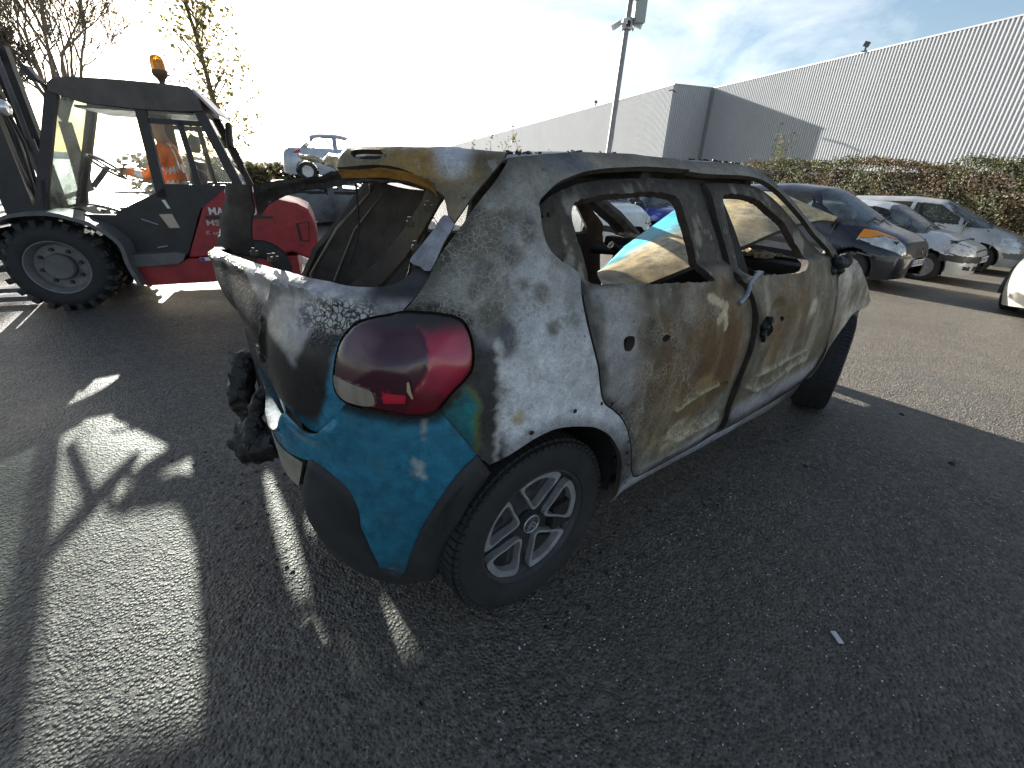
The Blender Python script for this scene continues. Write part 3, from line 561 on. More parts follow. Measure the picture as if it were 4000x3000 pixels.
def paint_rdoor(s, z):
    c = metal_base(s, z, 31, (0.13, 0.118, 0.09), (0.30, 0.29, 0.255))
    c = lerp(c, (0.185, 0.115, 0.046), blob(s, z, -0.42, 0.74, 0.34, 0.24, 32)*0.95)
    c = lerp(c, (0.165, 0.102, 0.040), blob(s, z, -0.58, 0.80, 0.20, 0.28, 33)*0.85)
    c = lerp(c, (0.215, 0.155, 0.075), blob(s, z, -0.35, 0.56, 0.22, 0.10, 34)*0.75)
    c = lerp(c, (0.40, 0.41, 0.43), blob(s, z, 0.02, 0.82, 0.12, 0.30, 35)*0.55)
    c = lerp(c, (0.45, 0.455, 0.48), sstep(0.40, 0.34, z)*0.7)
    c = lerp(c, (0.44, 0.41, 0.33), streak(s, z, 36)*0.25)
    c = lerp(c, (0.56, 0.49, 0.36), (dist_poly(s, z, [(-0.50, .975), (-0.56, .955), (-0.605, .938), (-0.585, .91), (-0.552, .893)]) < 0.018*(1.15-0.5*fbm(s*40, z*40, 37)))*0.85)
    c = lerp(c, (0.55, 0.48, 0.36), (dist_poly(s, z, [(-0.60, .90), (-0.600, .86)]) < 0.015*(1.15-0.6*fbm(s*40, z*40, 38)))*0.8)
    c = lerp(c, (0.52, 0.46, 0.34), blob(s, z, -0.47, 0.46, 0.22, 0.055, 39)*0.8)
    c = lerp(c, (0.36, 0.27, 0.15), blob(s, z, -0.50, 0.66, 0.08, 0.05, 40)*0.6)
    c = lerp(c, (0.15, 0.135, 0.12), (dist_poly(s, z, dens(TR['rdbot'], .03)) < 0.03)*0.35)
    c = lerp(c, (0.085, 0.070, 0.050), sstep(1.06, 1.09, z)*0.85); c = lerp(c, (0.33, 0.315, 0.27), sstep(1.07, 1.10, z)*sstep(0.54, 0.64, fbm(s*22, z*10, 41))*0.8)
    c = lerp(c, (0.12, 0.10, 0.08), blob(s, z, -0.135, 0.90, 0.05, 0.04, 45)*0.45)
    c = lerp(c, (0.10, 0.09, 0.085), blob(s, z, 0.085, 0.90, 0.025, 0.20, 46, 0.9)*0.4)
    for r in ('ridge1', 'ridge2'): c = lerp(c, (0.44, 0.40, 0.30), (dist_poly(s, z, TR[r])+0.010*(fbm(s*30, z*30, 47)-.5) < 0.008)*0.75)  # highlights along the pressed ridges, painted in as cream lines
    k = np.clip(blob(s, z, -0.2, 0.62, 0.30, 0.26, 42)*1.1+blob(s, z, -0.35, 0.92, 0.4, 0.07, 43)*0.8, 0, 1)
    pits = blob(s, z, -0.50, 0.46, 0.20, 0.05, 44); k = np.where(pits > 0.5, -0.55, k)
    return c, k, np.full(len(s), 0.62)
def paint_fdoor(s, z):
    c = metal_base(s, z, 51, (0.13, 0.118, 0.09), (0.29, 0.275, 0.24))
    c = lerp(c, (0.23, 0.20, 0.14), np.full(len(s), 0.55))
    c = lerp(c, (0.175, 0.125, 0.060), blob(s, z, -1.25, 0.82, 0.30, 0.20, 58)*0.7)
    c = lerp(c, (0.22, 0.135, 0.06), blob(s, z, -1.10, 0.68, 0.10, 0.14, 52)*0.7)
    c = lerp(c, (0.46, 0.43, 0.36), streak(s, z, 53)*0.45)
    c = lerp(c, (0.50, 0.48, 0.43), blob(s, z, -1.47, 0.81, 0.06, 0.05, 54, .9)*0.8)
    c = lerp(c, (0.42, 0.425, 0.46), sstep(0.48, 0.40, z)*0.7)
    c = lerp(c, (0.14, 0.13, 0.14), sstep(0.37, 0.33, z)*0.55)
    c = lerp(c, (0.10, 0.09, 0.09), (dist_poly(s, z, dens(TR['fdfront'], .03)) < 0.035)*0.45)
    c = lerp(c, (0.045, 0.042, 0.04), blob(s, z, -0.93, 0.79, 0.045, 0.05, 55)*0.85)
    c = lerp(c, (0.085, 0.070, 0.050), sstep(1.03, 1.06, z)*0.85); c = lerp(c, (0.34, 0.32, 0.28), sstep(1.04, 1.08, z)*sstep(0.52, 0.64, fbm(s*20, z*9, 56))*0.75)
    for r in ('ridge3', 'ridge4'): c = lerp(c, (0.44, 0.40, 0.31), (dist_poly(s, z, TR[r])+0.010*(fbm(s*30, z*30, 48)-.5) < 0.008)*0.7)  # cream lines again paint the ridge highlights
    k = blob(s, z, -1.2, 0.95, 0.4, 0.06, 57)*0.5
    return c, k, np.full(len(s), 0.6)
def paint_tail(s, z):
    c = metal_base(s, z, 71, (0.20, 0.195, 0.20), (0.36, 0.36, 0.375))
    c = lerp(c, (0.33, 0.31, 0.28), blob(s, z, 1.25, 1.0, 0.4, 0.10, 72)*0.5)
    # silver wedge, charred zone beside it, surviving paint below
    n = (fbm(s*9, z*9, 73)-0.5)*0.10
    edge = 0.885 + 0.9*np.clip(0.915-s, 0, 1)**0.75 + 0.55*np.clip(s-0.93, 0, 1)
    edge = np.where(s < 0.90, np.minimum(edge, 1.03), edge)
    char = sstep(0.010, -0.018, z-edge+n*0.7)*sstep(0.66, 0.72, s+0.0*z)
    c = lerp(c, (0.018, 0.015, 0.017), char)
    t_edge = 0.845-0.09*sstep(0.80, 0.86, s)-0.02*np.clip(s-1, 0, 1)+0.12*sstep(0.83, 0.78, s)
    tl = sstep(0.030, -0.030, z-t_edge+n*0.5)
    c = lerp(c, TEAL, tl)
    c = lerp(c, (0.012, 0.010, 0.012), sstep(1.055, 1.085, z)*sstep(0.74, 0.70, s)*0.8)
    k = -1.0*blob(s, z, 0.80, 1.02, 0.12, 0.055, 74, .5)*(1-tl) - 0.8*char*sstep(0.93, 0.97, z)
    c = lerp(c, (0.45, 0.45, 0.44), blob(s, z, 0.79, 1.035, 0.12, 0.05, 75)*0.85)
    r = 0.36*(1-char)+0.37*char; r = r*(1-tl)+0.24*tl
    return c, k, r
def paint_teal(s, z):
    c = np.tile(np.array(TEAL), (len(s), 1)); g = fbm(s*7, z*5, 91, 5)
    c = c*(0.88+0.24*g[:, None]); c = lerp(c, (0.16, 0.20, 0.21), sstep(0.58, 0.80, fbm(s*30, z*6, 92))*0.30)
    c = lerp(c, (0.02, 0.022, 0.022), (sstep(0.030, 0.004, dist_poly(s, z, LAMP, True)))*0.85)
    c = lerp(c, (0.42, 0.44, 0.43), blob(s, z, 0.60, 0.66, 0.018, 0.026, 93, 1.2, 60)*0.8); c = lerp(c, (0.35, 0.36, 0.34), blob(s, z, 0.585, 0.76, 0.006, 0.035, 94, .8, 50)*0.8)
    c = lerp(c, (0.07, 0.09, 0.10), sstep(0.32, 0.24, z)*0.5)
    return c, np.zeros(len(s)), np.full(len(s), 0.26)
def paint_spoiler(s, z):
    c = metal_base(s, z, 101, (0.17, 0.14, 0.085), (0.31, 0.28, 0.20))
    c = lerp(c, (0.34, 0.225, 0.070), sstep(0.36, 0.60, fbm(s*5, z*9, 102))*0.75)
    c = lerp(c, (0.46, 0.47, 0.50), blob(s, z, 0.53, 1.37, 0.07, 0.05, 103, .35)*0.9)
    c = lerp(c, (0.27, 0.245, 0.20), sstep(1.33, 1.30, z)*0.6)
    return c, 0.25*fbm(s*6, z*6, 104), np.full(len(s), 0.5)
def paint_fender(s, z):
    c = metal_base(s, z, 111, (0.25, 0.23, 0.2), (0.48, 0.46, 0.42)); c = lerp(c, (0.56, 0.52, 0.44), streak(s, z, 112)*0.6)
    c = lerp(c, (0.10, 0.095, 0.09), sstep(-2.0, -1.86, s)*sstep(0.7, 0.5, z)*0.8); c = lerp(c, (0.32, 0.21, 0.11), blob(s, z, -1.92, 0.68, 0.06, 0.10, 113)*0.6)
    return c, np.zeros(len(s)), np.full(len(s), 0.55)

LAMP = TR['lamp']
CARX = empty('burnt_car', (0, 0, 0))
tag(CARX, 'burnt-out small hatchback shell with one surviving red tail lamp and teal bumper', 'car')

# ---- side shell: quarter, roof rail, A pillar, sill (door opening is a hole)
def soft_dents(s, z):
    o = 0.010*(fbm(s*3.5, z*3.5, 5, 3)-0.5)
    o = o + 0.014*np.exp(-(dist_poly(s, z, TR['arch'])/0.05)**2)                     # arch lip flare
    o = o - 0.020*np.exp(-(((s-0.22)/0.05)**2+((z-1.31)/0.03)**2))                    # kink by the quarter window
    o = o + 0.010*np.exp(-(dist_poly(s, z, [(0.40, .97), (0.36, 1.0), (0.33, .95)])/0.02)**2)
    return o
qg = dens(TR['qgap'], .012)
lamp_r = dens(LAMP[:10], .012)
open_up = dens(TR['opening'], .012)
door_line = dens([p for p in TR['rdrear'] if True][:5]+TR['rdrear'][6:], .012)
rail = dens(TR['rail'], .014)
apil = dens(TR['apil'], .014)
fd_front = dens(TR['fdfront'], .014)
sill = lin([(-0.055, .303), (-0.36, .285), (-0.9, .235), (-1.4, .212), (-1.80, .21)], .014)
arch = dens(TR['arch'], .010)
outer = join(list(rail)[::1], apil, dens([(-1.777, 1.018), (-1.80, .985), (-1.79, .945)], .012), shift(fd_front, -0.006), lin([(-1.78, .322), (-1.80, .21)], .014), sill[::-1], arch[::-1], lin([(0.436, .66), (0.468, .695)], .012), dens(TR['bgap'][::-1], .012), lamp_r[::-1], qg[::-1])
hole_top = join(open_up, lin([(-1.287, 1.284), (-1.40, 1.215), (-1.52, 1.13), (-1.65, 1.06), (-1.735, .985)], .014))
hole = join(hole_top, shift(fd_front, 0.004)[1:], lin([(-1.771, .300), (-1.45, .288), (-1.07, .278), (-0.884, .296), (-0.795, .308), (-0.563, .305), (-0.339, .320), (-0.218, .333), (-0.183, .352)], .014), shift(door_line, 0.005)[::-1])
panel('body_side', outer, [hole], 0.013, soft_dents, 0.02, BM2, paint_side, CARX, soot=0.42)
# ---- rear door
up_r = dens(TR['rdupr'], .012)
rd_out = join(shift(door_line, -0.004), dens(TR['rdbot'], .014), dens(TR['rdfront'][::-1], .012), up_r[::-1], lin([(-0.653, 1.335), (-0.66, 1.362)], .01), shift(dens(TR['opening'][:15], .012), -0.004, -0.010)[::-1])
rwin = rough_edge(dens(TR['rwin'], .014, True), 0.0025, 4)
def off_rdoor(s, z):
    fr = sstep(1.055, 1.10, z+0.0*s)
    o = -0.034*fr - 0.010*np.where(inpoly(s, z, TR['sail']), 1, 0)*1.0
    o = o + 0.012*(1-fr)*(fbm(s*4, z*4, 6, 3)-0.5)
    o = o - 0.028*np.clip(1-dist_poly(s, z, [(-0.13, .91), (-0.135, .885)])/0.055, 0, 1)**0.6*(dist_poly(s, z, [(-0.13, .91), (-0.135, .885)]) < 0.055)
    for r, a in (('ridge1', .013), ('ridge2', .011)): o = o + a*np.exp(-(dist_poly(s, z, TR[r])/0.010)**2)
    o = o - 0.010*np.where(inpoly(s, z, [(-0.33, .56), (-0.45, .60), (-0.72, .61), (-0.76, .44), (-0.43, .44), (-0.34, .49)]), 1, 0)
    o = o + 0.007*np.exp(-(dist_poly(s, z, dens(TR['rdbelt'], .03))/0.012)**2)*(z < 1.14)
    return o
SMALL = lambda a, b, r, n=8: [(a+r*math.cos(2*PI*i/n), b+r*math.sin(2*PI*i/n)) for i in range(n)]
acc_holes = [SMALL(a, b, 0.0075) for a, b in TR['acc'][1:]]+[SMALL(TR['acc'][0][0], TR['acc'][0][1], .005)]
panel('rear_door', rd_out, [rwin, rough_edge(dens(TR['hole'], .012, True), .001, 5), rough_edge(dens(TR['hole2'], .01, True), .001, 6)]+acc_holes, 0.011, off_rdoor, 0.03, BM2, paint_rdoor, CARX, soot=0.7)
# ---- front door
fd_up = dens(TR['fdupl'], .012)
fd_top = shift(dens([p for p in TR['opening'] if p[0] < -0.70], .012), 0, -0.010)
fd_out = join(dens(TR['fdrear'], .012), dens(TR['fdbot'], .014), dens(TR['fdfront'][::-1], .012)[1:], lin([(-1.735, .98), (-1.65, 1.05), (-1.52, 1.115), (-1.40, 1.20), (-1.30, 1.268)], .014), fd_top[::-1][1:], fd_up)
fwin = rough_edge(dens(TR['fwin'], .014, True), 0.003, 8)
def off_fdoor(s, z):
    fr = sstep(1.02, 1.06, z)
    o = -0.034*fr + 0.012*(1-fr)*(fbm(s*4, z*4, 16, 3)-0.5)
    for r, a in (('ridge3', .013), ('ridge4', .011)): o = o + a*np.exp(-(dist_poly(s, z, TR[r])/0.010)**2)
    o = o - 0.010*np.where(inpoly(s, z, [(-0.96, .55), (-1.22, .56), (-1.55, .57), (-1.62, .51), (-1.38, .49), (-1.07, .47)]), 1, 0)
    d = dist_poly(s, z, [(-1.02, .855), (-1.07, .86)]); o = o - 0.025*np.clip(1-d/0.05, 0, 1)**0.6
    return o
panel('front_door', fd_out, [fwin, rough_edge(dens(TR['fhole'], .012, True), .002, 7), dens(TR['fhole2'], .01, True)], 0.012, off_fdoor, 0.03, BM2, paint_fdoor, CARX, soot=0.7)
# ---- dark inner flange behind the opening edge
def offset_line(pl, d):
    P_ = np.array(pl); t = np.gradient(P_, axis=0); t /= np.linalg.norm(t, axis=1, keepdims=True)+1e-9; return [tuple(q) for q in P_+np.stack([t[:, 1], -t[:, 0]], 1)*d]
fl_line = dens(TR['opening']+[(-1.40, 1.215), (-1.52, 1.13), (-1.65, 1.06), (-1.735, .985)], .02)
panel('door_flange', join(offset_line(fl_line, .020), offset_line(fl_line, -.045)[::-1]), [], .02, None, .012, [M_SOOT2, M_SOOT2], None, CARX, base=-0.066)
# ---- B pillar behind the gap, and inner rails
panel('pillar', join(lin([(-0.60, 1.38), (-0.70, 1.0), (-0.70, .31), (-0.95, .30), (-0.95, .6), (-0.92, 1.0), (-0.80, 1.38)], .03)), [], 0.03, None, 0.03, [M_SOOT2, M_SOOT2], None, CARX, base=-0.052)
# ---- front wing
fen = join(lin([(-1.785, .94), (-1.80, .99), (-1.839, 1.015)], .012), dens([(-1.839, 1.015), (-1.961, .972), (-2.099, .949), (-2.175, .889), (-2.274, .829), (-2.351, .776), (-2.43, .704)], .014), dens([(-2.43, .704), (-2.34, .680), (-2.20, .688), (-2.103, .672), (-2.044, .627), (-1.993, .583), (-1.935, .504), (-1.905, .42), (-1.85, .33)], .012), shift(fd_front[::-1], -0.008)[2:-2])
panel('front_wing', fen, [], 0.014, lambda s, z: 0.012*(fbm(s*5, z*5, 8, 3)-0.5)+0.012*np.exp(-(dist_poly(s, z, TR['fend_arch'])/0.04)**2), 0.008, BM2, paint_fender, CARX)
# ---- tail gate skin
tg_left = [(1.95, .86), (2.02, .92), (2.03, .985)]
tg_out = join(dens(TR['tgap'][8:], .012), dens([LAMP[0]]+LAMP[:15:-1], .012), dens(TR['tgseam'][:8], .012), dens([(0.944, .758), (1.02, .775), (1.15, .79), (1.351, .795), (1.55, .79), (1.80, .80), (1.95, .86)], .02), dens(tg_left, .02), dens([(2.03, .985), (1.90, 1.01), (1.70, 1.045), (1.5, 1.07), (1.3, 1.085), (1.15, 1.095), (1.007, 1.101)], .02), dens(TR['tgtop'], .012))
def off_tail(s, z):
    o = 0.020*(fbm(s*2.6, z*3.5, 26, 3)-0.5)
    o = o + 0.100*sstep(1.15, 2.0, s)*sstep(0.86, 1.05, z)
    o = o + 0.013*np.exp(-(dist_poly(s, z, [(2.02, .96), (1.90, .985), (1.70, 1.02), (1.5, 1.045), (1.3, 1.06), (1.15, 1.07), (0.98, 1.072), (0.90, 1.07), (0.80, 1.055)])/0.014)**2)
    o = o - 0.020*np.exp(-(((s-1.12)/0.05)**2+((z-.95)/0.12)**2))
    te = np.interp(s, [0.6, 0.80, 0.92, 1.0, 1.15, 1.3, 1.5, 1.7, 1.9, 2.03], [1.075, 1.065, 1.08, 1.083, 1.08, 1.07, 1.055, 1.03, .995, .97]); o = o - 0.013*sstep(-0.006, 0.030, z-te)
    o = o + 0.016*np.exp(-(dist_poly(s, z, [(1.02, 1.06), (1.10, .97), (1.14, .86)])/0.012)**2) - 0.012*np.exp(-(dist_poly(s, z, [(1.45, 1.03), (1.40, .93), (1.50, .84)])/0.03)**2)
    return o
panel('tailgate', tg_out, [], 0.012, off_tail, 0.02, BM2, paint_tail, CARX)
TG = CARX.children[-1]
panel('tailgate_side', dens(TR['tgstrip'], .012, True), [], 0.012, None, 0.012, BM2, lambda s, z: (metal_base(s, z, 81, (.22, .215, .23), (.42, .42, .45)), np.zeros(len(s)), np.full(len(s), .35)), CARX, base=0.004)
# inner frame of the opening on the right
panel('hatch_frame', join(lin([(0.53, 1.335), (0.56, 1.30), (0.60, 1.24), (0.65, 1.17), (0.72, 1.10), (0.80, 1.10), (0.72, 1.165), (0.66, 1.235), (0.615, 1.30), (0.60, 1.34)], .014)), [], 0.015, None, 0.02, BM2, lambda s, z: (metal_base(s, z, 82, (.035, .028, .020), (.11, .088, .06)), np.zeros(len(s)), np.full(len(s), .7)), CARX, base=-0.035)
# ---- spoiler
sp_out = join(dens(TR['sptop'][::-1], .012)[::-1][:1], dens(TR['sptop'], .012), dens(TR['tgap'][:7], .012), dens(TR['spbot'][::-1], .012))
panel('spoiler', sp_out, [dens(TR['slot'], .012, True)], 0.012, lambda s, z: 0.016*np.sin(np.clip((z-1.33)/0.06, 0, 1)*PI)+0.008*(fbm(s*8, z*8, 28)-.5), 0.016, BM2, paint_spoiler, CARX, base=0.010)
# underside lip of the spoiler and the roof end behind it
def ruled(name, A, B, mats, parent, n=6, thick=0.006, paint=None, bulge=0.0, wav=0.0, seed=0):
    """sheet between two 3D polylines with a little thickness"""
    A = np.array(A); B = np.array(B)
    def rs(Pl, m):
        d = np.r_[0, np.cumsum(np.linalg.norm(np.diff(Pl, axis=0), axis=1))]; t = np.linspace(0, d[-1], m); return np.stack([np.interp(t, d, Pl[:, k]) for k in range(3)], 1)
    m = max(8, int(max(len(A), len(B))*4)); A = rs(A, m); B = rs(B, m)
    t = np.linspace(0, 1, n+1)[:, None, None]; G = A[None]*(1-t)+B[None]*t
    nn = np.cross((G[-1]-G[0]), np.gradient(A, axis=0)); nn /= (np.linalg.norm(nn, axis=1, keepdims=True)+1e-9)
    tt = np.linspace(0, 1, n+1)[:, None]; u = np.linspace(0, 1, m)[None, :]
    G = G + nn[None]*(bulge*np.sin(tt*PI)+wav*(fbm(u*6+0*tt, tt*4+0*u, seed)-.5)*2)[:, :, None]
    V = G.reshape(-1, 3); N3 = np.repeat(nn[None], n+1, 0).reshape(-1, 3)
    Fc = np.array([q for j in range(n) for i in range(m-1) for q in ((j*m+i, j*m+i+1, (j+1)*m+i+1), (j*m+i, (j+1)*m+i+1, (j+1)*m+i))])
    VV, faces, mi = shell(V, Fc, N3, thick)
    at = None
    if paint: c, k, r = paint(np.tile(u, (n+1, 1)).ravel(), np.tile(tt, (1, m)).ravel()); at = {'Col': np.vstack([c, c]), 'crk': np.r_[k, k], 'rgh': np.r_[r, r]}
    o = mesh_obj(name, VV, faces, mats, parent, smooth=True, midx=mi, attrs=at); o.data.set_sharp_from_angle(angle=rad(45)); return o
def flat(c, crk=0.0, rg=0.5, var=0.35, seed=0):
    return lambda u, t: (np.array(c)[None, :]*(1-var+2*var*fbm(u*9, t*9+u, seed)[:, None]), np.full(len(u), crk), np.full(len(u), rg))
lipA = S(*np.array(TR['spbot'][:5]).T)+Sn(*np.array(TR['spbot'][:5]).T)*NSGN*0.012
lipB = lipA+np.array([0.010, 0.006, -0.022])
ruled('spoiler_lip', lipA, lipB, BM2, CARX, 3, 0.005, flat((0.36, 0.21, 0.06), 0.1, .5, .55))
panel('spoiler_inner', dens([(0.86, 1.385), (0.70, 1.385), (0.70, 1.343), (0.86, 1.343)], .02, True), [], .02, None, .006, [M_SOOT2, M_SOOT2], None, CARX, base=-0.02)
# torn left end of the spoiler
tA = [on_axis(*q) for q in ((1165, 602, 1, .42), (1210, 606, 1, .33), (1262, 622, 1, .25), (1288, 598, 1, .16), (1330, 602, 1, .08), (1362, 600, 1, -.02))]
tB = [on_axis(*q) for q in ((1175, 612, 1, .42), (1220, 630, 1, .33), (1275, 645, 1, .25), (1296, 655, 1, .16), (1325, 668, 1, .08), (1352, 668, 1, -.02))]
ruled('spoiler_torn_end', tA, tB, BM2, CARX, 5, 0.006, flat((0.34, 0.30, 0.20), 0.1, .5), 0.01, 0.014, 3)
# left tailgate upright and bent window bar
lA = [on_axis(*q) for q in ((885, 730, 1, .66), (880, 800, 1, .66), (868, 870, 1, .64), (856, 940, 1, .62), (854, 1004, 1, .60))]
lB = [on_axis(*q) for q in ((990, 726, 1, .56), (993, 800, 1, .56), (990, 880, 1, .55), (990, 940, 1, .54), (992, 1002, 1, .53))]
def paint_up(u, t):
    c = metal_base(u*1.2, t, 83, (.36, .35, .35), (.55, .55, .55)); c = lerp(c, (0.025, 0.075, 0.085), sstep(0.42, 0.34, u+0.25*(fbm(u*8, t*6, 84)-.5))); return c, np.zeros(len(u)), np.full(len(u), .42)  # silver lightened to stand in for sun on this shaded upright
ruled('tailgate_side', lA, lB, BM2, CARX, 6, 0.012, paint_up, -0.03, 0.015, 4)
bA = [on_axis(*q) for q in ((985, 728, 1, .60), (1040, 712, 1, .58), (1110, 700, 1, .54), (1180, 694, 1, .48), (1255, 690, 1, .42), (1300, 668, 1, .34), (1370, 672, 1, .24), (1450, 672, 1, .12), (1560, 690, 1, -.05), (1680, 735, 1, -.25))]
bB = [on_axis(*q) for q in ((1010, 860, 1, .60), (1050, 800, 1, .58), (1110, 765, 1, .54), (1180, 745, 1, .48), (1255, 735, 1, .42), (1300, 728, 1, .34), (1370, 716, 1, .24), (1450, 712, 1, .12), (1560, 715, 1, -.05), (1680, 750, 1, -.25))]
ruled('hatch_frame', bA, bB, BM2, CARX, 7, 0.006, flat((0.040, 0.033, 0.024), 0.0, .75, .6), -0.006, 0.016, 5)
# ---- roof skin, rails to rails
nx, ny = 44, 24; rv = []
for i in range(nx+1):
    x = -0.10+i*(1.62/nx); zs = np.interp(x, [-.10, .1, .36, .61, .88, 1.05, 1.27, 1.52], [1.386, 1.395, 1.413, 1.418, 1.416, 1.419, 1.416, 1.392])
    for j in range(ny+1):
        y = -1+2*j/ny; ww = float(Wf(np.array(x), np.array(zs)))*1.0
        if x < 0.1: ww -= 0.9*(0.1-x)**1.6
        rv.append((x, y*ww, zs+0.012*(1-abs(y)**2.5)-0.022*math.exp(-((x-.7)/.35)**2-((y)/.5)**2)+0.006*float(fbm(np.array(x*4), np.array(y*3), 3)-.5)*(1-abs(y))))
rf = [(i*(ny+1)+j, (i+1)*(ny+1)+j, (i+1)*(ny+1)+j+1, i*(ny+1)+j+1) for i in range(nx) for j in range(ny)]
rva = np.array(rv); rc = metal_base(rva[:, 0], rva[:, 1], 121, (.24, .22, .19), (.5, .5, .52))
ro = mesh_obj('roof', rv, rf, [M_BURNT], CARX, True, None, {'Col': rc, 'crk': np.zeros(len(rv)), 'rgh': np.full(len(rv), .5)})
md = ro.modifiers.new('t', 'SOLIDIFY'); md.thickness = 0.02; md.offset = -1
for x in (-0.02, 0.62, 1.36):
    mh = MB(); ww = float(Wf(np.array(x), np.array(1.37)))-0.05; mh.tube([(x, -ww, 1.345), (x, -.3, 1.372), (x, .3, 1.372), (x, ww, 1.345)], 0.03, 8); mh.build('roof_bow', M_SOOT, CARX, 40)
# ragged black residue along the roof edge
mr_ = MB(); q = random.Random(8)
for (x0, x1, k) in ((0.02, 0.16, 18), (0.95, 1.30, 46), (0.18, 0.5, 8)):
    for i in range(k):
        x = q.uniform(x0, x1); zs = np.interp(x, [-.10, .1, .36, .61, .88, 1.05, 1.27, 1.52], [1.386, 1.395, 1.413, 1.418, 1.416, 1.419, 1.416, 1.392]); a = q.uniform(.002, .006)
        mr_.box((x, -float(Wf(np.array(x), np.array(zs)))+q.uniform(.005, .05), zs+0.004), (a*2.4, a*1.5, a*1.2), rz=q.uniform(0, 3), ry=q.uniform(-.5, .5))
tag(mr_.build('roof_residue', M_CHAR, CARX), kind='stuff')

# ---- tail lamp
def lamp_mat():
    m, nt, b = new_mat('lamp_plastic'); a = nt.nodes.new('ShaderNodeAttribute'); a.attribute_name = 'Col'; r = nt.nodes.new('ShaderNodeAttribute'); r.attribute_name = 'rgh'
    nt.links.new(a.outputs['Color'], b.inputs['Base Color']); nt.links.new(r.outputs['Fac'], b.inputs['Roughness'])
    b.inputs['Specular IOR Level'].default_value = 0.6; b.inputs['Coat Weight'].default_value = 0.3; b.inputs['Coat Roughness'].default_value = 0.16
    return m
M_LAMP = lamp_mat()
def paint_lamp(s, z):
    c = np.tile(np.array((0.10, 0.008, 0.014)), (len(s), 1))
    lobe = inpoly(s, z, TR['lobe']+[(0.63, .80), (0.82, .80), (0.82, 1.05), (0.62, 1.05)])
    c = np.where(lobe[:, None], np.array((0.045, 0.006, 0.016))[None], np.array((0.25, 0.009, 0.030))[None])
    c = lerp(c, (0.42, 0.020, 0.055), (~lobe)*blob(s, z, 0.53, 0.95, 0.055, 0.055, 1, .1)*0.85)
    c = lerp(c, (0.075, 0.006, 0.008), sstep(0.868, 0.84, z+0.02*np.sin(s*30))*0.75)
    c = lerp(c, (0.13, 0.07, 0.085), lobe*blob(s, z, 0.72, 0.965, 0.045, 0.05, 2, .7)*0.5)
    rv = inpoly(s, z, TR['revlamp']); c = np.where(rv[:, None], np.array((0.20, 0.165, 0.13))[None]*(0.5+fbm(s*40, z*12, 3)[:, None]), c)
    rr = inpoly(s, z, TR['redref']); c = np.where(rr[:, None], np.array((0.40, 0.012, 0.03))[None], c)
    d = dist_poly(s, z, LAMP, True); c = lerp(c, (0.012, 0.009, 0.009), sstep(0.012, 0.004, d))
    top = sstep(0.995, 1.028, z+0.03*(fbm(s*14, z*14, 5)-.5)-0.10*np.clip(0.60-s, 0, 1)*0-0.12*np.clip(s-0.70, 0, 1)); c = lerp(c, (0.014, 0.011, 0.010), top)
    rg = 0.14+0.4*top+0.10*fbm(s*12, z*12, 6); return c, np.zeros(len(s)), rg
lamp_poly = dens(LAMP, .008, True); cs_, cz_ = np.mean(LAMP, 0)
lamp_in = [(cs_+(a-cs_)*0.985, cz_+(b-cz_)*0.975) for a, b in lamp_poly]
def lamp_off(s, z):
    d = dist_poly(s, z, lamp_in, True); return -0.006+0.030*np.sqrt(np.clip(d/0.11, 0, 1))-0.002*np.exp(-(dist_poly(s, z, TR['lobe'])/0.004)**2)
panel('tail_lamp', lamp_in, [], 0.006, lamp_off, 0.012, [M_LAMP, M_SOOT2], paint_lamp, CARX)
LP = CARX.children[-1]; LP['label'] = 'surviving red tail lamp, sooty along its top edge'
panel('reversing_lens', [(a*0.94+0.06*.745, b*0.94+.06*.852) for a, b in dens(TR['revlamp'], .008, True)], [], 0.007, lamp_off, 0.004, [M_LAMP, M_SOOT2], lambda s, z: (np.array((0.30, 0.25, 0.20))[None]*(0.45+0.9*fbm(s*60, z*8, 13)[:, None]), np.zeros(len(s)), np.full(len(s), .2)), LP, base=0.0025)
panel('reflector', [(a, b) for a, b in lin(TR['redref']+TR['redref'][:1], .008)[:-1]], [], 0.007, lamp_off, 0.004, [M_LAMP, M_SOOT2], lambda s, z: (np.tile(np.array((0.48, 0.012, 0.035)), (len(s), 1)), np.zeros(len(s)), np.full(len(s), .15)), LP, base=0.0025)
# melted shard hanging on the lens
mb = MB(); P = S(np.array([0.612]), np.array([0.885]))[0]+np.array([-.018, -.03, 0]); mb.tube([P+np.array((0, 0, .022)), P, P+np.array((.006, -.004, -.02))], [.003, .005, .002], 6); mb.build('melt_drip', simple('melt_pale', (.5, .36, .22), .4), LP, 60)
# soot-black pocket behind the lamp
panel('lamp_pocket', [(cs_+(a-cs_)*1.04, cz_+(b-cz_)*1.05) for a, b in dens(LAMP, .02, True)], [], 0.02, None, 0.01, [M_SOOT2, M_SOOT2], None, CARX, base=-0.03)

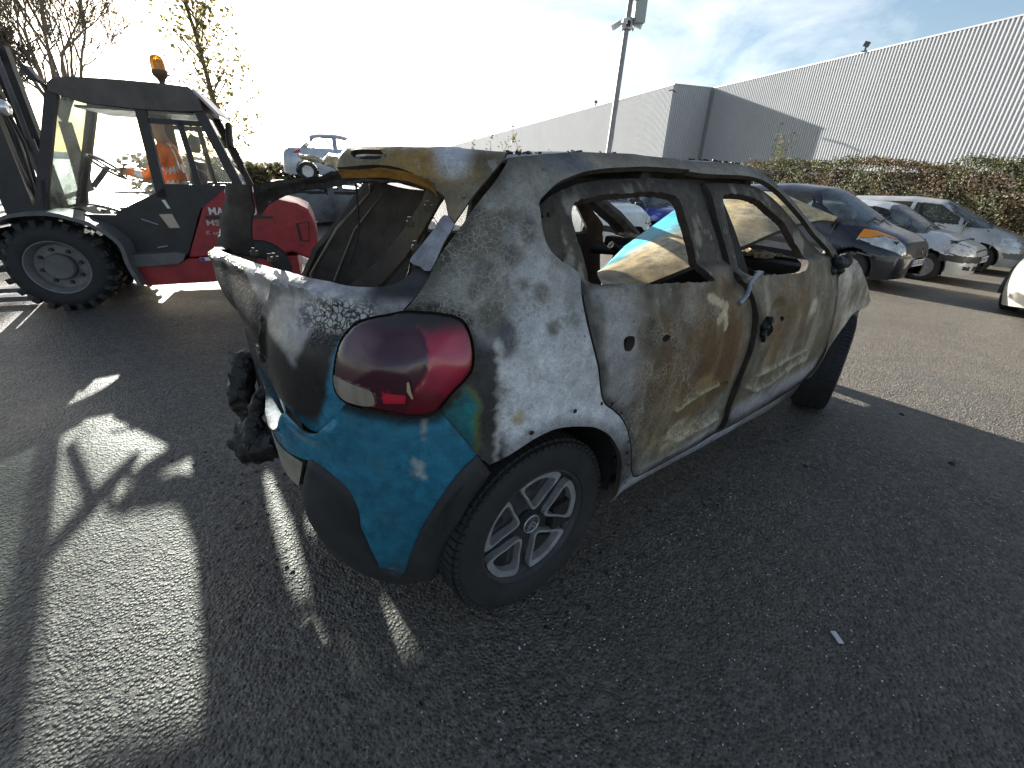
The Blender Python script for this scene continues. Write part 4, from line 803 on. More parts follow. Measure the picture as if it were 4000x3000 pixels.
# ---- bumper (surviving paint) with its black lower cladding
bump_out = join(dens(TR['tgseam'][:8], .012), dens([(0.944, .758), (0.965, .735), (0.985, .695), (1.02, .672), (1.15, .668), (1.351, .668), (1.60, .668), (1.85, .668)], .015), lin([(1.85, .668), (1.85, .625)], .02), dens([(1.85, .625), (1.5, .622), (1.2, .62), (1.0, .625), (0.888, .632)], .02), dens(TR['trimL'][::-1][1:], .010), dens(TR['trimR'][::-1], .010)[1:], dens(TR['bgap'][::-1], .012), dens(LAMP[9:17], .012))
bump_out = [(a, b) for a, b in bump_out]
def off_bump(s, z):
    o = 0.006+0.016*np.exp(-(dist_poly(s, z, [(1.9, .665), (1.05, .668), (0.985, .69), (0.95, .745), (0.9, .725), (0.85, .715), (0.80, .745)])/0.022)**2)*(s > .79)
    o = o+0.016*np.exp(-(dist_poly(s, z, [(0.755, .45), (0.742, .35), (0.735, .27)])/0.03)**2)-0.008*np.exp(-(((s-.62)/.05)**2+((z-.45)/.15)**2))
    return o + 0.004*(fbm(s*5, z*5, 33)-.5)
panel('rear_bumper', bump_out, [], 0.011, off_bump, 0.006, BM2, paint_teal, CARX)
RB = CARX.children[-1]; RB['label'] = 'teal rear bumper corner with its paint intact'
clad = join(dens(TR['trimL'], .012), dens([(0.888, .632), (0.92, .56), (0.945, .50), (0.975, .40), (0.97, .32), (0.96, .25), (0.93, .20), (0.87, .155), (0.79, .13), (0.70, .13), (0.64, .165)], .014), lin([(0.64, .165), (0.685, .209)], .012))
panel('bumper_cladding', clad, [], 0.012, lambda s, z: 0.014*np.sin(np.clip(dist_poly(s, z, clad, True)/0.022, 0, 1)*PI/2), 0.008, [M_BLACKPL, M_SOOT2], None, CARX, base=0.004)
valance = join(dens([(0.975, .50), (1.2, .50), (1.7, .50), (1.95, .50)], .03), lin([(1.95, .50), (1.95, .24)], .03), dens([(1.95, .24), (1.5, .20), (1.1, .19), (0.94, .205)], .03), lin([(0.94, .205), (0.97, .32)], .03))
panel('bumper_valance', valance, [], 0.025, None, 0.008, [M_BLACKPL, M_SOOT2], None, CARX, base=-0.012)
strip = join(dens([(0.901, .622), (0.952, .626), (1.10, .632), (1.35, .635), (1.60, .632)], .014), lin([(1.60, .632), (1.60, .56), (1.56, .53)], .014), dens([(1.56, .53), (1.2, .525), (1.0, .522), (0.946, .521)], .014))
def paint_strip(s, z):
    c = metal_base(s, z, 95, (.30, .30, .31), (.56, .56, .57)); return c, np.zeros(len(s)), np.full(len(s), .35)
panel('bumper_strip', strip, [], 0.014, lambda s, z: 0.010*(fbm(s*7, z*7, 35)-.5), 0.01, BM2, paint_strip, CARX, base=0.012)
# wheel-arch cladding behind the rear wheel
ti = TR['trimin'][1:]
arch_trim = join(dens(TR['trimR'], .012), lin([(0.685, .212), (0.64, .170), (0.60, .185)], .012), dens(ti[::-1], .012)[1:])
panel('arch_cladding', arch_trim, [], 0.012, lambda s, z: 0.010*np.sin(np.clip(dist_poly(s, z, arch_trim, True)/0.02, 0, 1)*PI/2), 0.03, [M_BLACKPL, M_BLACKPL], None, CARX, base=0.010)
# number plate with what can be read of it
M_PLATE = simple('plate_white', (0.62, 0.62, 0.60), 0.35); M_INK = simple('plate_ink', (0.02, 0.02, 0.02), 0.5); M_PBLUE = simple('plate_blue', (0.02, 0.05, 0.30), 0.4)
def plate(name, text, w, h, mats, parent, M, bands=True):
    """flat number plate in its own XZ plane facing -Y, with raised characters"""
    mb = MB(); mb.box((0, 0, 0), (w, 0.006, h), bev=0.002); p = mb.build(name, mats[0], parent)
    for sx in ((-1, 1) if bands else ()):
        q = MB(); q.box((sx*(w/2-0.022), -0.0042, 0), (0.040, 0.002, h-0.006)); q.build('plate_band', M_PBLUE, p)
    cu = bpy.data.curves.new('chars', 'FONT'); cu.body = text; cu.size = h*0.92; cu.align_x = 'CENTER'; cu.align_y = 'CENTER'; cu.extrude = 0.0006
    t = bpy.data.objects.new('plate_characters', cu); COL.objects.link(t)
    dg = bpy.context.evaluated_depsgraph_get(); me = bpy.data.meshes.new_from_object(t.evaluated_get(dg)); bpy.data.objects.remove(t)
    me.materials.append(mats[1]); xs = [v.co.x for v in me.vertices]; k = (w-0.10)/max(1e-6, (max(xs)-min(xs)))
    for v in me.vertices: v.co = Vector((v.co.x*k, -0.0042-v.co.z, v.co.y))
    link(bpy.data.objects.new('plate_characters', me), p)
    p.matrix_local = M; return p
pm_ = Matrix.Translation((-0.538, 0.0, .728)) @ Matrix.Rotation(rad(-95), 4, 'Z')
rec = lin([(0.955, .66), (1.351, .655), (1.80, .66), (1.80, .83), (1.351, .83), (0.93, .80), (0.955, .66)], .03)[:-1]
panel('plate_recess', rec, [], .03, None, .006, [M_BLACKPL, M_SOOT2], None, CARX, base=-0.062)
ls_ = np.array([0.975, 1.0, 1.05, 1.15, 1.25, 1.351, 1.5, 1.7, 1.84]); lz_ = np.array([.70, .682, .671, .668, .668, .668, .668, .668, .668])
lp0 = Sd(ls_, lz_, .024); lp1 = Sd(ls_, lz_-.006, -.030)
ruled('bumper_ledge', lp0, lp1, BM2, CARX, 4, .006, flat((.020, .12, .16), 0, .55, .3), 0.002)
plate('number_plate', 'EW 95L FZ', 0.52, 0.11, (M_PLATE, M_INK), CARX, pm_, False)
for yy_, zz_, lx_ in ((-0.19, .772, .05), (-0.03, .785, .07)):
    mb = MB(); mb.box((-0.556, yy_, zz_), (.03, lx_, .035), bev=.006); mb.build('plate_lamp', M_CHAR, CARX)

# ---- wheels
def make_wheel(cover=True):
    e = empty('wheel')
    t = MB(); R, w = 0.314, 0.10
    prof = [(0.205, -0.085), (0.215, -0.098), (0.235, -0.104), (0.265, -0.106), (0.288, -0.101), (0.302, -0.088), (0.310, -0.072), (0.313, -0.05), (0.314, 0), (0.313, 0.05), (0.310, 0.072), (0.302, 0.088), (0.288, 0.1), (0.26, 0.104), (0.215, 0.09), (0.2, 0.07)]
    t.lathe(prof, (0, 0, 0), 'Y', 64)
    for k in range(72):          # tread and shoulder blocks
        a = 2*PI*k/72; ca, sa = math.cos(a), math.sin(a)
        for yy, ww in ((-0.066, .036), (-0.022, .03), (0.022, .03), (0.066, .036)):
            t.box((ca*0.3125, yy, sa*0.3125), (0.007, ww, 0.021), ry=-a)
        t.box((ca*0.3005, -0.091, sa*0.3005), (0.012, 0.010, 0.020), ry=-a, rz=0)
    ty = t.build('tyre', M_TYRE, e, 30)
    r = MB(); r.lathe([(0.0, -0.040), (0.03, -0.040), (0.05, -0.030), (0.19, -0.045), (0.203, -0.078), (0.212, -0.086), (0.214, -0.092), (0.206, -0.094), (0.2, -0.08)], (0, 0, 0), 'Y', 64)
    r.lathe([(0.20, -0.05), (0.2, 0.07)], (0, 0, 0), 'Y', 48)
    rim = r.build('wheel_cover' if cover else 'rim', M_COVER if cover else M_SOOT2, e, 35)
    if cover:
        def rp(rr, a): return (rr*math.cos(a), rr*math.sin(a))
        for k in range(5):
            a0 = 2*PI*k/5+rad(17)
            core = [rp(.058, a0), rp(.120, a0-.40), rp(.176, a0-.49), rp(.195, a0-.40), rp(.199, a0), rp(.195, a0+.40), rp(.176, a0+.49), rp(.120, a0+.40)]
            lo = dens(core, .006, True); c0 = np.mean(lo, 0); li = [tuple(c0+(np.array(q)-c0)*.77+np.array(rp(-.008, a0))) for q in lo]
            n = len(lo); V = []; y0, y1 = -0.052, -0.078
            dep = lambda q: y1 - 0.010*(math.hypot(*q)/.2)+0.010
            V += [(q[0], dep(q), q[1]) for q in lo]+[(q[0], dep(q), q[1]) for q in li]+[(q[0], y0, q[1]) for q in lo]+[(q[0], -0.047, q[1]) for q in li]
            Fc = [(i, (i+1) % n, n+(i+1) % n, n+i) for i in range(n)]+[(i, 2*n+i, 2*n+(i+1) % n, (i+1) % n) for i in range(n)]+[(n+i, n+(i+1) % n, 3*n+(i+1) % n, 3*n+i) for i in range(n)]
            m = MB(); m.add(V, Fc); m.build('spoke_loop', M_SILV, rim, 30)
            # dark window and its inner floor
            wi = [tuple(c0+(np.array(q)-c0)*.58+np.array(rp(.020, a0))) for q in lo]; m = MB(); m.add([(q[0], -0.0495, q[1]) for q in wi], [tuple(range(len(wi)))]); m.build('cover_window', M_SOOT2, rim)
        m = MB(); m.lathe([(0.0, -0.074), (0.028, -0.073), (0.034, -0.068), (0.036, -0.045)], (0, 0, 0), 'Y', 28); cap = m.build('centre_cap', M_COVER, rim, 40)
        m = MB()
        for dz in (0.0, -0.014):     # two stacked chevrons
            for sx in (-1, 1): m.bar((0, -0.0755, .012+dz), (sx*.017, -0.0755, -.004+dz), .004, .005, (0, 1, 0))
        m.lathe([(0.030, -0.072), (0.032, -0.075), (0.034, -0.072)], (0, 0, 0), 'Y', 28)
        m.build('cap_emblem', M_SILV, cap)
    return e
M_COVER = simple('wheel_cover_dark', (0.045, 0.046, 0.050), 0.45, noise=0.35, nscale=25)
M_SILV = simple('wheel_cover_silver', (0.50, 0.50, 0.51), 0.32, metal=0.6, noise=0.25, nscale=30)
wr = make_wheel(True); wr.parent = CARX; wr.location = (0.0, -0.708, .314); wr.rotation_euler = (0, rad(8), 0)
wf = make_wheel(False); wf.parent = CARX; wf.location = (2.53, -0.775, .312); wf.rotation_euler = (0, 0, rad(15))
wl = copy_tree(wf, CARX); wl.location = (0, 0.715, .314); wl.rotation_euler = (0, 0, PI)
wl2 = copy_tree(wf, CARX); wl2.location = (2.52, 0.715, .312); wl2.rotation_euler = (0, 0, PI+rad(12))

# ---- underbody, interior and engine bay, all soot
m = MB()
m.box((1.02, 0, .30), (2.5, 1.40, .06)); m.box((-0.30, 0, .42), (.38, .94, .05)); m.box((0.0, 0, .50), (.55, 1.0, .04)); m.box((1.0, 0, .36), (2.3, .26, .10)); m.box((-0.52, 0, .58), (.05, .78, .34))
for sy in (-1, 1):
    m.box((1.05, sy*.745, .28), (1.9, .07, .10))
m.build('floor_pan', M_SOOT2, CARX)
for sy in (-1, 1):
    for xc in (0.0, 2.52):
        h = MB(); rr_ = 0.355 if xc == 0 else 0.385; h.lathe([(rr_+.01, 0.03), (rr_, .08), (rr_-.005, .26), (0.12, .275)], (xc, sy*(-.83) if sy > 0 else .83, .37), 'Y', 28, a0=rad(-12), a1=rad(165) if xc == 0 else rad(192))
        o = h.build('wheel_housing', M_SOOT2, CARX, 50)
        if sy < 0:
            for v in o.data.vertices: v.co.y = 2*.83-v.co.y
m = MB(); m.box((2.12, 0, .62), (.06, 1.42, .70)); m.box((2.02, 0, .92), (.14, 1.40, .07), bev=.02); m.tube([(1.86, -.72, .86), (1.84, -.2, .90), (1.84, .3, .90), (1.86, .72, .86)], .035, 10); m.box((1.86, -.02, .70), (.12, .34, .42), bev=.03); m.tube([(1.86, .36, .84), (1.62, .36, .95)], .025, 8)
m.build('dashboard', M_SOOT2, CARX, 40)
M_ASH = simple('ash_tan', (.26, .20, .12), .9, noise=.6, nscale=20, bump=.8, bscale=60)
m = MB(); q = random.Random(5)
m.box((2.04, 0.1, .965), (.12, .9, .015))
for i in range(60): m.box((2.04+q.uniform(-.06, .06), q.uniform(-.5, .6), .975), (q.uniform(.02, .06), q.uniform(.02, .08), q.uniform(.01, .03)), rz=q.uniform(0, 3), ry=q.uniform(-.4, .4))
m.build('dashboard_ash', M_ASH, CARX)
for yy in (-.36, .36):           # burnt seat frames
    m = MB(); m.tube([(1.05, yy-.2, .38), (.98, yy-.2, .58), (.90, yy-.19, .78), (.88, yy-.10, .83), (.88, yy+.10, .83), (.90, yy+.19, .78), (.98, yy+.2, .58), (1.05, yy+.2, .38)], .018, 8)
    m.tube([(1.05, yy-.2, .42), (1.5, yy-.2, .46), (1.5, yy+.2, .46), (1.05, yy+.2, .42)], .018, 8)
    for k in range(5): m.tube([(.98-.03*k, yy-.19, .58+.04*k), (1.0-.03*k, yy, .57+.04*k), (.98-.03*k, yy+.19, .58+.04*k)], .004, 5)
    m.build('seat_frame', M_SOOT, CARX, 40)
m = MB(); m.box((2.60, .1, .52), (.55, .60, .42), bev=.05); m.box((2.55, -.42, .55), (.30, .25, .30), bev=.04); m.box((3.02, 0, .52), (.06, 1.15, .42), bev=.02); m.box((3.12, 0, .47), (.09, 1.2, .12), bev=.03); m.tube([(2.3, .45, .78), (2.6, .3, .80), (2.9, .45, .7)], .03, 8)
for sy in (-1, 1): m.box((2.62, sy*.60, .62), (.95, .10, .22), bev=.03); m.box((2.52, sy*.55, .78), (.22, .2, .12), bev=.04)
m.build('engine_bay', M_SOOT2, CARX, 40)
m = MB(); m.box((3.02, -.58, .62), (.30, .20, .22), bev=.05); m.build('lamp_support', M_CHAR, CARX, 40)
panel('wing_liner', dens([(-2.42, .71), (-2.47, .63), (-2.44, .55), (-2.38, .47), (-2.2, .45), (-2.05, .52), (-2.1, .64), (-2.25, .68)], .03, True), [], .03, None, .01, [M_CHAR, M_CHAR], None, CARX, base=-0.03)
# rear seat back sheet standing in the hatch, lit edge of its flange
TLp, TRp, BRp, BLp = np.array((.10, .52, 1.30)), np.array((.19, .10, 1.265)), np.array((.02, .16, .74)), np.array((-.20, .60, .90))
ruled('seat_back', [TLp, (TLp+BLp)/2+np.array((-.01, 0, .02)), BLp, BLp+np.array((.02, 0, -.3))], [TRp, (TRp+BRp)/2+np.array((.02, .01, .03)), BRp, BRp+np.array((.0, 0, -.3))], BM2, CARX, 10, 0.012, flat((0.062, 0.050, 0.038), 0, .75, .5, 6), 0.02, 0.012, 6)
fl = MB(); fl.tube([TLp+np.array((-.012, -.005, .02)), TLp+np.array((-.03, -.03, -.05)), (TLp+BLp)/2+np.array((-.03, -.02, .0)), BLp+np.array((-.01, -.01, 0)), BLp+np.array((0, -.01, -.15))], [.004, .006, .007, .006, .005], 7); fl.tube([TLp+np.array((.0, -.10, -.05)), (TLp+BLp)/2+np.array((.02, -.10, 0)), BLp+np.array((.06, -.11, -.02))], [.003, .004, .004], 6)
fl.build('seat_flange', simple('scorched_steel', (.20, .175, .13), .55, metal=.2, noise=.4, nscale=12), CARX, 50)
# ---- left side of the shell (seen from inside and through the openings)
mir = lambda pl: [(a, b) for a, b in pl]
lo_out = join(dens([(0.12, 1.40)]+TR['rail'][3:], .03), dens(TR['apil'], .03), lin([(-1.777, 1.018), (-1.80, .94), (-1.90, .5), (-1.80, .22), (-1.0, .22), (-0.06, .30)], .03), dens(TR['arch'][::-1], .03), lin([(0.436, .66), (0.50, .66), (0.47, .82), (0.38, 1.0), (0.24, 1.19), (0.16, 1.31), (0.12, 1.392)], .03))
lrw = dens([(a, b) for a, b in TR['rwin']], .03, True)
lfw = dens([(-0.80, 1.32), (-0.79, 1.2), (-0.80, 1.02), (-1.20, 1.0), (-1.36, .99), (-1.56, .975), (-1.60, 1.0), (-1.48, 1.10), (-1.36, 1.19), (-1.2, 1.29), (-1.02, 1.335)], .03, True)
def paint_left(s, z):
    c = metal_base(s, z, 131, (.05, .045, .035), (.24, .21, .16)); return c, np.zeros(len(s)), np.full(len(s), .7)
panel('body_side', lo_out, [lrw, lfw], 0.03, soft_dents, 0.03, BM2, paint_left, CARX, mirror=True)
CARX.children[-1]['label'] = 'far left side of the shell, sooty inside'
m = MB(); pa = [on_axis(2290, 758, 1, .60), on_axis(2400, 850, 1, .64), on_axis(2470, 935, 1, .66)]
m.tube([pa[0]+np.array((-.05, 0, .04)), *pa, pa[2]+np.array((.06, 0, -.12))], [.045, .05, .06, .075, .09], 8); m.build('pillar', M_SOOT, CARX, 40)
for k in range(8):
    ph = MB(); c0 = pa[0]*(1-k/8)+pa[2]*(k/8); ph.lathe([(0.0, -.056), (0.009, -.056)], (c0[0], c0[1], c0[2]+.01), 'Y', 8); ph.build('pillar_hole', M_SOOT2, CARX)
# ---- melted fittings on the doors
M_STEELB = simple('blued_steel', (.22, .25, .29), .35, metal=.7, noise=.3, nscale=20)
m = MB(); a = S(np.array([-0.81]), np.array([1.02]))[0]; b = S(np.array([-0.70]), np.array([1.015]))[0]; c = S(np.array([-0.60]), np.array([.955]))[0]
m.tube([a+np.array((.06, -.01, .01)), a+np.array((0, -.03, .015)), b+np.array((0, -.05, .0)), (b+c)/2+np.array((0, -.06, -.004)), c+np.array((.0, -.05, 0))], [.005, .007, .008, .009, .009], 10); m.box(a+np.array((.02, -.02, .012)), (.04, .02, .014), bev=.003)
m.build('bent_lever', M_STEELB, CARX, 50)
m = MB(); q = random.Random(9)
for k in range(16):
    p = S(np.array([-1.735+q.uniform(-.05, .06)]), np.array([.99+q.uniform(-.04, .07)]))[0]; r = q.uniform(.018, .04); m.lathe([(0, -r), (r*.7, -r*.6), (r, 0), (r*.7, r*.7), (0, r)], p+np.array((0, q.uniform(-.03, .05), 0)), 'Z', 8)
m.build('mirror_remains', M_CHAR, CARX, 70)
# stray wires and clips round the hatch opening
for W_ in ([(.16, .12, 1.20), (.05, -.15, 1.16), (-.10, -.34, 1.12), (-.20, -.47, 1.14)], [(-.06, .30, 1.30), (-.10, .22, 1.12), (-.16, .20, 1.0)], [(-.24, -.50, 1.20), (-.20, -.42, 1.09), (-.26, -.40, 1.0)], [(.30, -.30, 1.36), (.32, -.28, 1.24), (.30, -.22, 1.17)]):
    m = MB(); m.tube(smooth_line(W_, .03), .004, 5); m.build('wire', M_SOOT2, CARX, 60)
q = random.Random(14)
for (s0, z0) in ((1.13, 1.10), (1.10, 1.105), (1.30, 1.095), (0.62, 1.17), (0.64, 1.22), (0.595, 1.255)):
    m = MB(); p = S(np.array([s0]), np.array([z0]))[0]; m.box(p+np.array((.012, 0, .012)), (.008, .022, .014), rz=q.uniform(0, 2), ry=q.uniform(-.4, .4), bev=.002); m.box(p+np.array((.012, .006, .020)), (.004, .010, .014), rz=q.uniform(0, 2)); m.build('clip', M_SOOT, CARX)
# burnt crumbs fallen round the sills
m = MB(); q = random.Random(21)
for k in range(300):
    x, y = (q.uniform(-.8, 2.6), q.uniform(-.98, -.72)) if q.random() < .6 else (q.gauss(-.68, .12), q.uniform(-.3, .9)); r = q.choice((.002, .003, .004, .006)); m.box((x, y, r*.4), (r*2, r*1.3, r*.8), rz=q.uniform(0, 3), ry=q.uniform(-.4, .4))
tag(m.build('burnt_crumbs', M_CHAR), 'small burnt black crumbs on the asphalt along the wreck', 'crumbs', kind='stuff')
m = MB(); p = S(np.array([-0.93]), np.array([.79]))[0]; q = random.Random(4)
for k in range(9): m.box(p+np.array((q.uniform(-.03, .05), q.uniform(-.012, .004), q.uniform(-.05, .05))), (.03, .02, .035), rz=q.uniform(0, 2), ry=q.uniform(-1, 1), bev=.006)
m.build('latch_remains', M_CHAR, CARX)
# fixing holes along the arch and sill: small dark plugs proud of the surface
for s0, z0, r in ((.33, .735, .007), (.20, .765, .007), (.10, .76, .006), (.055, .745, .009), (.005, .70, .007), (-.05, .62, .006), (-.065, .57, .006), (-.075, .52, .008), (-.10, .46, .006), (-.112, .40, .005), (-.115, .37, .005), (-.30, .305, .005), (-.45, .30, .006), (-.62, .285, .005), (-.80, .27, .006), (-1.0, .255, .005)):
    ring = [S(np.array([s0+r*math.cos(2*PI*i/9)]), np.array([z0+r*math.sin(2*PI*i/9)]))[0] for i in range(9)]
    nn = (Sn(np.array([s0]), np.array([z0]))*NSGN)[0]; e = 0.0165 if z0 > .35 else 0.002
    m = MB(); m.add([p+nn*(e if z0 > .35 and s0 > -.12 else .004) for p in ring], [tuple(range(9))]); m.build('fixing_hole', M_SOOT2, CARX)
# ---- melted bumper remains hanging and heaped behind the left rear
def melt(pts, rads, seed):
    mb = MB(); mb.tube(pts, rads, 14); o = mb.build('melted_plastic', M_CHAR, CARX, 60); q = np.array([v.co[:] for v in o.data.vertices])
    d = (fbm(q[:, 0]*30+q[:, 2]*13, q[:, 1]*30+q[:, 2]*21, seed)-.5)[:, None]*0.045*np.array((1, 1, 1)); c = q.mean(0)
    q = q+d*np.sign(q-c); o.data.vertices.foreach_set('co', q.ravel()); o.data.update(); return o
A_ = lambda u, v, y: on_axis(u, v, 1, y)
fine = lambda P, n=26: [tuple(np.array([np.interp(t, np.linspace(0, 1, len(P)), [p[k] for p in P]) for k in range(3)])) for t in np.linspace(0, 1, n)]
fr = lambda R, n=26: list(np.interp(np.linspace(0, 1, n), np.linspace(0, 1, len(R)), R))
melt(fine([A_(1000, 1375, .42), A_(955, 1410, .42), A_(945, 1500, .40), A_(955, 1580, .38), A_(975, 1650, .36)]), fr([.02, .05, .055, .045, .03]), 1)
melt(fine([A_(1060, 1490, .25), A_(1010, 1560, .25), A_(990, 1660, .24), A_(1000, 1720, .22)]), fr([.015, .03, .035, .05]), 2)
melt(fine([A_(940, 1700, .30), A_(980, 1735, .26), A_(1040, 1740, .20), A_(1085, 1710, .14)]), fr([.05, .075, .07, .03]), 3)
melt(fine([A_(1060, 1690, .20), A_(1010, 1700, .26), A_(960, 1690, .32)]), fr([.03, .06, .05]), 4)

# ================================================================== loose bonnet lying inside the shell
up = [on_axis(2345, 1062, 1, .05), on_axis(2440, 962, 1, .10), on_axis(2585, 856, 1, .18), on_axis(2660, 800, 1, .22), on_axis(2740, 768, 1, .20), on_axis(2850, 752, 1, .10), on_axis(2960, 745, 1, -.05), on_axis(3060, 755, 1, -.20), on_axis(3180, 815, 1, -.38), on_axis(3262, 858, 1, -.46)]
lw = [on_axis(2352, 1110, 1, -.38), on_axis(2400, 1120, 1, -.40), on_axis(2500, 1118, 1, -.42), on_axis(2580, 1085, 1, -.44), on_axis(2740, 1025, 1, -.46), on_axis(2920, 955, 1, -.47), on_axis(3040, 900, 1, -.48), on_axis(3120, 874, 1, -.49), on_axis(3200, 862, 1, -.495), on_axis(3255, 866, 1, -.50)]
def paint_bonnet(u, t):
    c = metal_base(u*3, t, 151, (.44, .35, .19), (.60, .52, .36))
    c = lerp(c, (.50, .37, .17), sstep(.42, .62, fbm(u*5, t*3, 152))*.6)
    c = lerp(c, (.06, .40, .47), sstep(.44, .28, t+.25*(fbm(u*12, t*8, 153)-.5))*sstep(.62, .50, u))
    c = lerp(c, (.06, .42, .52), blob(u, t, .36, .18, .14, .34, 154, .3)*.95)
    c = lerp(c, (.30, .36, .36), sstep(.55, .65, u)*sstep(.25, .12, t)*.8)
    c = lerp(c, (.10, .09, .08), (dist_poly(u, t, [(.70, .3), (.695, .5), (.69, .7)]) < .012+.01*fbm(u*30, t*10, 155))*.7)
    k = blob(u, t, .22, .35, .3, .12, 156)*.9
    return c, k, np.full(len(u), .5)
bo = ruled('loose_bonnet', up, lw, BM2, None, 22, 0.02, paint_bonnet, 0.03, 0.008, 9)
tag(bo, 'burnt teal and ochre bonnet panel lying inside the wrecked car', 'bonnet')

# ================================================================== rough-terrain forklift
def text_mesh(name, body, size, mat, parent, M, width=None, bold=0.0, shear=0.0):
    cu = bpy.data.curves.new('chars', 'FONT'); cu.body = body; cu.size = size; cu.extrude = 0.0015; cu.offset = bold; cu.shear = shear
    t = bpy.data.objects.new(name, cu); COL.objects.link(t)
    me = bpy.data.meshes.new_from_object(t.evaluated_get(bpy.context.evaluated_depsgraph_get())); bpy.data.objects.remove(t)
    me.materials.clear(); me.materials.append(mat)
    if width:
        xs = [v.co.x for v in me.vertices]; k = width/(max(xs)-min(xs))
        for v in me.vertices: v.co.x *= k
    o = link(bpy.data.objects.new(name, me), parent); o.matrix_local = M; return o
FK0 = ground_px(262, 1218); FKY = rad(-16)
FK = empty('forklift', (FK0[0], FK0[1], 0), FKY)
tag(FK, 'dark red rough-terrain forklift with glazed cab and orange beacon', 'forklift')
M_FRED = simple('forklift_red', (0.27, 0.022, 0.028), 0.42, noise=0.35, nscale=6, bump=0.05)
M_FBLK = simple('forklift_black', (0.028, 0.026, 0.028), 0.5, noise=0.35, nscale=8)
M_FGRY = simple('forklift_grey', (0.10, 0.10, 0.105), 0.45, noise=0.3, nscale=8)
M_FDUST = simple('roof_dusty', (0.085, 0.075, 0.068), 0.6, noise=0.4, nscale=5)
M_RIM = simple('rim_grey', (0.15, 0.148, 0.15), 0.5, noise=0.3, nscale=14)
M_STEEL = simple('bare_steel', (0.42, 0.42, 0.42), 0.3, metal=0.8, noise=.2)
M_WHT = simple('white_sticker', (0.62, 0.62, 0.6), 0.5)
M_AMBER = simple('amber_lens', (0.95, 0.42, 0.015), 0.2, trans=0.55, spec=.6)
M_ORANGE = simple('hivis_orange', (0.85, 0.17, 0.02), 0.8, noise=.15, nscale=30, bump=.3, bscale=60)
def glass_mat(name, tint, dirt, gl=0.08, dc=(.5, .52, .48)):
    m, nt, b = new_mat(name); N = nt.nodes.new; Lk = nt.links.new; out = [n for n in nt.nodes if n.type == 'OUTPUT_MATERIAL'][0]
    tr = N('ShaderNodeBsdfTransparent'); tr.inputs[0].default_value = (*tint, 1); go = N('ShaderNodeBsdfGlossy'); go.inputs['Roughness'].default_value = gl
    fr = N('ShaderNodeFresnel'); fr.inputs[0].default_value = 1.5; m1 = N('ShaderNodeMixShader'); Lk(fr.outputs[0], m1.inputs[0]); Lk(tr.outputs[0], m1.inputs[1]); Lk(go.outputs[0], m1.inputs[2])
    df = N('ShaderNodeBsdfDiffuse'); df.inputs[0].default_value = (*dc, 1); tl = N('ShaderNodeBsdfTranslucent'); tl.inputs[0].default_value = (*dc, 1)
    m0 = N('ShaderNodeMixShader'); m0.inputs[0].default_value = .5; Lk(df.outputs[0], m0.inputs[1]); Lk(tl.outputs[0], m0.inputs[2])
    tc = N('ShaderNodeTexCoord'); nz = N('ShaderNodeTexNoise'); nz.inputs['Scale'].default_value = 4; nz.inputs['Detail'].default_value = 7; Lk(tc.outputs['Object'], nz.inputs['Vector'])
    mr = N('ShaderNodeMapRange'); mr.inputs[1].default_value = .35; mr.inputs[2].default_value = .75; mr.inputs[3].default_value = dirt*.25; mr.inputs[4].default_value = dirt; Lk(nz.outputs['Fac'], mr.inputs[0])
    m2 = N('ShaderNodeMixShader'); Lk(mr.outputs[0], m2.inputs[0]); Lk(m1.outputs[0], m2.inputs[1]); Lk(m0.outputs[0], m2.inputs[2]); Lk(m2.outputs[0], out.inputs['Surface'])
    return m
M_CABGL = glass_mat('cab_glass', (.92, .96, .94), .07); M_CABDIRT = glass_mat('cab_glass_dirty', (.34, .40, .37), .80, .1, (.16, .18, .165))
YC0, YC1 = 0.25, 1.17                       # the two cab sides
XZ = dict(ax=(1, 0, 0), ay=(0, 0, 1))
def fprism(poly, y0, y1, name, mat, parent=FK, smooth=None):
    mb = MB(); mb.prism(poly, (0, y1-y0, 0), (0, y0, 0), **XZ); return mb.build(name, mat, parent, smooth)
# roof: a deep shell with a rounded front edge
rp_ = [(.37, 1.86), (.385, 1.92), (.43, 1.955), (.54, 1.98), (.9, 1.99), (1.21, 1.99), (1.42, 1.98), (1.47, 1.90), (1.49, 1.79), (1.3, 1.775), (1.0, 1.77), (.72, 1.78), (.54, 1.80)]
rf_ = fprism(rp_, YC0-.02, YC1+.02, 'cab_roof', M_FDUST, FK, 30)
bv = rf_.modifiers.new('b', 'BEVEL'); bv.width = .025; bv.segments = 2; bv.limit_method = 'ANGLE'; bv.angle_limit = rad(50)
mb = MB(); mb.box((.95, .71, 1.765), (.9, .84, .02)); mb.build('roof_lining', M_FBLK, FK)
mb = MB(); mb.bar((1.43, .30, 1.965), (1.60, .30, 1.77), .02, .012); mb.prism([(1.43, 1.97), (1.60, 1.775), (1.605, 1.785), (1.435, 1.985)], (0, .8, 0), (0, .32, 0), **XZ); mb.build('rear_visor', simple('visor_pale', (.5, .46, .45), .5), FK)
def pillar(pa, pb, wd, name='cab_pillar'):
    for yy in (YC0+.03, YC1-.03):
        mb = MB(); mb.bar((pa[0], yy, pa[1]), (pb[0], yy, pb[1]), .06, wd, up=(1, 0, 0)); mb.build(name, M_FBLK, FK)
pillar((-.03, .84), (.40, 1.90), .075); pillar((.965, 1.02), (.99, 1.80), .085); pillar((1.66, 1.12), (1.445, 1.82), .085); pillar((.03, .88), (.10, 1.15), .03, 'door_edge')
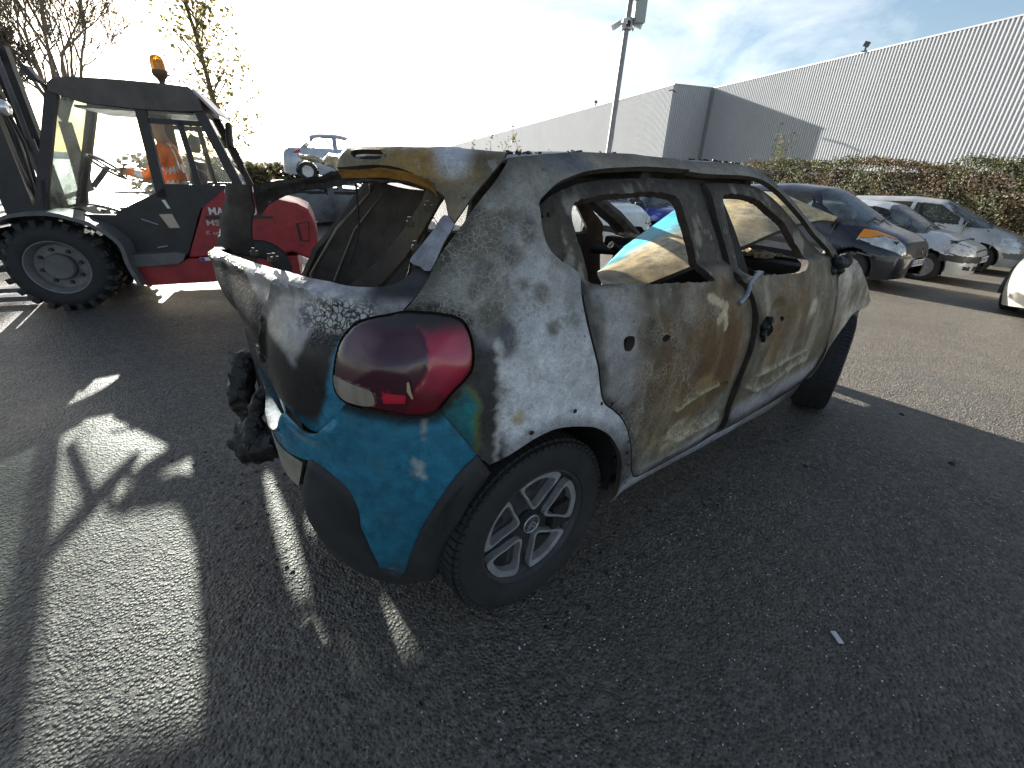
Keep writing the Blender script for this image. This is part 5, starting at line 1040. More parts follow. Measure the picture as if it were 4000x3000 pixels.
for yy in (YC0+.03, YC1-.03):
    mb = MB(); mb.bar((1.0, yy, 1.685), (1.52, yy, 1.685), .03, .045); mb.bar((1.30, yy, 1.12), (1.27, yy, 1.69), .03, .05, up=(1, 0, 0)); mb.bar((.97, yy, 1.12), (1.68, yy, 1.12), .05, .05); mb.bar((.55, yy, .865), (.97, yy, 1.07), .03, .03); mb.build('window_bar', M_FBLK, FK)
# glazing
def quad_glass(name, pts, mt=None): mb = MB(); mb.add(pts, [tuple(range(len(pts)))]); return mb.build(name, mt or M_CABGL, FK)
for yy in (YC0+.03, YC1-.03):
    quad_glass('door_glass', [(.0, yy, .875), (.55, yy, .87), (.93, yy, 1.06), (.955, yy, 1.77), (.42, yy, 1.80)], M_CABGL)
    quad_glass('side_glass', [(1.02, yy, 1.145), (1.60, yy, 1.145), (1.44, yy, 1.77), (1.03, yy, 1.77)])
quad_glass('windscreen', [(-.03, YC0+.07, .85), (-.03, YC1-.07, .85), (.39, YC1-.07, 1.85), (.39, YC0+.07, 1.85)], M_CABDIRT)
quad_glass('rear_glass', [(1.66, YC0+.07, 1.14), (1.66, YC1-.07, 1.14), (1.46, YC1-.07, 1.78), (1.46, YC0+.07, 1.78)])
# lower cab with door, sill, step
for yy in (YC0, YC1-.05):
    fprism([(-.06, .84), (-.02, .87), (.55, .86), (.93, 1.06), (1.0, 1.12), (1.68, 1.12), (1.66, .98), (1.28, .94), (1.22, .83), (1.04, .44), (.62, .44), (.60, .62), (.45, .77), (.22, .85), (.06, .862)], yy, yy+.05, 'door_panel', M_FBLK)
fprism([(-.06, .30), (-.06, .70), (.10, .72), (1.66, .60), (1.66, .30)], YC0+.10, YC1-.10, 'cab_floor', M_FBLK)
st = [(.59, .48), (.60, .50), (1.0, .515), (1.06, .49), (1.03, .435), (.98, .405), (.60, .38)]
fprism(st, .10, .30, 'step', M_FGRY, FK, 40)
fprism([(.61, .375), (.98, .40), (1.06, .44), (2.1, .44), (2.1, .20), (.66, .185), (.60, .20)], .15, 1.27, 'chassis_sill', M_FRED)
# red engine cover and counterweight
cw = [(1.06, .445), (1.25, .83), (1.30, .935), (1.50, 1.10), (1.75, 1.10), (2.02, 1.02), (2.18, .985), (2.28, .93), (2.325, .80), (2.34, .66), (2.33, .56), (2.27, .47), (2.24, .40), (2.2, .40), (2.05, .48), (1.95, .45), (1.45, .45)]
c_ = fprism(cw, .17, 1.25, 'counterweight', M_FRED, FK, 30); bv = c_.modifiers.new('b', 'BEVEL'); bv.width = .07; bv.segments = 3; bv.limit_method = 'ANGLE'; bv.angle_limit = rad(60)
mb = MB(); mb.prism([(2.135, .78), (2.15, .60), (2.245, .585), (2.27, .80)], (0, .012, 0), (0, .160, 0), **XZ); mb.build('lamp_recess', simple('recess_dark', (.05, .012, .012), .6), c_)
mb = MB(); mb.prism([(2.165, .775), (2.18, .61), (2.24, .60), (2.262, .79)], (0, .010, 0), (0, .154, 0), **XZ); mb.build('recess_panel', M_FRED, c_)
mb = MB(); mb.box((1.62, .163, .845), (.62, .012, .025)); mb.build('cover_trim', M_FBLK, FK)
for r_ in (.30,):
    for yy in (.12, 1.02):
        mb = MB(); mb.lathe([(.12, 0), (.16, -.02), (.25, -.02), (.29, .0), (.31, .06), (.31, .2), (.28, .26), (.12, .26)], (1.72, yy, .31), 'Y', 36); mb.build('rear_wheel', M_TYRE, FK, 40)
# front drive wheels with lugs
def drive_wheel(y0, flip):
    e = empty('drive_wheel', (.06, y0, .415), 0, FK); mb = MB(); R = .400
    mb.lathe([(.235, .03), (.25, .005), (.285, -.004), (.33, .0), (.365, .02), (.385, .05), (R, .09), (R, .26), (.385, .30), (.33, .35), (.25, .34)], (0, 0, 0), 'Y', 56)
    for k in range(22):
        a = 2*PI*k/22
        for sd, ofs in ((.085, 0), (.265, PI/22)):
            aa = a+ofs; mb.box((math.cos(aa)*(R+.002), sd, math.sin(aa)*(R+.002)), (.034, .13, .05), ry=-aa); mb.box((math.cos(aa)*.372, .022 if sd < .1 else .33, math.sin(aa)*.372), (.05, .035, .045), ry=-aa)
    mb.build('tyre', M_TYRE, e, 35)
    mb = MB(); mb.lathe([(.0, .10), (.20, .10), (.205, .07), (.215, .05), (.232, .015), (.243, .012), (.245, .03)], (0, 0, 0), 'Y', 48); rm = mb.build('rim', M_RIM, e, 35)
    mb = MB(); mb.lathe([(.0, .03), (.105, .03), (.118, .045), (.12, .10)], (0, 0, 0), 'Y', 32); mb.build('hub', M_FGRY, e, 35)
    for k in range(8):
        a = 2*PI*k/8+.2; mb = MB(); mb.lathe([(.0, .075), (.017, .075), (.019, .10)], (math.cos(a)*.155, 0, math.sin(a)*.155), 'Y', 6); mb.build('wheel_nut', M_FBLK, rm)
    if flip: e.rotation_euler = (0, 0, PI)
drive_wheel(0, False); drive_wheel(1.42, True)
# mudguards
def guard(y0, y1):
    c = [(-.30, .80), (-.15, .875), (.05, .905), (.22, .89), (.45, .79), (.60, .63), (.615, .43), (.66, .22)]; c2 = [(-.30, .77), (-.15, .845), (.05, .872), (.21, .858), (.43, .765), (.565, .615), (.58, .43), (.62, .22)]
    mb = MB(); mb.prism(dens(c, .05)+dens(c2, .05)[::-1], (0, y1-y0, 0), (0, y0, 0), **XZ); mb.build('mudguard', M_FGRY, FK, 35)
guard(-.01, .40); guard(1.02, 1.42)
mb = MB(); mb.prism([(.385, .832), (.46, .797), (.465, .80), (.39, .836)], (0, .06, 0), (0, -.012, 0), **XZ); mb.build('guard_sticker', M_WHT, FK)
# mast, carriage, hoses
for yy in (.36, .95):
    mb = MB(); mb.box((-.13, yy, 1.15), (.13, .09, 2.2)); mb.box((-.26, yy+(.06 if yy < .6 else -.06), 1.05), (.10, .08, 2.0)); mb.build('mast_channel', M_FBLK, FK)
for zz in (.5, 1.45, 2.18):
    mb = MB(); mb.box((-.14, .655, zz), (.06, .55, .10)); mb.build('mast_crossbar', M_FBLK, FK)
for yy in (.52, .79):
    mb = MB(); mb.tube([(-.10, yy, .3), (-.10, yy, 1.5)], .04, 12); mb.tube([(-.10, yy, 1.5), (-.10, yy, 2.15)], .022, 10); mb.build('lift_cylinder', M_FGRY, FK, 40)
mb = MB(); mb.tube([(-.06, .40, 1.9), (-.03, .42, 1.5), (-.05, .41, 1.1), (-.10, .42, .8)], .014, 8); mb.tube([(-.05, .44, 1.85), (-.01, .46, 1.45), (-.04, .45, 1.05), (-.10, .46, .8)], .014, 8); mb.build('hose', M_FBLK, FK, 40)
mb = MB(); mb.box((-.34, .655, .55), (.05, 1.05, .40)); mb.build('fork_carriage', M_FBLK, FK)
for yy in (.45, .86):
    mb = MB(); mb.box((-.40, yy, .32), (.05, .11, .55)); mb.box((-.92, yy, .06), (1.05, .11, .045)); mb.build('fork', M_FGRY, FK)
mb = MB(); mb.tube([(.02, .40, 1.72), (-.04, .38, 1.78)], .012, 6); mb.lathe([(0, -.05), (.05, -.045), (.065, 0), (.05, .03), (0, .035)], (-.02, .38, 1.72), 'X', 16); mb.build('work_lamp', simple('lamp_glass', (.7, .72, .75), .15, metal=.5), FK, 40)
# mirrors, beacon, plates and lettering
mb = MB(); mb.tube([(.37, YC0, 1.88), (.33, YC0-.02, 1.93)], .01, 6); mb.box((.30, YC0-.01, 1.975), (.045, .12, .13), ry=rad(-28), bev=.015); mb.build('mirror', M_FBLK, FK)
mb = MB(); mb.tube([(1.50, YC1, 1.60), (1.56, YC1-.12, 1.62)], .012, 6); mb.box((1.575, YC1-.18, 1.64), (.06, .15, .24), ry=rad(8), bev=.03); mb.tube([(1.60, YC1-.18, 1.52), (1.64, YC1-.16, 1.38), (1.63, YC1-.1, 1.2)], .012, 6); mb.build('mirror', M_FBLK, FK)
be = empty('beacon', (1.125, .70, 1.99), 0, FK)
mb = MB(); mb.lathe([(.022, 0), (.024, .06), (.035, .085), (.058, .11), (.066, .135), (.062, .16), (.0, .16)], (0, 0, 0), 'Z', 24); mb.build('beacon_base', simple('beacon_base', (.10, .055, .03), .5), be, 40)
mb = MB(); mb.lathe([(.060, .155), (.060, .20), (.057, .245), (.044, .272), (.022, .283), (0, .285)], (0, 0, 0), 'Z', 24); mb.build('beacon_lens', M_AMBER, be, 60)
mb = MB(); mb.lathe([(.030, .16), (.034, .20), (.030, .24), (0, .25)], (0.006, 0, 0), 'Z', 16); mb.build('beacon_reflector', simple('beacon_core', (.35, .12, .02), .4), be, 60)
Mtx = lambda x, y, z: Matrix.Translation((x, y, z)) @ Matrix.Rotation(PI/2, 4, 'X')
text_mesh('lettering', 'MANITOU', .10, M_WHT, c_, Mtx(1.345, .156, .870), width=.43, bold=.0015)
text_mesh('lettering', 'MSI 30', .075, M_STEEL, c_, Mtx(1.30, .158, .765), width=.27, bold=.001)
text_mesh('lettering', 'K series', .06, M_STEEL, c_, Mtx(1.275, .158, .675), width=.21, shear=.2)
mb = MB(); mb.prism([(1.17, .415), (1.29, .418), (1.285, .452), (1.165, .45)], (0, .004, 0), (0, .1445, 0), **XZ); mb.build('maker_plate', M_WHT, FK)
mb = MB(); mb.prism([(1.172, .418), (1.212, .419), (1.208, .449), (1.168, .448)], (0, .003, 0), (0, .1405, 0), **XZ); mb.build('maker_plate_band', M_PBLUE, FK)
mb = MB(); mb.prism([(.90, .865), (1.01, .87), (1.045, .735), (.955, .735)], (0, .004, 0), (0, YC0-.005, 0), **XZ); mb.build('instruction_sticker', simple('sticker_tan', (.45, .36, .28), .5), FK)
mb = MB(); mb.prism([(.955, 1.0), (.985, 1.0), (1.01, .92), (.985, .92)], (0, .004, 0), (0, YC0-.005, 0), **XZ); mb.build('small_sticker', M_WHT, FK)
mb = MB(); mb.tube([(.745, YC0-.012, .82), (.875, YC0-.012, .765)], .009, 6); mb.build('door_handle', M_STEEL, FK); mb = MB(); mb.tube([(.81, YC0-.012, .545), (.90, YC0-.012, .56)], .008, 6); mb.build('step_grip', M_STEEL, FK)
mb = MB(); mb.tube([(.48, .62, 1.04), (.93, .62, 1.06)], .008, 6); mb.build('grab_rail', M_STEEL, FK)
# dash, steering wheel, seat
mb = MB(); mb.prism([(.02, .60), (.02, .82), (.10, .90), (.20, .90), (.26, .80), (.26, .6)], (0, .30, 0), (0, .55, 0), **XZ); mb.build('dash_console', M_FBLK, FK)
sw = empty('steering_wheel', (.47, .70, 1.275), 0, FK); sw.rotation_euler = (0, rad(38), 0)
mb = MB(); ring = [(math.cos(a)*.17, math.sin(a)*.17, 0) for a in np.linspace(0, 2*PI, 33)]; mb.tube(ring, .012, 8, False); mb.tube([(-.17, 0, 0), (.17, 0, 0)], .01, 6); mb.tube([(0, -.17, 0), (0, 0, -.01)], .01, 6); mb.tube([(0, 0, 0), (-.02, 0, -.25)], .025, 8); mb.build('rim_ring', simple('wheel_grip', (.05, .05, .055), .25), sw, 40)
mb = MB(); mb.box((.98, .71, .88), (.48, .48, .16), bev=.05); mb.box((1.22, .71, 1.14), (.11, .40, .46), ry=rad(10), bev=.05); mb.build('seat', M_FBLK, FK, 40)
mb = MB(); mb.box((1.27, .71, 1.52), (.08, .22, .17), ry=rad(8), bev=.06); mb.build('headrest', simple('headrest_grey', (.16, .16, .17), .6), FK, 40)
# ------------------------------------------------------------------ driver
def skin_body(name, joints, bones, mats, pick, parent=None, sub=2):
    me = bpy.data.meshes.new(name); idx = {k: i for i, k in enumerate(joints)}
    me.from_pydata([joints[k][0] for k in joints], [(idx[a], idx[b]) for a, b in bones], []); me.update()
    o = link(bpy.data.objects.new(name, me), parent); sk = o.modifiers.new('s', 'SKIN'); sk.use_smooth_shade = True
    for k, i in idx.items():
        r = joints[k][1]; me.skin_vertices[0].data[i].radius = (r, r) if not hasattr(r, '__len__') else r
    me.skin_vertices[0].data[idx['pelvis']].use_root = True
    o.modifiers.new('d', 'SUBSURF').levels = sub
    ev = o.evaluated_get(bpy.context.evaluated_depsgraph_get()); m2 = bpy.data.meshes.new_from_object(ev)
    o.modifiers.clear(); o.data = m2; m2.materials.clear()
    for m in mats: m2.materials.append(m)
    for p in m2.polygons: p.material_index = pick(p.center); p.use_smooth = True
    return o
J = dict(pelvis=((1.02, .70, 1.00), (.15, .12)), waist=((1.03, .70, 1.14), (.145, .115)), chest=((1.02, .70, 1.34), (.175, .125)), neckb=((1.01, .70, 1.50), (.085, .075)), neck=((.99, .70, 1.56), .055), chin=((.965, .70, 1.62), .072), head=((.975, .70, 1.70), (.098, .085)), crown=((.985, .70, 1.775), .070),
    ls=((1.01, .53, 1.455), .070), le=((.86, .46, 1.20), .052), lw=((.66, .56, 1.235), .036), lp=((.615, .585, 1.25), .036),
    rs=((1.01, .87, 1.455), .070), re=((.88, .93, 1.20), .052), rw=((.66, .83, 1.245), .036), rp=((.615, .81, 1.255), .036),
    lh=((.96, .60, .97), .092), lk=((.62, .56, .88), .066), la=((.50, .55, .56), .045), lt=((.38, .55, .53), .04),
    rh=((.96, .80, .97), .092), rk=((.62, .84, .88), .066), ra=((.50, .85, .56), .045), rt=((.38, .85, .53), .04))
for sd, yy, sg in (('l', .585, 1), ('r', .81, -1)):      # fingers closing round the steering wheel
    for k in range(4):
        b0 = (.580, yy+(-.027+.018*k), 1.262); J[f'{sd}f{k}a'] = (b0, .010); J[f'{sd}f{k}b'] = ((.553, b0[1], 1.250-.002*k), .009); J[f'{sd}f{k}c'] = ((.556, b0[1], 1.226), .008)
    J[f'{sd}ta'] = ((.618, yy+.045*sg, 1.245), .011); J[f'{sd}tb'] = ((.590, yy+.060*sg, 1.232), .010)
B = [('pelvis', 'waist'), ('waist', 'chest'), ('chest', 'neckb'), ('neckb', 'neck'), ('neck', 'chin'), ('chin', 'head'), ('head', 'crown'), ('chest', 'ls'), ('ls', 'le'), ('le', 'lw'), ('lw', 'lp'), ('chest', 'rs'), ('rs', 're'), ('re', 'rw'), ('rw', 'rp'), ('pelvis', 'lh'), ('lh', 'lk'), ('lk', 'la'), ('la', 'lt'), ('pelvis', 'rh'), ('rh', 'rk'), ('rk', 'ra'), ('ra', 'rt')]
for sd in 'lr':
    for k in range(4): B += [(f'{sd}p', f'{sd}f{k}a'), (f'{sd}f{k}a', f'{sd}f{k}b'), (f'{sd}f{k}b', f'{sd}f{k}c')]
    B += [(f'{sd}w', f'{sd}ta'), (f'{sd}ta', f'{sd}tb')]
M_SKIN = simple('skin', (.42, .24, .17), .5, noise=.1); M_TROU = simple('work_trousers', (.03, .033, .045), .85); M_REFL = simple('reflective_tape', (.50, .53, .52), .35, spec=.7); M_BOOT = simple('boot', (.02, .02, .02), .6)
def pick(c):
    x, y, z = c
    if z > 1.535: return 0
    if x < .665 and z > 1.15: return 0
    if x < .56 and z < .60: return 4
    if z < 1.03 or (x < .8 and z < 1.10): return 2
    if .90 < x and (1.10 < z < 1.15 or 1.24 < z < 1.29): return 3
    if abs(y-.70) < .19 and .08 < abs(y-.70) < .125 and z > 1.27: return 3
    if .74 < x < .80 and z > 1.12 and abs(y-.70) > .1: return 3
    return 1
DR = skin_body('person', J, B, [M_SKIN, M_ORANGE, M_TROU, M_REFL, M_BOOT], pick)
DR.matrix_world = Matrix.Translation((FK0[0], FK0[1], 0)) @ Matrix.Rotation(FKY, 4, 'Z')
tag(DR, 'driver in orange high-visibility jacket seated at the forklift steering wheel', 'person')
mb = MB(); mb.lathe([(.095, .0), (.103, .03), (.100, .07), (.075, .105), (.03, .122), (0, .125)], (.982, .70, 1.70), 'Z', 20); mb.build('cap', M_TROU, DR, 60)
for sy in (-1, 1):
    mb = MB(); mb.lathe([(0, -.012), (.018, -.008), (.026, 0), (.016, .008), (0, .01)], (.985, .70+sy*.088, 1.685), 'Y', 10); mb.build('ear', M_SKIN, DR, 60)
    mb = MB(); mb.lathe([(0, -.010), (.008, -.006), (.010, 0), (.006, .008), (0, .01)], (.884, .70+sy*.032, 1.70), 'X', 8); mb.build('eye', M_BOOT, DR, 60)
mb = MB(); mb.tube([(.884, .70, 1.70), (.862, .70, 1.672), (.876, .70, 1.660)], [.010, .014, .010], 8); mb.build('nose', M_SKIN, DR, 60)
mb = MB(); mb.bar((.893, .675, 1.632), (.893, .725, 1.632), .008, .008); mb.build('mouth', simple('lips', (.28, .10, .08), .5), DR)

# ================================================================== parked cars
def GZ(x): return -0.036*min(max(x-3.5, 0), 14)
def carpaint(name, col, flake=0.25, dirt=.2): 
    m = simple(name, col, 0.34, metal=flake, noise=dirt, nscale=3.0, coat=0.7); return m
M_CARGL = glass_mat('car_glass', (.42, .50, .50), .10, .03); M_WSGL = glass_mat('dusty_sky_windscreen', (.50, .56, .56), .72, .05, (.40, .45, .50))  # windscreen dust coloured pale blue, standing in for reflected sky as well
M_DARKIN = simple('cabin_dark', (.045, .045, .05), .8); M_SEAT = simple('seat_cloth', (.16, .16, .17), .85)
M_HEADL = simple('headlamp_lens', (.50, .52, .52), .10, metal=.2, noise=.55, nscale=9, coat=1.0); M_INDIC = simple('indicator_amber', (.80, .27, .01), .2, coat=.8); M_TAILR = simple('tail_red', (.45, .02, .02), .2, coat=.8)
M_TRIM = simple('trim_black', (.022, .022, .024), .5, noise=.2); M_CHROME = simple('chrome', (.7, .7, .72), .15, metal=1.0); M_ALLOY = simple('alloy', (.45, .45, .46), .35, metal=.6)
def mk_wheel(parent, loc, r=.29, w=.19, flip=False, steel=False):
    e = empty('wheel', loc, PI if flip else 0, parent)
    mb = MB(); mb.lathe([(r*.64, -w*.40), (r*.70, -w*.48), (r*.85, -w*.5), (r*.95, -w*.42), (r, -w*.3), (r, w*.3), (r*.9, w*.5), (r*.62, w*.45)], (0, 0, 0), 'Y', 32); mb.build('tyre', M_TYRE, e, 35)
    mb = MB(); mb.lathe([(0, -w*.36), (r*.18, -w*.38), (r*.22, -w*.22), (r*.58, -w*.26), (r*.66, -w*.42)], (0, 0, 0), 'Y', 28)
    for k in range(7):
        a = 2*PI*k/7; mb.bar((math.cos(a)*r*.15, -w*.36, math.sin(a)*r*.15), (math.cos(a)*r*.63, -w*.38, math.sin(a)*r*.63), r*.13, .016, up=(0, 1, 0))
    mb.build('rim', M_ALLOY, e, 35); return e
def car(name, label, loc, yaw, P):
    """lofted body: stations along the car, a rounded section at each; regions of it become the parts"""
    Lc, W, H = P['L'], P['W'], P['H']; root = empty(name, loc, yaw); tag(root, label, 'car', P.get('group', 'cars parked in the yard'))
    top = np.array(P['top']); belt = P.get('belt', .95); zb0 = P.get('zb', .20); h2 = Lc/2
    t = np.linspace(0, 1, P.get('nx', 230)); x = np.where(t < .12, -h2+ (t/.12)**2*.40, np.where(t > .88, h2-((1-t)/.12)**2*.40, -h2+.40+(t-.12)/.76*(Lc-.80)))
    tx, tz = top[:, 0], top[:, 1]
    def tops(xx):
        y = np.interp(xx, tx, tz); return y
    zt = np.convolve(np.pad(tops(np.linspace(-h2, h2, 801)), 14, mode='edge'), np.ones(29)/29, mode='valid'); zt = np.interp(x, np.linspace(-h2, h2, 801), zt)
    plan = (1-np.abs(x/(h2+.004))**P.get('pn', 7.5))**(1/4.2); wb = W/2*np.maximum(plan, .05)*(1-.05*np.clip((np.abs(x)-.9)/1.1, 0, 1))
    zb = zb0+.05*np.clip((np.abs(x)-h2+.35)/.35, 0, 1)**2
    nv = P.get('nv', 44); th = np.linspace(0, PI/2, nv)
    p = 4.2; sv = np.sin(th)**(2/p); cv = np.cos(th)**(2/p); cv[-1] = 0
    Z = zb[:, None]+(zt-zb)[:, None]*sv[None]; tumb = 1-P.get('tumb', .30)*np.clip(Z-belt, 0, 1)**1.1
    bul = 1-.07*np.clip((.45-Z)/.3, 0, 1)**2 - .02*np.clip((Z-.7)/.25, 0, 1)*np.clip(1-(Z-belt)/.1, 0, 1)
    for wx in (P['wf'], P['wr']): bul = bul + .018*np.exp(-(((x[:, None]-wx)/.42)**2))*np.exp(-((Z-.62)/.16)**2)
    Y = wb[:, None]*cv[None]*tumb*bul; X = np.repeat(x[:, None], nv, 1)
    # full body from right (-y) over the top to left (+y)
    V = np.concatenate([np.stack([X, -Y, Z], -1), np.stack([X, Y, Z], -1)[:, ::-1][:, 1:]], 1); n, m = V.shape[:2]
    idx = np.arange(n*m).reshape(n, m); F4 = np.stack([idx[:-1, :-1], idx[1:, :-1], idx[1:, 1:], idx[:-1, 1:]], -1).reshape(-1, 4); Vf = V.reshape(-1, 3)
    c = Vf[F4].mean(1); nr = np.cross(Vf[F4[:, 2]]-Vf[F4[:, 0]], Vf[F4[:, 3]]-Vf[F4[:, 1]]); nr /= (np.linalg.norm(nr, axis=1, keepdims=True)+1e-9)
    if np.mean(nr[c[:, 2] > belt][:, 2]) < 0: nr = -nr; F4 = F4[:, ::-1]
    ay = np.abs(c[:, 1]); reg = np.zeros(len(c), int); names = ['body_shell']; mats = [P['paint']]
    def region(nm, mt, mask):
        names.append(nm); mats.append(mt); reg[mask] = len(names)-1
    for wx in (P['wf'], P['wr']):
        reg[((c[:, 0]-wx)**2+(c[:, 2]-P['wrad']-.01)**2 < (P['wrad']+.055)**2) & (ay > W*.30)] = -1
    side = (ay > 0.30) & (np.abs(nr[:, 1]) > .55)
    for poly in P.get('win', []):
        for sg in (-1, 1): region('side_window', M_CARGL if not P.get('noglass') else None, side & (c[:, 1]*sg > 0) & inpoly(c[:, 0], c[:, 2], poly))
    xw0, xw1, ztop = P['ws']                      # windscreen from cowl x to header x
    wy = np.interp(c[:, 2], [belt, H], [W/2-.10, W/2-.245])
    if P.get('ws'): region('windscreen', M_WSGL if not P.get('noglass') else None, (c[:, 0] < xw0) & (c[:, 0] > xw1) & (ay < wy) & (nr[:, 0] > .25) & (c[:, 2] > belt-.02))
    if P.get('rw'): region('rear_window', M_CARGL if not P.get('noglass') else None, (c[:, 0] < P['rw'][1]) & (c[:, 0] > P['rw'][0]) & (ay < wy+.02) & (nr[:, 0] < -.25) & (c[:, 2] > belt+.04))
    front = (c[:, 0] > h2-P.get('fx', .5)) & (nr[:, 0] > -.2)
    for nm, mt, poly in P.get('front', []):      # polygons in |y|, z on the nose
        if nm == 'headlamp' and P.get('sur', True):
            cc = np.mean(poly, 0); big = [tuple(cc+(np.array(q)-cc)*1.13) for q in poly]
            for sg in (-1, 1): region('lamp_surround', M_TRIM, front & (c[:, 0] > h2-.45) & (c[:, 1]*sg > 0) & inpoly(ay, c[:, 2], big))
        for sg in ((-1, 1) if min(q[0] for q in poly) > .02 else (0,)):
            region(nm, mt, front & ((c[:, 1]*sg > 0) if sg else True) & inpoly(ay, c[:, 2], poly))
    rear = (c[:, 0] < -h2+.6) & (nr[:, 0] < .2)
    for nm, mt, poly in P.get('rear', []):
        for sg in (-1, 1): region(nm, mt, rear & (c[:, 1]*sg > 0) & inpoly(ay, c[:, 2], poly))
    for nm, mt, poly in P.get('sidep', []):
        for sg in (-1, 1): region(nm, mt, (ay > .4) & (c[:, 1]*sg > 0) & inpoly(c[:, 0], c[:, 2], poly))
    body = None
    for k, (nm, mt) in enumerate(zip(names, mats)):
        f = F4[reg == k]
        if len(f) == 0 or mt is None: continue
        u, inv = np.unique(f, return_inverse=True); vv = Vf[u]
        if 'window' in nm or nm == 'windscreen': vv = vv*np.array([1, .994, 1])
        if nm not in ('body_shell', 'side_window', 'windscreen', 'rear_window'): vv = vv*np.array([1.002, 1.003, 1])
        o = mesh_obj(nm, vv, inv.reshape(f.shape), mt, root, smooth=True)
        if k == 0: body = o; o.data.set_sharp_from_angle(angle=rad(40))
    for sy in (-1, 1):
        for wx in (P['wf'], P['wr']):
            mk_wheel(root, (wx, sy*(W/2-.155), P['wrad']), P['wrad'], .19, sy > 0)
            mb = MB(); a = np.linspace(rad(-8), rad(188), 30); R_ = P['wrad']+.052
            mb.tube([(wx+math.cos(q)*R_, sy*(W/2-.070), P['wrad']+.01+math.sin(q)*R_) for q in a], .013, 6); mb.lathe([(R_, 0), (R_, -.25)] if sy > 0 else [(R_, 0), (R_, .25)], (wx, sy*(W/2-.04), P['wrad']+.01), 'Y', 24, a0=rad(-10), a1=rad(190)); mb.build('wheel_arch', M_TRIM, root, 40)
    # cabin: floor, seats, dash, wheel
    mb = MB(); mb.box((-.1, 0, zb0+.08), (Lc*.86, W*.72, .12)); mb.box((xw0-.25, 0, belt-.12), (.45, W*.80, .16), bev=.04); mb.box((xw0+.25, 0, .55), (.5, W*.7, .5)); mb.build('cabin_floor', M_DARKIN, root)
    if not P.get('noseat'):
        for sx, sy in ((.05, -.36), (.05, .36), (-.80, -.36), (-.80, .36)):
            mb = MB(); mb.box((sx+.2, sy, .52), (.48, .46, .14), bev=.05); mb.box((sx-.06, sy, .86), (.13, .44, .60), ry=rad(-12), bev=.05); mb.box((sx-.15, sy, 1.20), (.08, .22, .14), bev=.03); mb.build('seat', M_SEAT, root, 40)
        mb = MB(); mb.tube([(xw0-.62+.05*math.cos(q), .36+.18*math.cos(q)*0+.18*math.sin(q), belt-.02+.17*math.cos(q)) for q in np.linspace(0, 2*PI, 25)], .014, 6, False); mb.build('steering_wheel', M_TRIM, root, 50)
        mb = MB(); mb.box((xw1+.12, 0, H-.16), (.03, .22, .06), bev=.01); mb.build('rear_view_mirror', M_TRIM, root)
    if P.get('mirror', True):
        for sy in (-1, 1):
            mb = MB(); mb.box((xw0-.42, sy*(W/2+.05), belt+.06), (.10, .17, .12), bev=.035); mb.box((xw0-.38, sy*(W/2-.04), belt+.02), (.07, .08, .04)); mb.build('door_mirror', P.get('mirmat', M_TRIM), root, 40)
    if P.get('wiper', True):
        for a, b in ((-.50, -.02), (.02, .50)):
            mb = MB(); zc = float(np.interp(xw0-.02, x, zt)); mb.bar((xw0-.03, a, zc+.035), (xw0-.12, b, zc+.075), .016, .016); mb.bar((xw0+.02, b-.06, zc+.02), (xw0-.10, b-.15, zc+.07), .018, .014); mb.build('wiper', M_TRIM, root)
    # shut lines and handles
    for xs in P.get('seams', []):
        for sy in (-1, 1):
            zz = np.linspace(.30, P.get('seamtop', belt), 14); xi = np.interp(xs, x, np.arange(n)); i0 = int(xi); yy = [np.interp(q, Z[i0], Y[i0]) for q in zz]
            mb = MB(); mb.tube([(xs, sy*(a-.001), q) for a, q in zip(yy, zz)], .0055, 5); mb.build('shut_line', M_TRIM, root)
    for xs in P.get('handles', []):
        i0 = int(np.interp(xs, x, np.arange(n)))
        for sy in (-1, 1):
            mb = MB(); yy = np.interp(belt-.12, Z[i0], Y[i0]); mb.box((xs, sy*(yy+.008), belt-.12), (.17, .03, .032), bev=.01); mb.build('door_handle', P.get('hmat', P['paint']), root, 40)
    if P.get('plate'):
        xx, zz = P.get('plate_at', (h2+.012, .47)); plate('number_plate', P['plate'], .52, .11, (M_PLATE, M_INK), root, Matrix.Translation((xx, 0, zz)) @ Matrix.Rotation(PI/2, 4, 'Z'))
    if P.get('badge'): 
        mb = MB(); mb.prism(P['badge'][2], (.012, 0, 0), (P['badge'][0], 0, P['badge'][1]), ax=(0, 1, 0), ay=(0, 0, 1)); mb.build('nose_emblem', M_CHROME, root)
    return root
def top_hatch(L_, H_, cowl_x, cowl_z, hd_x, nose_z, hood_z, tail_x=.55, tail_z=.98):
    h = L_/2; return [(-h, .45), (-h+.015, .62), (-h+.05, tail_z-.1), (-h+.10, tail_z), (-h+tail_x, H_-.05), (-h+tail_x+.25, H_-.012), (-.25, H_), (hd_x-.25, H_-.02), (hd_x, H_-.075), (cowl_x, cowl_z), (cowl_x+.25, hood_z), (h-.35, nose_z+.09), (h-.10, nose_z), (h-.02, nose_z-.12), (h, .42)]
LOZ = [(0, .06), (.042, 0), (0, -.06), (-.042, 0), (-.024, 0), (0, -.035), (.024, 0), (0, .035)]
def P_base(**k): return dict(k)
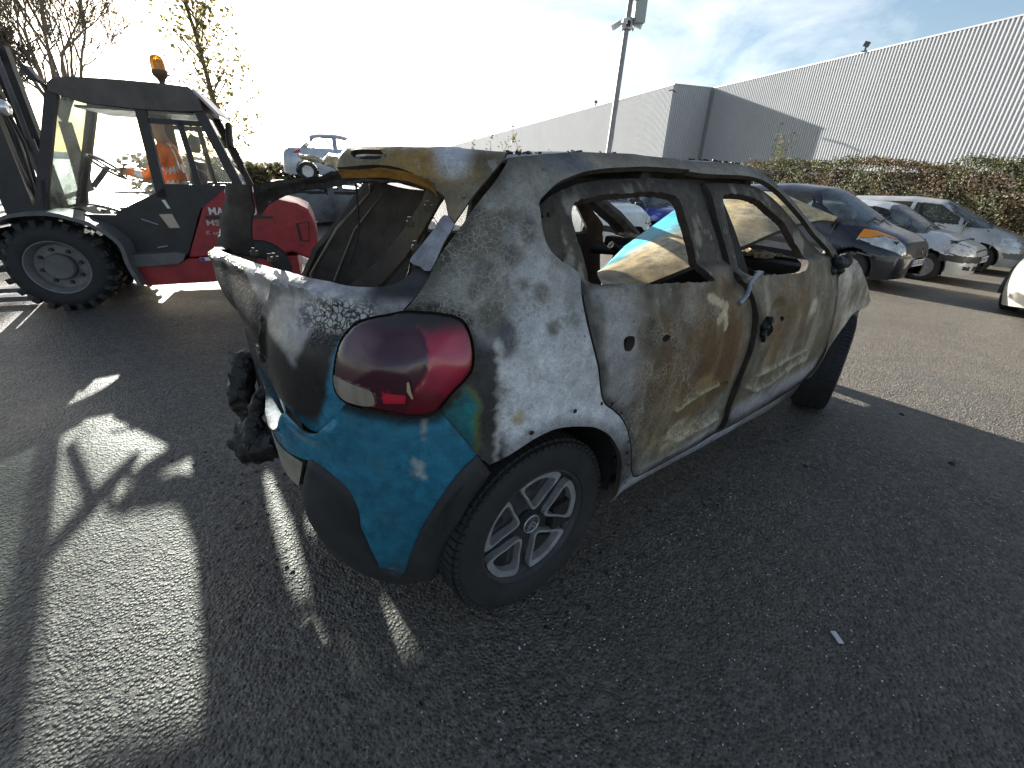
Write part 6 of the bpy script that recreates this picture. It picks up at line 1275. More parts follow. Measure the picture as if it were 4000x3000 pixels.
# dark tall hatchback
modus = dict(fx=.68, L=3.79, W=1.70, H=1.59, zb=.19, belt=1.0, wf=1.22, wr=-1.26, wrad=.30, paint=carpaint('paint_dark_blue', (.012, .014, .024)), top=[(-1.895, .45), (-1.88, .7), (-1.83, 1.0), (-1.62, 1.40), (-1.40, 1.54), (-.3, 1.595), (.25, 1.55), (.42, 1.49), (1.20, 1.02), (1.32, .98), (1.62, .89), (1.80, .80), (1.88, .66), (1.895, .42)],
    ws=(1.22, .30, 1.5), rw=(-1.85, -1.35), win=[[(-1.40, 1.06), (-.36, 1.03), (-.36, 1.46), (-1.2, 1.44)], [(-.28, 1.03), (.72, 1.02), (.62, 1.12), (.20, 1.44), (-.28, 1.46)], [(.76, 1.04), (1.02, 1.04), (.72, 1.20)]],
    front=[('headlamp', M_HEADL, [(.47, .62), (.56, .60), (.74, .70), (.78, .80), (.60, .86), (.50, .80)]), ('indicator', M_INDIC, [(.48, .81), (.60, .87), (.78, .80), (.86, .90), (.72, .97), (.54, .93)]), ('grille', M_TRIM, [(-.1, .62), (.44, .62), (.42, .78), (-.1, .80)]), ('lower_grille', M_TRIM, [(-.1, .26), (.55, .28), (.50, .40), (-.1, .40)]), ('bumper_strip', M_FGRY, [(.30, .545), (.84, .56), (.84, .59), (.30, .58)])],
    sidep=[('side_strip', M_FGRY, [(-.95, .50), (.80, .50), (.80, .56), (-.95, .56)])], seams=[-.32, .82], handles=[-.50, .50], plate='CX-742-DH', badge=(1.892, .66, LOZ), group='cars parked nose-out beside the ivy hedge', mirmat=M_TRIM)
car('parked_car', 'dark blue tall hatchback with amber indicators above its headlamps', (9.35, 1.93, GZ(9.35)), rad(-96.2), modus)
clio = dict(L=3.77, W=1.64, H=1.42, zb=.18, belt=.90, wf=1.20, wr=-1.27, wrad=.285, paint=carpaint('paint_silver_white', (.50, .53, .55), .35), top=top_hatch(3.77, 1.42, 1.02, .93, .30, .70, .90), ws=(1.03, .16, 1.4), rw=(-1.83, -1.25),
    win=[[(-1.30, .96), (-.30, .94), (-.30, 1.31), (-1.10, 1.30)], [(-.22, .94), (.86, .92), (.35, 1.24), (.15, 1.31), (-.22, 1.31)]],
    front=[('headlamp', M_HEADL, [(.38, .55), (.50, .53), (.68, .56), (.80, .62), (.72, .72), (.58, .76), (.46, .72), (.39, .64)]), ('grille', M_TRIM, [(-.1, .62), (.33, .62), (.35, .65), (-.1, .65)]), ('bumper_strip', M_TRIM, [(-.1, .43), (.36, .43), (.90, .44), (.90, .555), (-.1, .53)]), ('lower_grille', M_TRIM, [(-.1, .27), (.44, .28), (.42, .37), (-.1, .38)]), ('fog_lamp', M_TRIM, [(.50, .275), (.62, .28), (.62, .37), (.50, .365)])],
    sidep=[('side_strip', M_TRIM, [(-1.6, .44), (-1.58, .44), (.8, .44), (.8, .52), (-1.6, .52)])], seams=[-.26, .86], handles=[-.42, .58], plate='FP-307-DV', plate_at=(1.90, .485), badge=(1.89, .74, LOZ), group='cars parked nose-out beside the ivy hedge')
car('parked_car', 'silver white small hatchback with black bumper strip between two taller cars', (11.9, 1.42, GZ(11.9)), rad(-94), clio)
scenic = dict(sur=False, L=4.26, W=1.81, H=1.62, zb=.20, belt=1.02, wf=1.35, wr=-1.34, wrad=.32, paint=carpaint('paint_silver_beige', (.46, .46, .45), .4), top=[(-2.13, .45), (-2.11, .72), (-2.05, 1.05), (-1.82, 1.42), (-1.55, 1.58), (-.3, 1.625), (.35, 1.575), (.55, 1.51), (1.38, 1.05), (1.5, 1.01), (1.85, .90), (2.03, .78), (2.11, .62), (2.13, .42)],
    ws=(1.40, .42, 1.5), rw=(-2.1, -1.5), win=[[(-1.75, 1.12), (-1.20, 1.08), (-1.20, 1.48), (-1.5, 1.46)], [(-1.12, 1.07), (-.22, 1.06), (-.22, 1.50), (-1.12, 1.49)], [(-.14, 1.06), (.80, 1.05), (.78, 1.20), (.32, 1.48), (-.14, 1.50)], [(.86, 1.06), (1.20, 1.06), (.88, 1.22)]],
    front=[('headlamp', M_HEADL, [(.42, .66), (.60, .62), (.86, .70), (.90, .88), (.78, .90), (.55, .78), (.43, .72)]), ('lower_grille', M_TRIM, [(-.1, .30), (.35, .30), (.35, .48), (-.1, .48)]), ('fog_recess', simple('fog_recess', (.16, .15, .14), .6), [(.50, .36), (.80, .42), (.82, .52), (.52, .52)])], seams=[-.18, .92], handles=[-.38, .62], plate='BV-518-KL', group='cars parked nose-out beside the ivy hedge')
car('parked_car', 'silver people carrier furthest right along the hedge, behind the small silver hatchback', (15.4, 1.35, GZ(15.4)), rad(-86), scenic)
c1 = dict(L=3.43, W=1.63, H=1.465, zb=.20, belt=.96, wf=1.15, wr=-1.19, wrad=.275, paint=carpaint('paint_white', (.66, .68, .64), 0.0), top=top_hatch(3.43, 1.465, 1.02, 1.0, .25, .82, .98, .35), ws=(1.03, .12, 1.4), rw=(-1.68, -1.25),
    win=[[(-1.15, 1.02), (-.25, 1.0), (-.25, 1.36), (-1.0, 1.34)], [(-.17, 1.0), (.80, .99), (.25, 1.36), (-.17, 1.37)]],
    front=[('headlamp', M_HEADL, [(.36, .62), (.46, .60), (.66, .66), (.78, .84), (.70, .92), (.55, .80), (.40, .70)]), ('grille', M_TRIM, [(-.1, .28), (.40, .30), (.38, .46), (-.1, .48)]), ('fog_recess', M_TRIM, [(.50, .40), (.76, .44), (.76, .56), (.50, .56)])], seams=[-.21, .80], handles=[-.4, .55], group='cars parked across the yard')
car('parked_car', 'white city car with oval headlamps seen through the rear side window', (8.2, 6.6, GZ(8.2)), rad(-98), c1)
polo = dict(L=3.9, W=1.65, H=1.46, zb=.20, belt=.94, wf=1.22, wr=-1.24, wrad=.29, paint=carpaint('paint_blue', (.010, .032, .26), .15), top=top_hatch(3.9, 1.46, 1.05, .97, .32, .74, .94), ws=(1.06, .18, 1.4), rw=(-1.88, -1.3),
    win=[[(-1.30, 1.0), (-.32, .98), (-.32, 1.36), (-1.08, 1.34)], [(-.24, .98), (.86, .96), (.32, 1.34), (-.24, 1.36)]], front=[('headlamp', M_HEADL, [(.40, .58), (.60, .55), (.76, .60), (.78, .72), (.60, .76), (.42, .72)]), ('grille', M_TRIM, [(-.1, .60), (.36, .60), (.36, .70), (-.1, .70)]), ('lower_grille', M_TRIM, [(-.1, .26), (.6, .28), (.6, .40), (-.1, .40)])], seams=[-.28, .86], handles=[-.46, .56], group='cars parked across the yard')
car('parked_car', 'bright blue hatchback parked beside the white city car', (10.6, 6.7, GZ(10.6)), rad(-97), polo)
cream = dict(polo); cream.update(paint=carpaint('paint_cream', (.60, .57, .46), 0.0), group='cars parked across the yard')
car('parked_car', 'cream hatchback behind the blue one, mostly hidden', (13.3, 7.2, GZ(13.3)), rad(-95), cream)
beige = dict(scenic); beige.update(paint=carpaint('paint_beige', (.52, .49, .42), .25), L=4.26, zb=.14, plate='DB-624-RC', group='cars parked across the aisle', front=[('headlamp', M_HEADL, [(.45, .60), (.62, .56), (.90, .62), (.92, .84), (.80, .86), (.55, .74)]), ('lower_grille', M_TRIM, [(-.1, .30), (.35, .30), (.35, .48), (-.1, .48)])])
gb = on_axis(3905, 1165, 2, .02)
car('parked_car', 'pale beige car whose front corner enters at the right edge', (gb[0]+1.80, gb[1]-1.08, GZ(gb[0]+1.0)), rad(170), beige)
# the stack: a gutted dark car with a silver hatchback on top of it
gb = ground_px(1330, 888); sy_ = rad(-14)
burnt2 = dict(L=4.0, W=1.7, H=1.08, zb=.12, belt=.74, wf=1.25, wr=-1.25, wrad=.24, paint=simple('gutted_body', (.085, .09, .095), .6, noise=.75, nscale=2.2, bump=.2), top=[(-2, .4), (-1.97, .6), (-1.9, .74), (-1.55, 1.02), (-.3, 1.09), (.4, 1.04), (1.2, .76), (1.7, .66), (1.95, .5), (2, .4)], ws=(1.2, .35, 1.0), rw=(-1.9, -1.5), noglass=True, noseat=True, mirror=False, wiper=False,
    win=[[(-1.35, .77), (-.30, .75), (-.30, .98), (-1.2, .97)], [(-.16, .75), (.85, .75), (.40, .97), (-.16, .98)]], seams=[-.22, .9], group='cars stacked behind the wreck')
car('wrecked_car', 'gutted dark grey car at the bottom of the stack behind the wreck', (gb[0]+.35, gb[1]+.9, 0), sy_, burnt2)
p206 = dict(L=3.84, W=1.65, H=1.43, zb=.18, belt=.92, wf=1.26, wr=-1.18, wrad=.285, paint=carpaint('paint_silver_blue', (.40, .44, .50), .35), top=top_hatch(3.84, 1.43, .95, .95, .22, .68, .90, .95, .92), ws=(.96, .10, 1.4), rw=(-1.80, -1.0),
    win=[[(-1.18, .98), (-.28, .96), (-.28, 1.33), (-.85, 1.32)], [(-.18, .96), (.75, .94), (.25, 1.30), (-.18, 1.33)]], rear=[('tail_lamp', M_TAILR, [(.70, .80), (.84, .80), (.84, .93), (.73, .93)])], noglass=True, mirror=False, noseat=True, seams=[-.23, .80], group='cars stacked behind the wreck')
def place_by(px, py, zc, loc2, yaw):
    Pw = on_axis(px, py, 2, zc); c_, s_ = math.cos(yaw), math.sin(yaw); return Pw[0]-(c_*loc2[0]-s_*loc2[1]), Pw[1]-(s_*loc2[0]+c_*loc2[1])
def on_dist(u, v, dist): o, d = ray(u, v); return o+d*(dist/math.hypot(d[0], d[1]))
Pw = on_dist(1203, 669, 17.3); yw = rad(-17); c_, s_ = math.cos(yw), math.sin(yw); lx_, ly_ = -1.18, -.72
X_, Y_, Z_ = Pw[0]-(c_*lx_-s_*ly_), Pw[1]-(s_*lx_+c_*ly_), Pw[2]-.285
car('wrecked_car', 'silver hatchback with missing side windows raised on the stack', (X_, Y_, Z_), yw, p206)
b3 = dict(burnt2); b3.update(nx=120, nv=26); bb = car('wrecked_car', 'flattened wreck carrying the raised silver hatchback', (X_, Y_+.05, -.25), yw, b3); bb.scale = (1, 1, (Z_+.25+.14)/1.09)
# two cars far left behind the forklift
far = dict(polo); far.update(nx=120, nv=26, paint=carpaint('paint_black', (.02, .02, .024), .1), group='cars in the far row'); q = ground_px(1040, 735)
car('parked_car', 'black car in the far row just right of the forklift', (q[0]-.2, q[1]+3.0, -.25), rad(-40), far)
far2 = dict(far); far2.update(paint=carpaint('paint_grey', (.35, .37, .38), .3)); car('parked_car', 'light grey car in the far row beneath the hedge', (q[0]+1.6, q[1]+7.6, -.25), rad(-30), far2)

# ================================================================== warehouse
BY = rad(68.2); Bd = np.array([math.cos(BY), math.sin(BY), 0]); Nd = np.array([math.sin(BY), -math.cos(BY), 0]); C0 = np.array([CAM[0], CAM[1], 0])
def BP(a, d, z=0.0): return C0 + Bd*a + Nd*d + np.array([0, 0, z])
M_CLAD = simple('pale_cladding', (0.40, 0.415, 0.43), 0.85, metal=0.0, spec=0.2, noise=0.06, nscale=0.35); M_FLASH = simple('grey_flashing', (.30, .31, .33), .45, metal=.3)
WH = empty('warehouse', tuple(BP(40, 30))); tag(WH, 'large pale warehouse clad in vertical corrugated metal sheet', 'building')
WHi = Matrix.Translation(Vector(BP(40, 30))).inverted()
def corr(name, P0, dirv, outv, length, H, z0=-.6, pitch=.2, depth=.062):
    n = int(length/pitch); prof = [(0, 0), (.075, 0), (.10, 1), (.175, 1)]; V = []; F_ = []
    for i in range(n):
        for dx, dd in prof:
            q = P0 + dirv*(i*pitch+dx) + outv*(dd*depth); V += [(q[0], q[1], z0), (q[0], q[1], H)]
    for i in range(len(V)//2-1): F_.append((2*i, 2*i+2, 2*i+3, 2*i+1))
    o = mesh_obj(name, [tuple(WHi @ Vector(v)) for v in V], F_, M_CLAD, WH); return o
HB = 9.0; DR_, DB_, AC = 30.6, 26.6, 40.2
corr('clad_wall', BP(-22, DR_), Bd, -Nd, AC+22, HB); corr('clad_wall', BP(AC, DB_), Bd, -Nd, 175, HB); corr('clad_wall', BP(AC, DB_), Nd, -Bd, DR_-DB_, HB)
mb = MB()
def wbox(a0, a1, d0, d1, z0, z1):
    V = [BP(a, d, z) for a in (a0, a1) for d in (d0, d1) for z in (z0, z1)]; mb.add([tuple(WHi @ Vector(v)) for v in V], [(0, 1, 3, 2), (4, 6, 7, 5), (0, 4, 5, 1), (2, 3, 7, 6), (0, 2, 6, 4), (1, 5, 7, 3)])
wbox(-22, AC+.1, DR_+.05, DR_+40, -.6, HB-.06); wbox(AC+.06, AC+175, DB_+.06, DR_+40.2, -.6, HB-.06); mb.build('roof_block', M_FLASH, WH)
mb = MB(); wbox(-22, AC-.02, DR_-.075, DR_+.15, HB-.02, HB+.06); wbox(AC-.08, AC+175, DB_-.075, DB_+.15, HB-.02, HB+.06); wbox(AC-.085, AC+.12, DB_+.15, DR_-.078, HB-.02, HB+.062); mb.build('roof_flashing', M_FLASH, WH)
mb = MB(); wbox(AC-.35, AC-.05, DR_-.18, DR_-.045, -.5, HB-.2); mb.build('corner_flashing', M_FLASH, WH)
for (u, v, d) in ((3380, 193, DR_), (2327, 410, DB_), (2004, 498, DB_)):
    q = on_plane(u, v, BP(0, d), Nd); s_ = 1.0 if d == DR_ else 1.0
    mb = MB(); mb.box((0, 0, .38), (.30, .18, .26), rz=BY+.5, ry=rad(-20)); mb.bar((0, 0, 0), (0, 0, .25), .08, .08); mb.box((0, 0, .02), (.3, .3, .04)); o = mb.build('roof_floodlight', M_FGRY, WH); o.location = WHi @ Vector((q[0], q[1], HB+.06))
mb = MB(); q0 = on_plane(2640, 360, BP(0, DB_), Nd); mb.tube([(0, 0, 0), tuple(-Nd*.5-Bd*.1+np.array((0, 0, .12))), tuple(-Nd*.9-Bd*.3)], .05, 6); o = mb.build('wall_lamp', M_FGRY, WH, 40); o.location = WHi @ Vector(q0)

# ================================================================== lamp post with cameras
pb = on_plane(2378, 590, C0+np.array((CF[0], CF[1], 0))/math.hypot(CF[0], CF[1])*15.0, (CF[0], CF[1], 0)); pt = on_plane(2466, -20, pb, (CF[0], CF[1], 0)); ax = (pt-pb)/np.linalg.norm(pt-pb)
base = pb - ax*((pb[2]+.5)/ax[2])
PO = empty('camera_mast', tuple(base)); tag(PO, 'tall grey steel mast carrying cameras and a control box', 'mast')
M_GALV = simple('galvanised', (.27, .27, .27), .55, metal=.4, noise=.25, nscale=6)
hh = (pt[2]-base[2])/ax[2]+1.2
mb = MB(); mb.tube([(0, 0, 0), tuple(ax*hh*.5), tuple(ax*hh)], [.088, .078, .068], 14); mb.lathe([(.2, 0), (.2, .03), (.11, .03)], (0, 0, 0), 'Z', 16); mb.build('post', M_GALV, PO, 40)
zc = np.linalg.norm(on_plane(2440, 95, pb, (CF[0], CF[1], 0))-base); rt = np.array((CR[0], CR[1], 0)); rt /= np.linalg.norm(rt); fw = -np.array((CF[0], CF[1], 0)); fw /= np.linalg.norm(fw)
cpos = ax*zc
M_CAMW = simple('camera_white', (.6, .6, .6), .4)
mb = MB(); mb.lathe([(.13, -.12), (.15, -.08), (.15, .08), (.13, .12)], tuple(cpos), 'Z', 16); mb.build('mount_collar', M_CAMW, PO, 40)
for sg, dz in ((-1, -.10), (1, -.05)):
    mb = MB(); mb.tube([tuple(cpos), tuple(cpos+rt*sg*.22+np.array((0, 0, .02)))], .03, 8); e_ = cpos+rt*sg*.38+np.array((0, 0, dz)); mb.bar(tuple(cpos+rt*sg*.20+np.array((0, 0, .03))), tuple(e_+fw*.08), .12, .12); mb.bar(tuple(cpos+rt*sg*.19+np.array((0, 0, .10))), tuple(e_+fw*.10+np.array((0, 0, .07))), .15, .02); mb.build('camera', M_CAMW, PO)
mb = MB(); mb.bar(tuple(cpos+fw*.14), tuple(cpos+fw*.26-np.array((0, 0, .05))), .10, .12); mb.build('camera', M_FBLK, PO)
bx_ = ax*np.linalg.norm(on_plane(2463, 40, pb, (CF[0], CF[1], 0))-base)
mb = MB(); mb.box((0, 0, 0), (.26, .34, .62), bev=.02); mb.box((-.19, 0, .2), (.14, .05, .05)); mb.box((-.19, 0, -.2), (.14, .05, .05)); o = mb.build('control_box', simple('box_grey', (.34, .37, .36), .5), PO); o.location = tuple(bx_+rt*.27+fw*.06); o.rotation_euler = (0, 0, math.atan2(rt[1], rt[0])+.2)
mb = MB(); mb.tube([tuple(bx_+rt*.2-np.array((0, 0, .32))), tuple(bx_+rt*.17-np.array((0, 0, .45))), tuple(cpos+rt*.09+np.array((0, 0, .1)))], .015, 6); mb.build('cable', M_FBLK, PO)

# ================================================================== foliage helpers
def leaf_mat(name, trans=.35):
    m, nt, b = new_mat(name); a = nt.nodes.new('ShaderNodeAttribute'); a.attribute_name = 'Col'; nt.links.new(a.outputs['Color'], b.inputs['Base Color'])
    b.inputs['Roughness'].default_value = .55; b.inputs['Specular IOR Level'].default_value = .35
    out = [n for n in nt.nodes if n.type == 'OUTPUT_MATERIAL'][0]; tl = nt.nodes.new('ShaderNodeBsdfTranslucent'); nt.links.new(a.outputs['Color'], tl.inputs[0]); mx = nt.nodes.new('ShaderNodeMixShader'); mx.inputs[0].default_value = trans
    nt.links.new(b.outputs[0], mx.inputs[1]); nt.links.new(tl.outputs[0], mx.inputs[2]); nt.links.new(mx.outputs[0], out.inputs['Surface']); return m
M_LEAF = leaf_mat('leaf'); M_BARK = simple('bark', (.12, .095, .07), .85, noise=.4, nscale=6, bump=.5, bscale=30); M_TWIG = simple('twig', (.20, .165, .13), .85, noise=.3)
def leaves(name, pts, nrm, size, cols, parent, seed=0):
    """one folded four-cornered leaf per point"""
    q = np.random.RandomState(seed); n = len(pts); nr = nrm+q.normal(0, .55, (n, 3)); nr /= np.linalg.norm(nr, axis=1, keepdims=True)+1e-9
    t = np.cross(nr, q.normal(0, 1, (n, 3))); t /= np.linalg.norm(t, axis=1, keepdims=True)+1e-9; u = np.cross(nr, t); s = size*q.uniform(.6, 1.35, n)
    s = s[:, None]; a = pts-t*s*.5; b = pts+u*s*.38+nr*s*.14; c = pts+t*s*.62-nr*s*.05; d = pts-u*s*.38+nr*s*.14
    V = np.stack([a, b, c, d], 1).reshape(-1, 3); F_ = np.stack([np.arange(n)*4, np.arange(n)*4+1, np.arange(n)*4+2, np.arange(n)*4, np.arange(n)*4+2, np.arange(n)*4+3], 1).reshape(-1, 3)
    o = mesh_obj(name, V, F_, M_LEAF, parent, attrs={'Col': np.repeat(cols, 4, 0)}); return o
def pick_cols(n, pal, wts, seed, var=.3):
    q = np.random.RandomState(seed); k = q.choice(len(pal), n, p=np.array(wts)/sum(wts)); return np.array(pal)[k]*q.uniform(1-var, 1+var, (n, 1))
# ---- ivy hedge along the right
def hedge(label, a0, a1, d0, d1, top, n, size, pal, wts, seed, bottom=-.55, name='ivy_hedge'):
    root = empty(name, tuple(BP((a0+a1)/2, (d0+d1)/2, 0))); tag(root, label, 'hedge'); off = BP((a0+a1)/2, (d0+d1)/2, 0); q = np.random.RandomState(seed)
    A = q.uniform(a0, a1, n); v = q.uniform(0, 1, n)**.85; ht = np.interp(A, *top)+.22*(fbm(A*1.3, A*0, seed, 4)-.5)*2
    front = v < .70; fz = v/.70
    z = np.where(front, bottom+(ht-bottom)*fz, ht); d = np.where(front, d0+.30*fz**3, d0+.3+(v-.70)/.30*(d1-d0-.3))
    bump = .55*(fbm(A*1.5, z*1.8, seed+3, 4)-.5)*2
    P = C0[None]+Bd[None]*A[:, None]+Nd[None]*(d+np.where(front, -bump, 0))[:, None]; P[:, 2] = z+np.where(front, 0, bump*.6)+q.normal(0, .035, n); P += q.normal(0, .05, (n, 3))
    nr = np.where(front[:, None], -Nd[None], np.array((0, 0, 1))[None]); nr = nr+np.array((0, 0, .35))[None]
    cl = pick_cols(n, pal, wts, seed+1); br = sstep(.48, .62, fbm(A*.9, z*1.3, seed+9, 4))[:, None]; cl = cl*(1-br)+pick_cols(n, [(.105, .070, .032), (.135, .092, .042), (.075, .052, .028)], (3, 2, 2), seed+2)*br
    leaves('foliage', P-off, nr, size, cl, root, seed)
    mb = MB(); k = 40; V = []; F_ = []
    for i in range(k+1):
        a = a0+(a1-a0)*i/k; h = float(np.interp(a, *top))-.22
        for (dd, zz) in ((d0+.35, bottom), (d0+.5, h-.2), (d0+.7, h), (d1-.3, h), (d1, bottom)): V.append(tuple(BP(a, dd, zz)-off))
    for i in range(k):
        for j in range(4): F_.append((i*5+j, (i+1)*5+j, (i+1)*5+j+1, i*5+j+1))
    mb.add(V, F_); mb.build('stem_mass', simple('hedge_inside', (.030, .026, .016), .95, noise=.5, nscale=5), root)
    return root
PALH = [(.050, .066, .020), (.075, .085, .028), (.11, .10, .04), (.035, .042, .018), (.18, .16, .085)]
hedge('dense green and brown ivy hedge along the warehouse, behind the parked cars', 3, 27, 16.6, 18.6, ([3, 8, 11, 14, 17, 19, 22, 27], [2.30, 2.25, 2.05, 2.15, 2.30, 2.1, 1.75, 1.35]), 60000, .066, PALH, (4, 4, 3, 3, 1), 5)
# ---- saplings in front of the warehouse wall
def sapling(u, v_top, v_bot, d, label, seed, spread=.35, nl=150, group='young saplings before the warehouse wall', lean=0.0, dist=None):
    tp = on_plane(u, v_top, BP(0, d), Nd) if dist is None else on_dist(u, v_top, dist); a = (tp-C0)@Bd; bs = BP(a, d, -.5) if dist is None else np.array((tp[0], tp[1], -.5)); root = empty('sapling', tuple(bs)); tag(root, label, 'sapling', group); H_ = tp[2]+.5; q = random.Random(seed); mb = MB(); P = []
    for k in range(5):
        x0 = [q.gauss(0, .12) for _ in range(2)]; hk = H_*(1 if k == 0 else q.uniform(.55, .95)); pts = [(0, 0, 0)]
        for j in range(1, 8): t = j/7; pts.append((x0[0]*t*2+q.gauss(0, .04)+spread*x0[0]*4*t*t, x0[1]*t*2+q.gauss(0, .04)+spread*x0[1]*4*t*t, hk*t))
        mb.tube(pts, list(np.linspace(.03, .006, 8)), 5)
        for _ in range(nl//5):
            t = q.uniform(.35, 1); j = min(6, int(t*7)); f = t*7-j; p = np.array(pts[j])*(1-f)+np.array(pts[min(7, j+1)])*f; P.append(p+np.array([q.gauss(0, .14), q.gauss(0, .14), q.gauss(0, .12)]))
    mb.build('stem', M_TWIG, root); P = np.array(P); leaves('foliage', P, np.tile((0, 0, 1.), (len(P), 1)), .13, pick_cols(len(P), [(.13, .13, .05), (.18, .15, .07), (.08, .10, .035), (.2, .2, .12)], (3, 2, 3, 1), seed), root, seed)
sapling(3078, 475, 640, 20, 'leafy sapling in the shadow of the warehouse corner', 11, .35, 260)
sapling(2085, 522, 600, 21, 'bushiest sapling left of the mast, above the burnt roof', 12, 1.0, 330, dist=22); sapling(1950, 525, 600, 21, 'middle sapling of the three above the burnt roof', 13, .5, 230, dist=24); sapling(1832, 520, 600, 21, 'leftmost sapling of the three above the burnt roof', 14, .6, 230, dist=25)
# ---- bare tree behind the forklift
def branch_tree(mb, p, d, ln, r, depth, q, tips, spread=.5, up=.12):
    n = 4; pts = [np.array(p)]; d = np.array(d)
    for i in range(n): d = d+np.array([q.gauss(0, .13), q.gauss(0, .13), q.gauss(0, .08)+up]); d = d/np.linalg.norm(d); pts.append(pts[-1]+d*ln/n)
    r = max(r, .010); mb.tube([tuple(k) for k in pts], list(np.linspace(r, max(r*.62, .009), n+1)), 6 if r > .03 else 4, False)
    if depth == 0: tips.append(pts[-1]); return
    for k in range(q.choice((2, 3, 3)) if depth > 1 else 4):
        i = q.choice((2, 3, 4)) if k else 4; dd = d+np.array([q.gauss(0, spread), q.gauss(0, spread), q.gauss(.05, spread*.5)]); dd = dd/np.linalg.norm(dd)
        branch_tree(mb, pts[i], dd, ln*q.uniform(.62, .85), r*(.62 if k == 0 else .5), depth-1, q, tips, spread, up)
hd = lambda u, dist: (lambda d: C0+np.array((d[0], d[1], 0))/math.hypot(d[0], d[1])*dist)(ray(u, 640)[1])
def bare_tree(u, dist, H_, seed, label, lean=(0, 0)):
    b = hd(u, dist); root = empty('bare_tree', (b[0], b[1], -.3)); tag(root, label, 'tree'); q = random.Random(seed); mb = MB(); tips = []; k = H_/11
    t1 = np.array((0.1, .05, 2.6*k)); mb.tube([(0, 0, 0), (.05, .02, 1.3*k), tuple(t1)], [.26*k, .21*k, .19*k], 10); mb.build('trunk', M_BARK, root, 50); mb = MB()
    for j in range(9): a = 2*PI*j/9+q.uniform(-.4, .4); branch_tree(mb, t1, (math.cos(a)*.36+lean[0], math.sin(a)*.36+lean[1], 1), 2.3*k*q.uniform(.7, 1.15), .075*k, 6, q, tips, .44, .10)
    mb.build('limbs', M_TWIG, root)
    tips = np.array(tips); r2 = np.random.RandomState(seed); P = np.repeat(tips, 2, 0)+r2.normal(0, .15, (len(tips)*2, 3)); k_ = r2.uniform(0, 1, len(P)) < .5; P = P[k_]
    leaves('crown', P, np.tile((0, 0, 1.), (len(P), 1)), .10, pick_cols(len(P), [(.16, .11, .05), (.10, .08, .05)], (1, 1), seed), root, seed)
bare_tree(300, 30, 13.0, 24, 'bare branching tree behind the forklift cab'); bare_tree(40, 24, 7.0, 23, 'smaller bare tree at the far left edge')
# ---- slender tree right of the cab, thinly leaved
def slender(u, dist, H_, seed, label):
    b = hd(u, dist); root = empty('slender_tree', (b[0], b[1], -.3)); tag(root, label, 'tree'); q = random.Random(seed); mb = MB(); pts = [(q.gauss(0, .05), q.gauss(0, .05), H_*t) for t in np.linspace(0, 1, 12)]; mb.tube(pts, list(np.linspace(.10, .012, 12)), 8); mb.build('trunk', M_BARK, root, 60); mb = MB(); P = []
    for k in range(150):
        t = q.uniform(.12, .98); z0 = H_*t; ln = (1-t)*.9+.45; a = q.uniform(0, 2*PI); p0 = np.array((0, 0, z0)); p1 = p0+np.array((math.cos(a)*ln*.6, math.sin(a)*ln*.6, ln*.75)); p2 = p0+np.array((math.cos(a)*ln, math.sin(a)*ln, ln*1.35)); mb.tube([tuple(p0), tuple(p1), tuple(p2)], [.016, .010, .004], 4, False)
        for _ in range(22): s = q.uniform(.25, 1.1); P.append(p0+(p2-p0)*s+np.array([q.gauss(0, .14), q.gauss(0, .14), q.gauss(0, .14)]))
    mb.build('limbs', M_TWIG, root); P = np.array(P); leaves('crown', P, np.tile((0, 0, .5), (len(P), 1)), .115, pick_cols(len(P), [(.26, .22, .06), (.16, .16, .05), (.34, .28, .10), (.10, .11, .035)], (3, 3, 2, 2), seed), root, seed)
slender(885, 19, 9.3, 31, 'slender thinly leaved tree right of the forklift beacon')
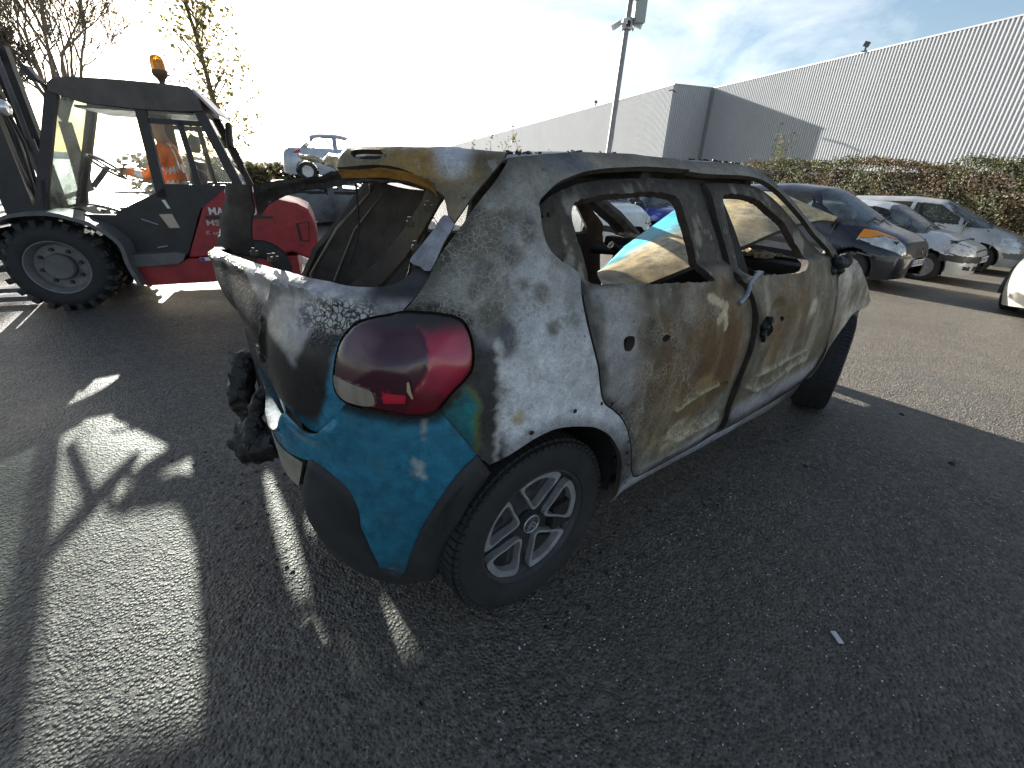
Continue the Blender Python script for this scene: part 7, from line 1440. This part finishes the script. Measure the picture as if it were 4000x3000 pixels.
# ---- far hedge, hills
def far_hedge(u0, u1, dist, h0, seed, label, n=5200):
    b0, b1 = hd(u0, dist), hd(u1, dist); root = empty('far_hedge', tuple((b0+b1)/2)); tag(root, label, 'hedge'); q = np.random.RandomState(seed); t = q.uniform(0, 1, n); hh = h0*(.65+.7*fbm(t*14, t*0, seed, 4)); P = b0[None]*(1-t[:, None])+b1[None]*t[:, None]; P += q.normal(0, .5, (n, 3)); P[:, 2] = -.4+(hh+.4)*q.uniform(0, 1, n)**.8
    leaves('foliage', P-(b0+b1)[None]/2, np.tile((0, -.3, .8), (n, 1)), .26, pick_cols(n, [(.14, .11, .05), (.10, .10, .04), (.18, .14, .08), (.07, .075, .03)], (3, 3, 1, 2), seed), root, seed)
far_hedge(560, 1190, 30, 1.35, 41, 'low brown hedge behind the far row of cars'); far_hedge(2300, 2760, 32, 1.0, 42, 'low hedge far behind the blue hatchback', 2600)
hv = []; hf = []
for i in range(61):
    a = rad(20+i*3.2); R_ = 900; hgt = 16+22*float(fbm(np.array(i*.22), np.array(3.1), 5, 4)); hv += [(R_*math.cos(a), R_*math.sin(a), -8), ((R_+60)*math.cos(a), (R_+60)*math.sin(a), hgt*.30), ((R_+200)*math.cos(a), (R_+200)*math.sin(a), hgt*.42)]
for i in range(60):
    for j in range(2): hf.append((i*3+j, (i+1)*3+j, (i+1)*3+j+1, i*3+j+1))
tag(mesh_obj('hills', hv, hf, simple('far_hill', (.34, .38, .40), .95, noise=.3, nscale=.02), smooth=True), 'low blue-grey hills on the far horizon', 'hills', kind='structure')
# ---- white panel fence behind the cars seen through the windows
b0 = hd(2352, 21.5); b1 = hd(2655, 24.0); dv = (b1-b0); Lw = np.linalg.norm(dv); dv /= Lw; npn = 5
FE = empty('panel_fence', (b0[0], b0[1], -.5), math.atan2(dv[1], dv[0])); tag(FE, 'white sheet-panel fence behind the blue hatchback', 'fence')
M_WPAN = simple('white_panel', (.66, .66, .64), .45, noise=.08, nscale=2)
for k in range(npn):
    mb = MB(); mb.box((Lw/npn*(k+.5), 0, .78), (Lw/npn-.03, .05, 1.5), bev=.01); mb.build('panel', M_WPAN, FE)
    mb = MB(); mb.box((Lw/npn*k, .05, .8), (.06, .06, 1.6)); mb.build('post', M_GALV, FE)
mb = MB(); mb.box((Lw/npn*2.3, -.05, .95), (.06, .05, .16), bev=.01); mb.build('handle', M_FBLK, FE)
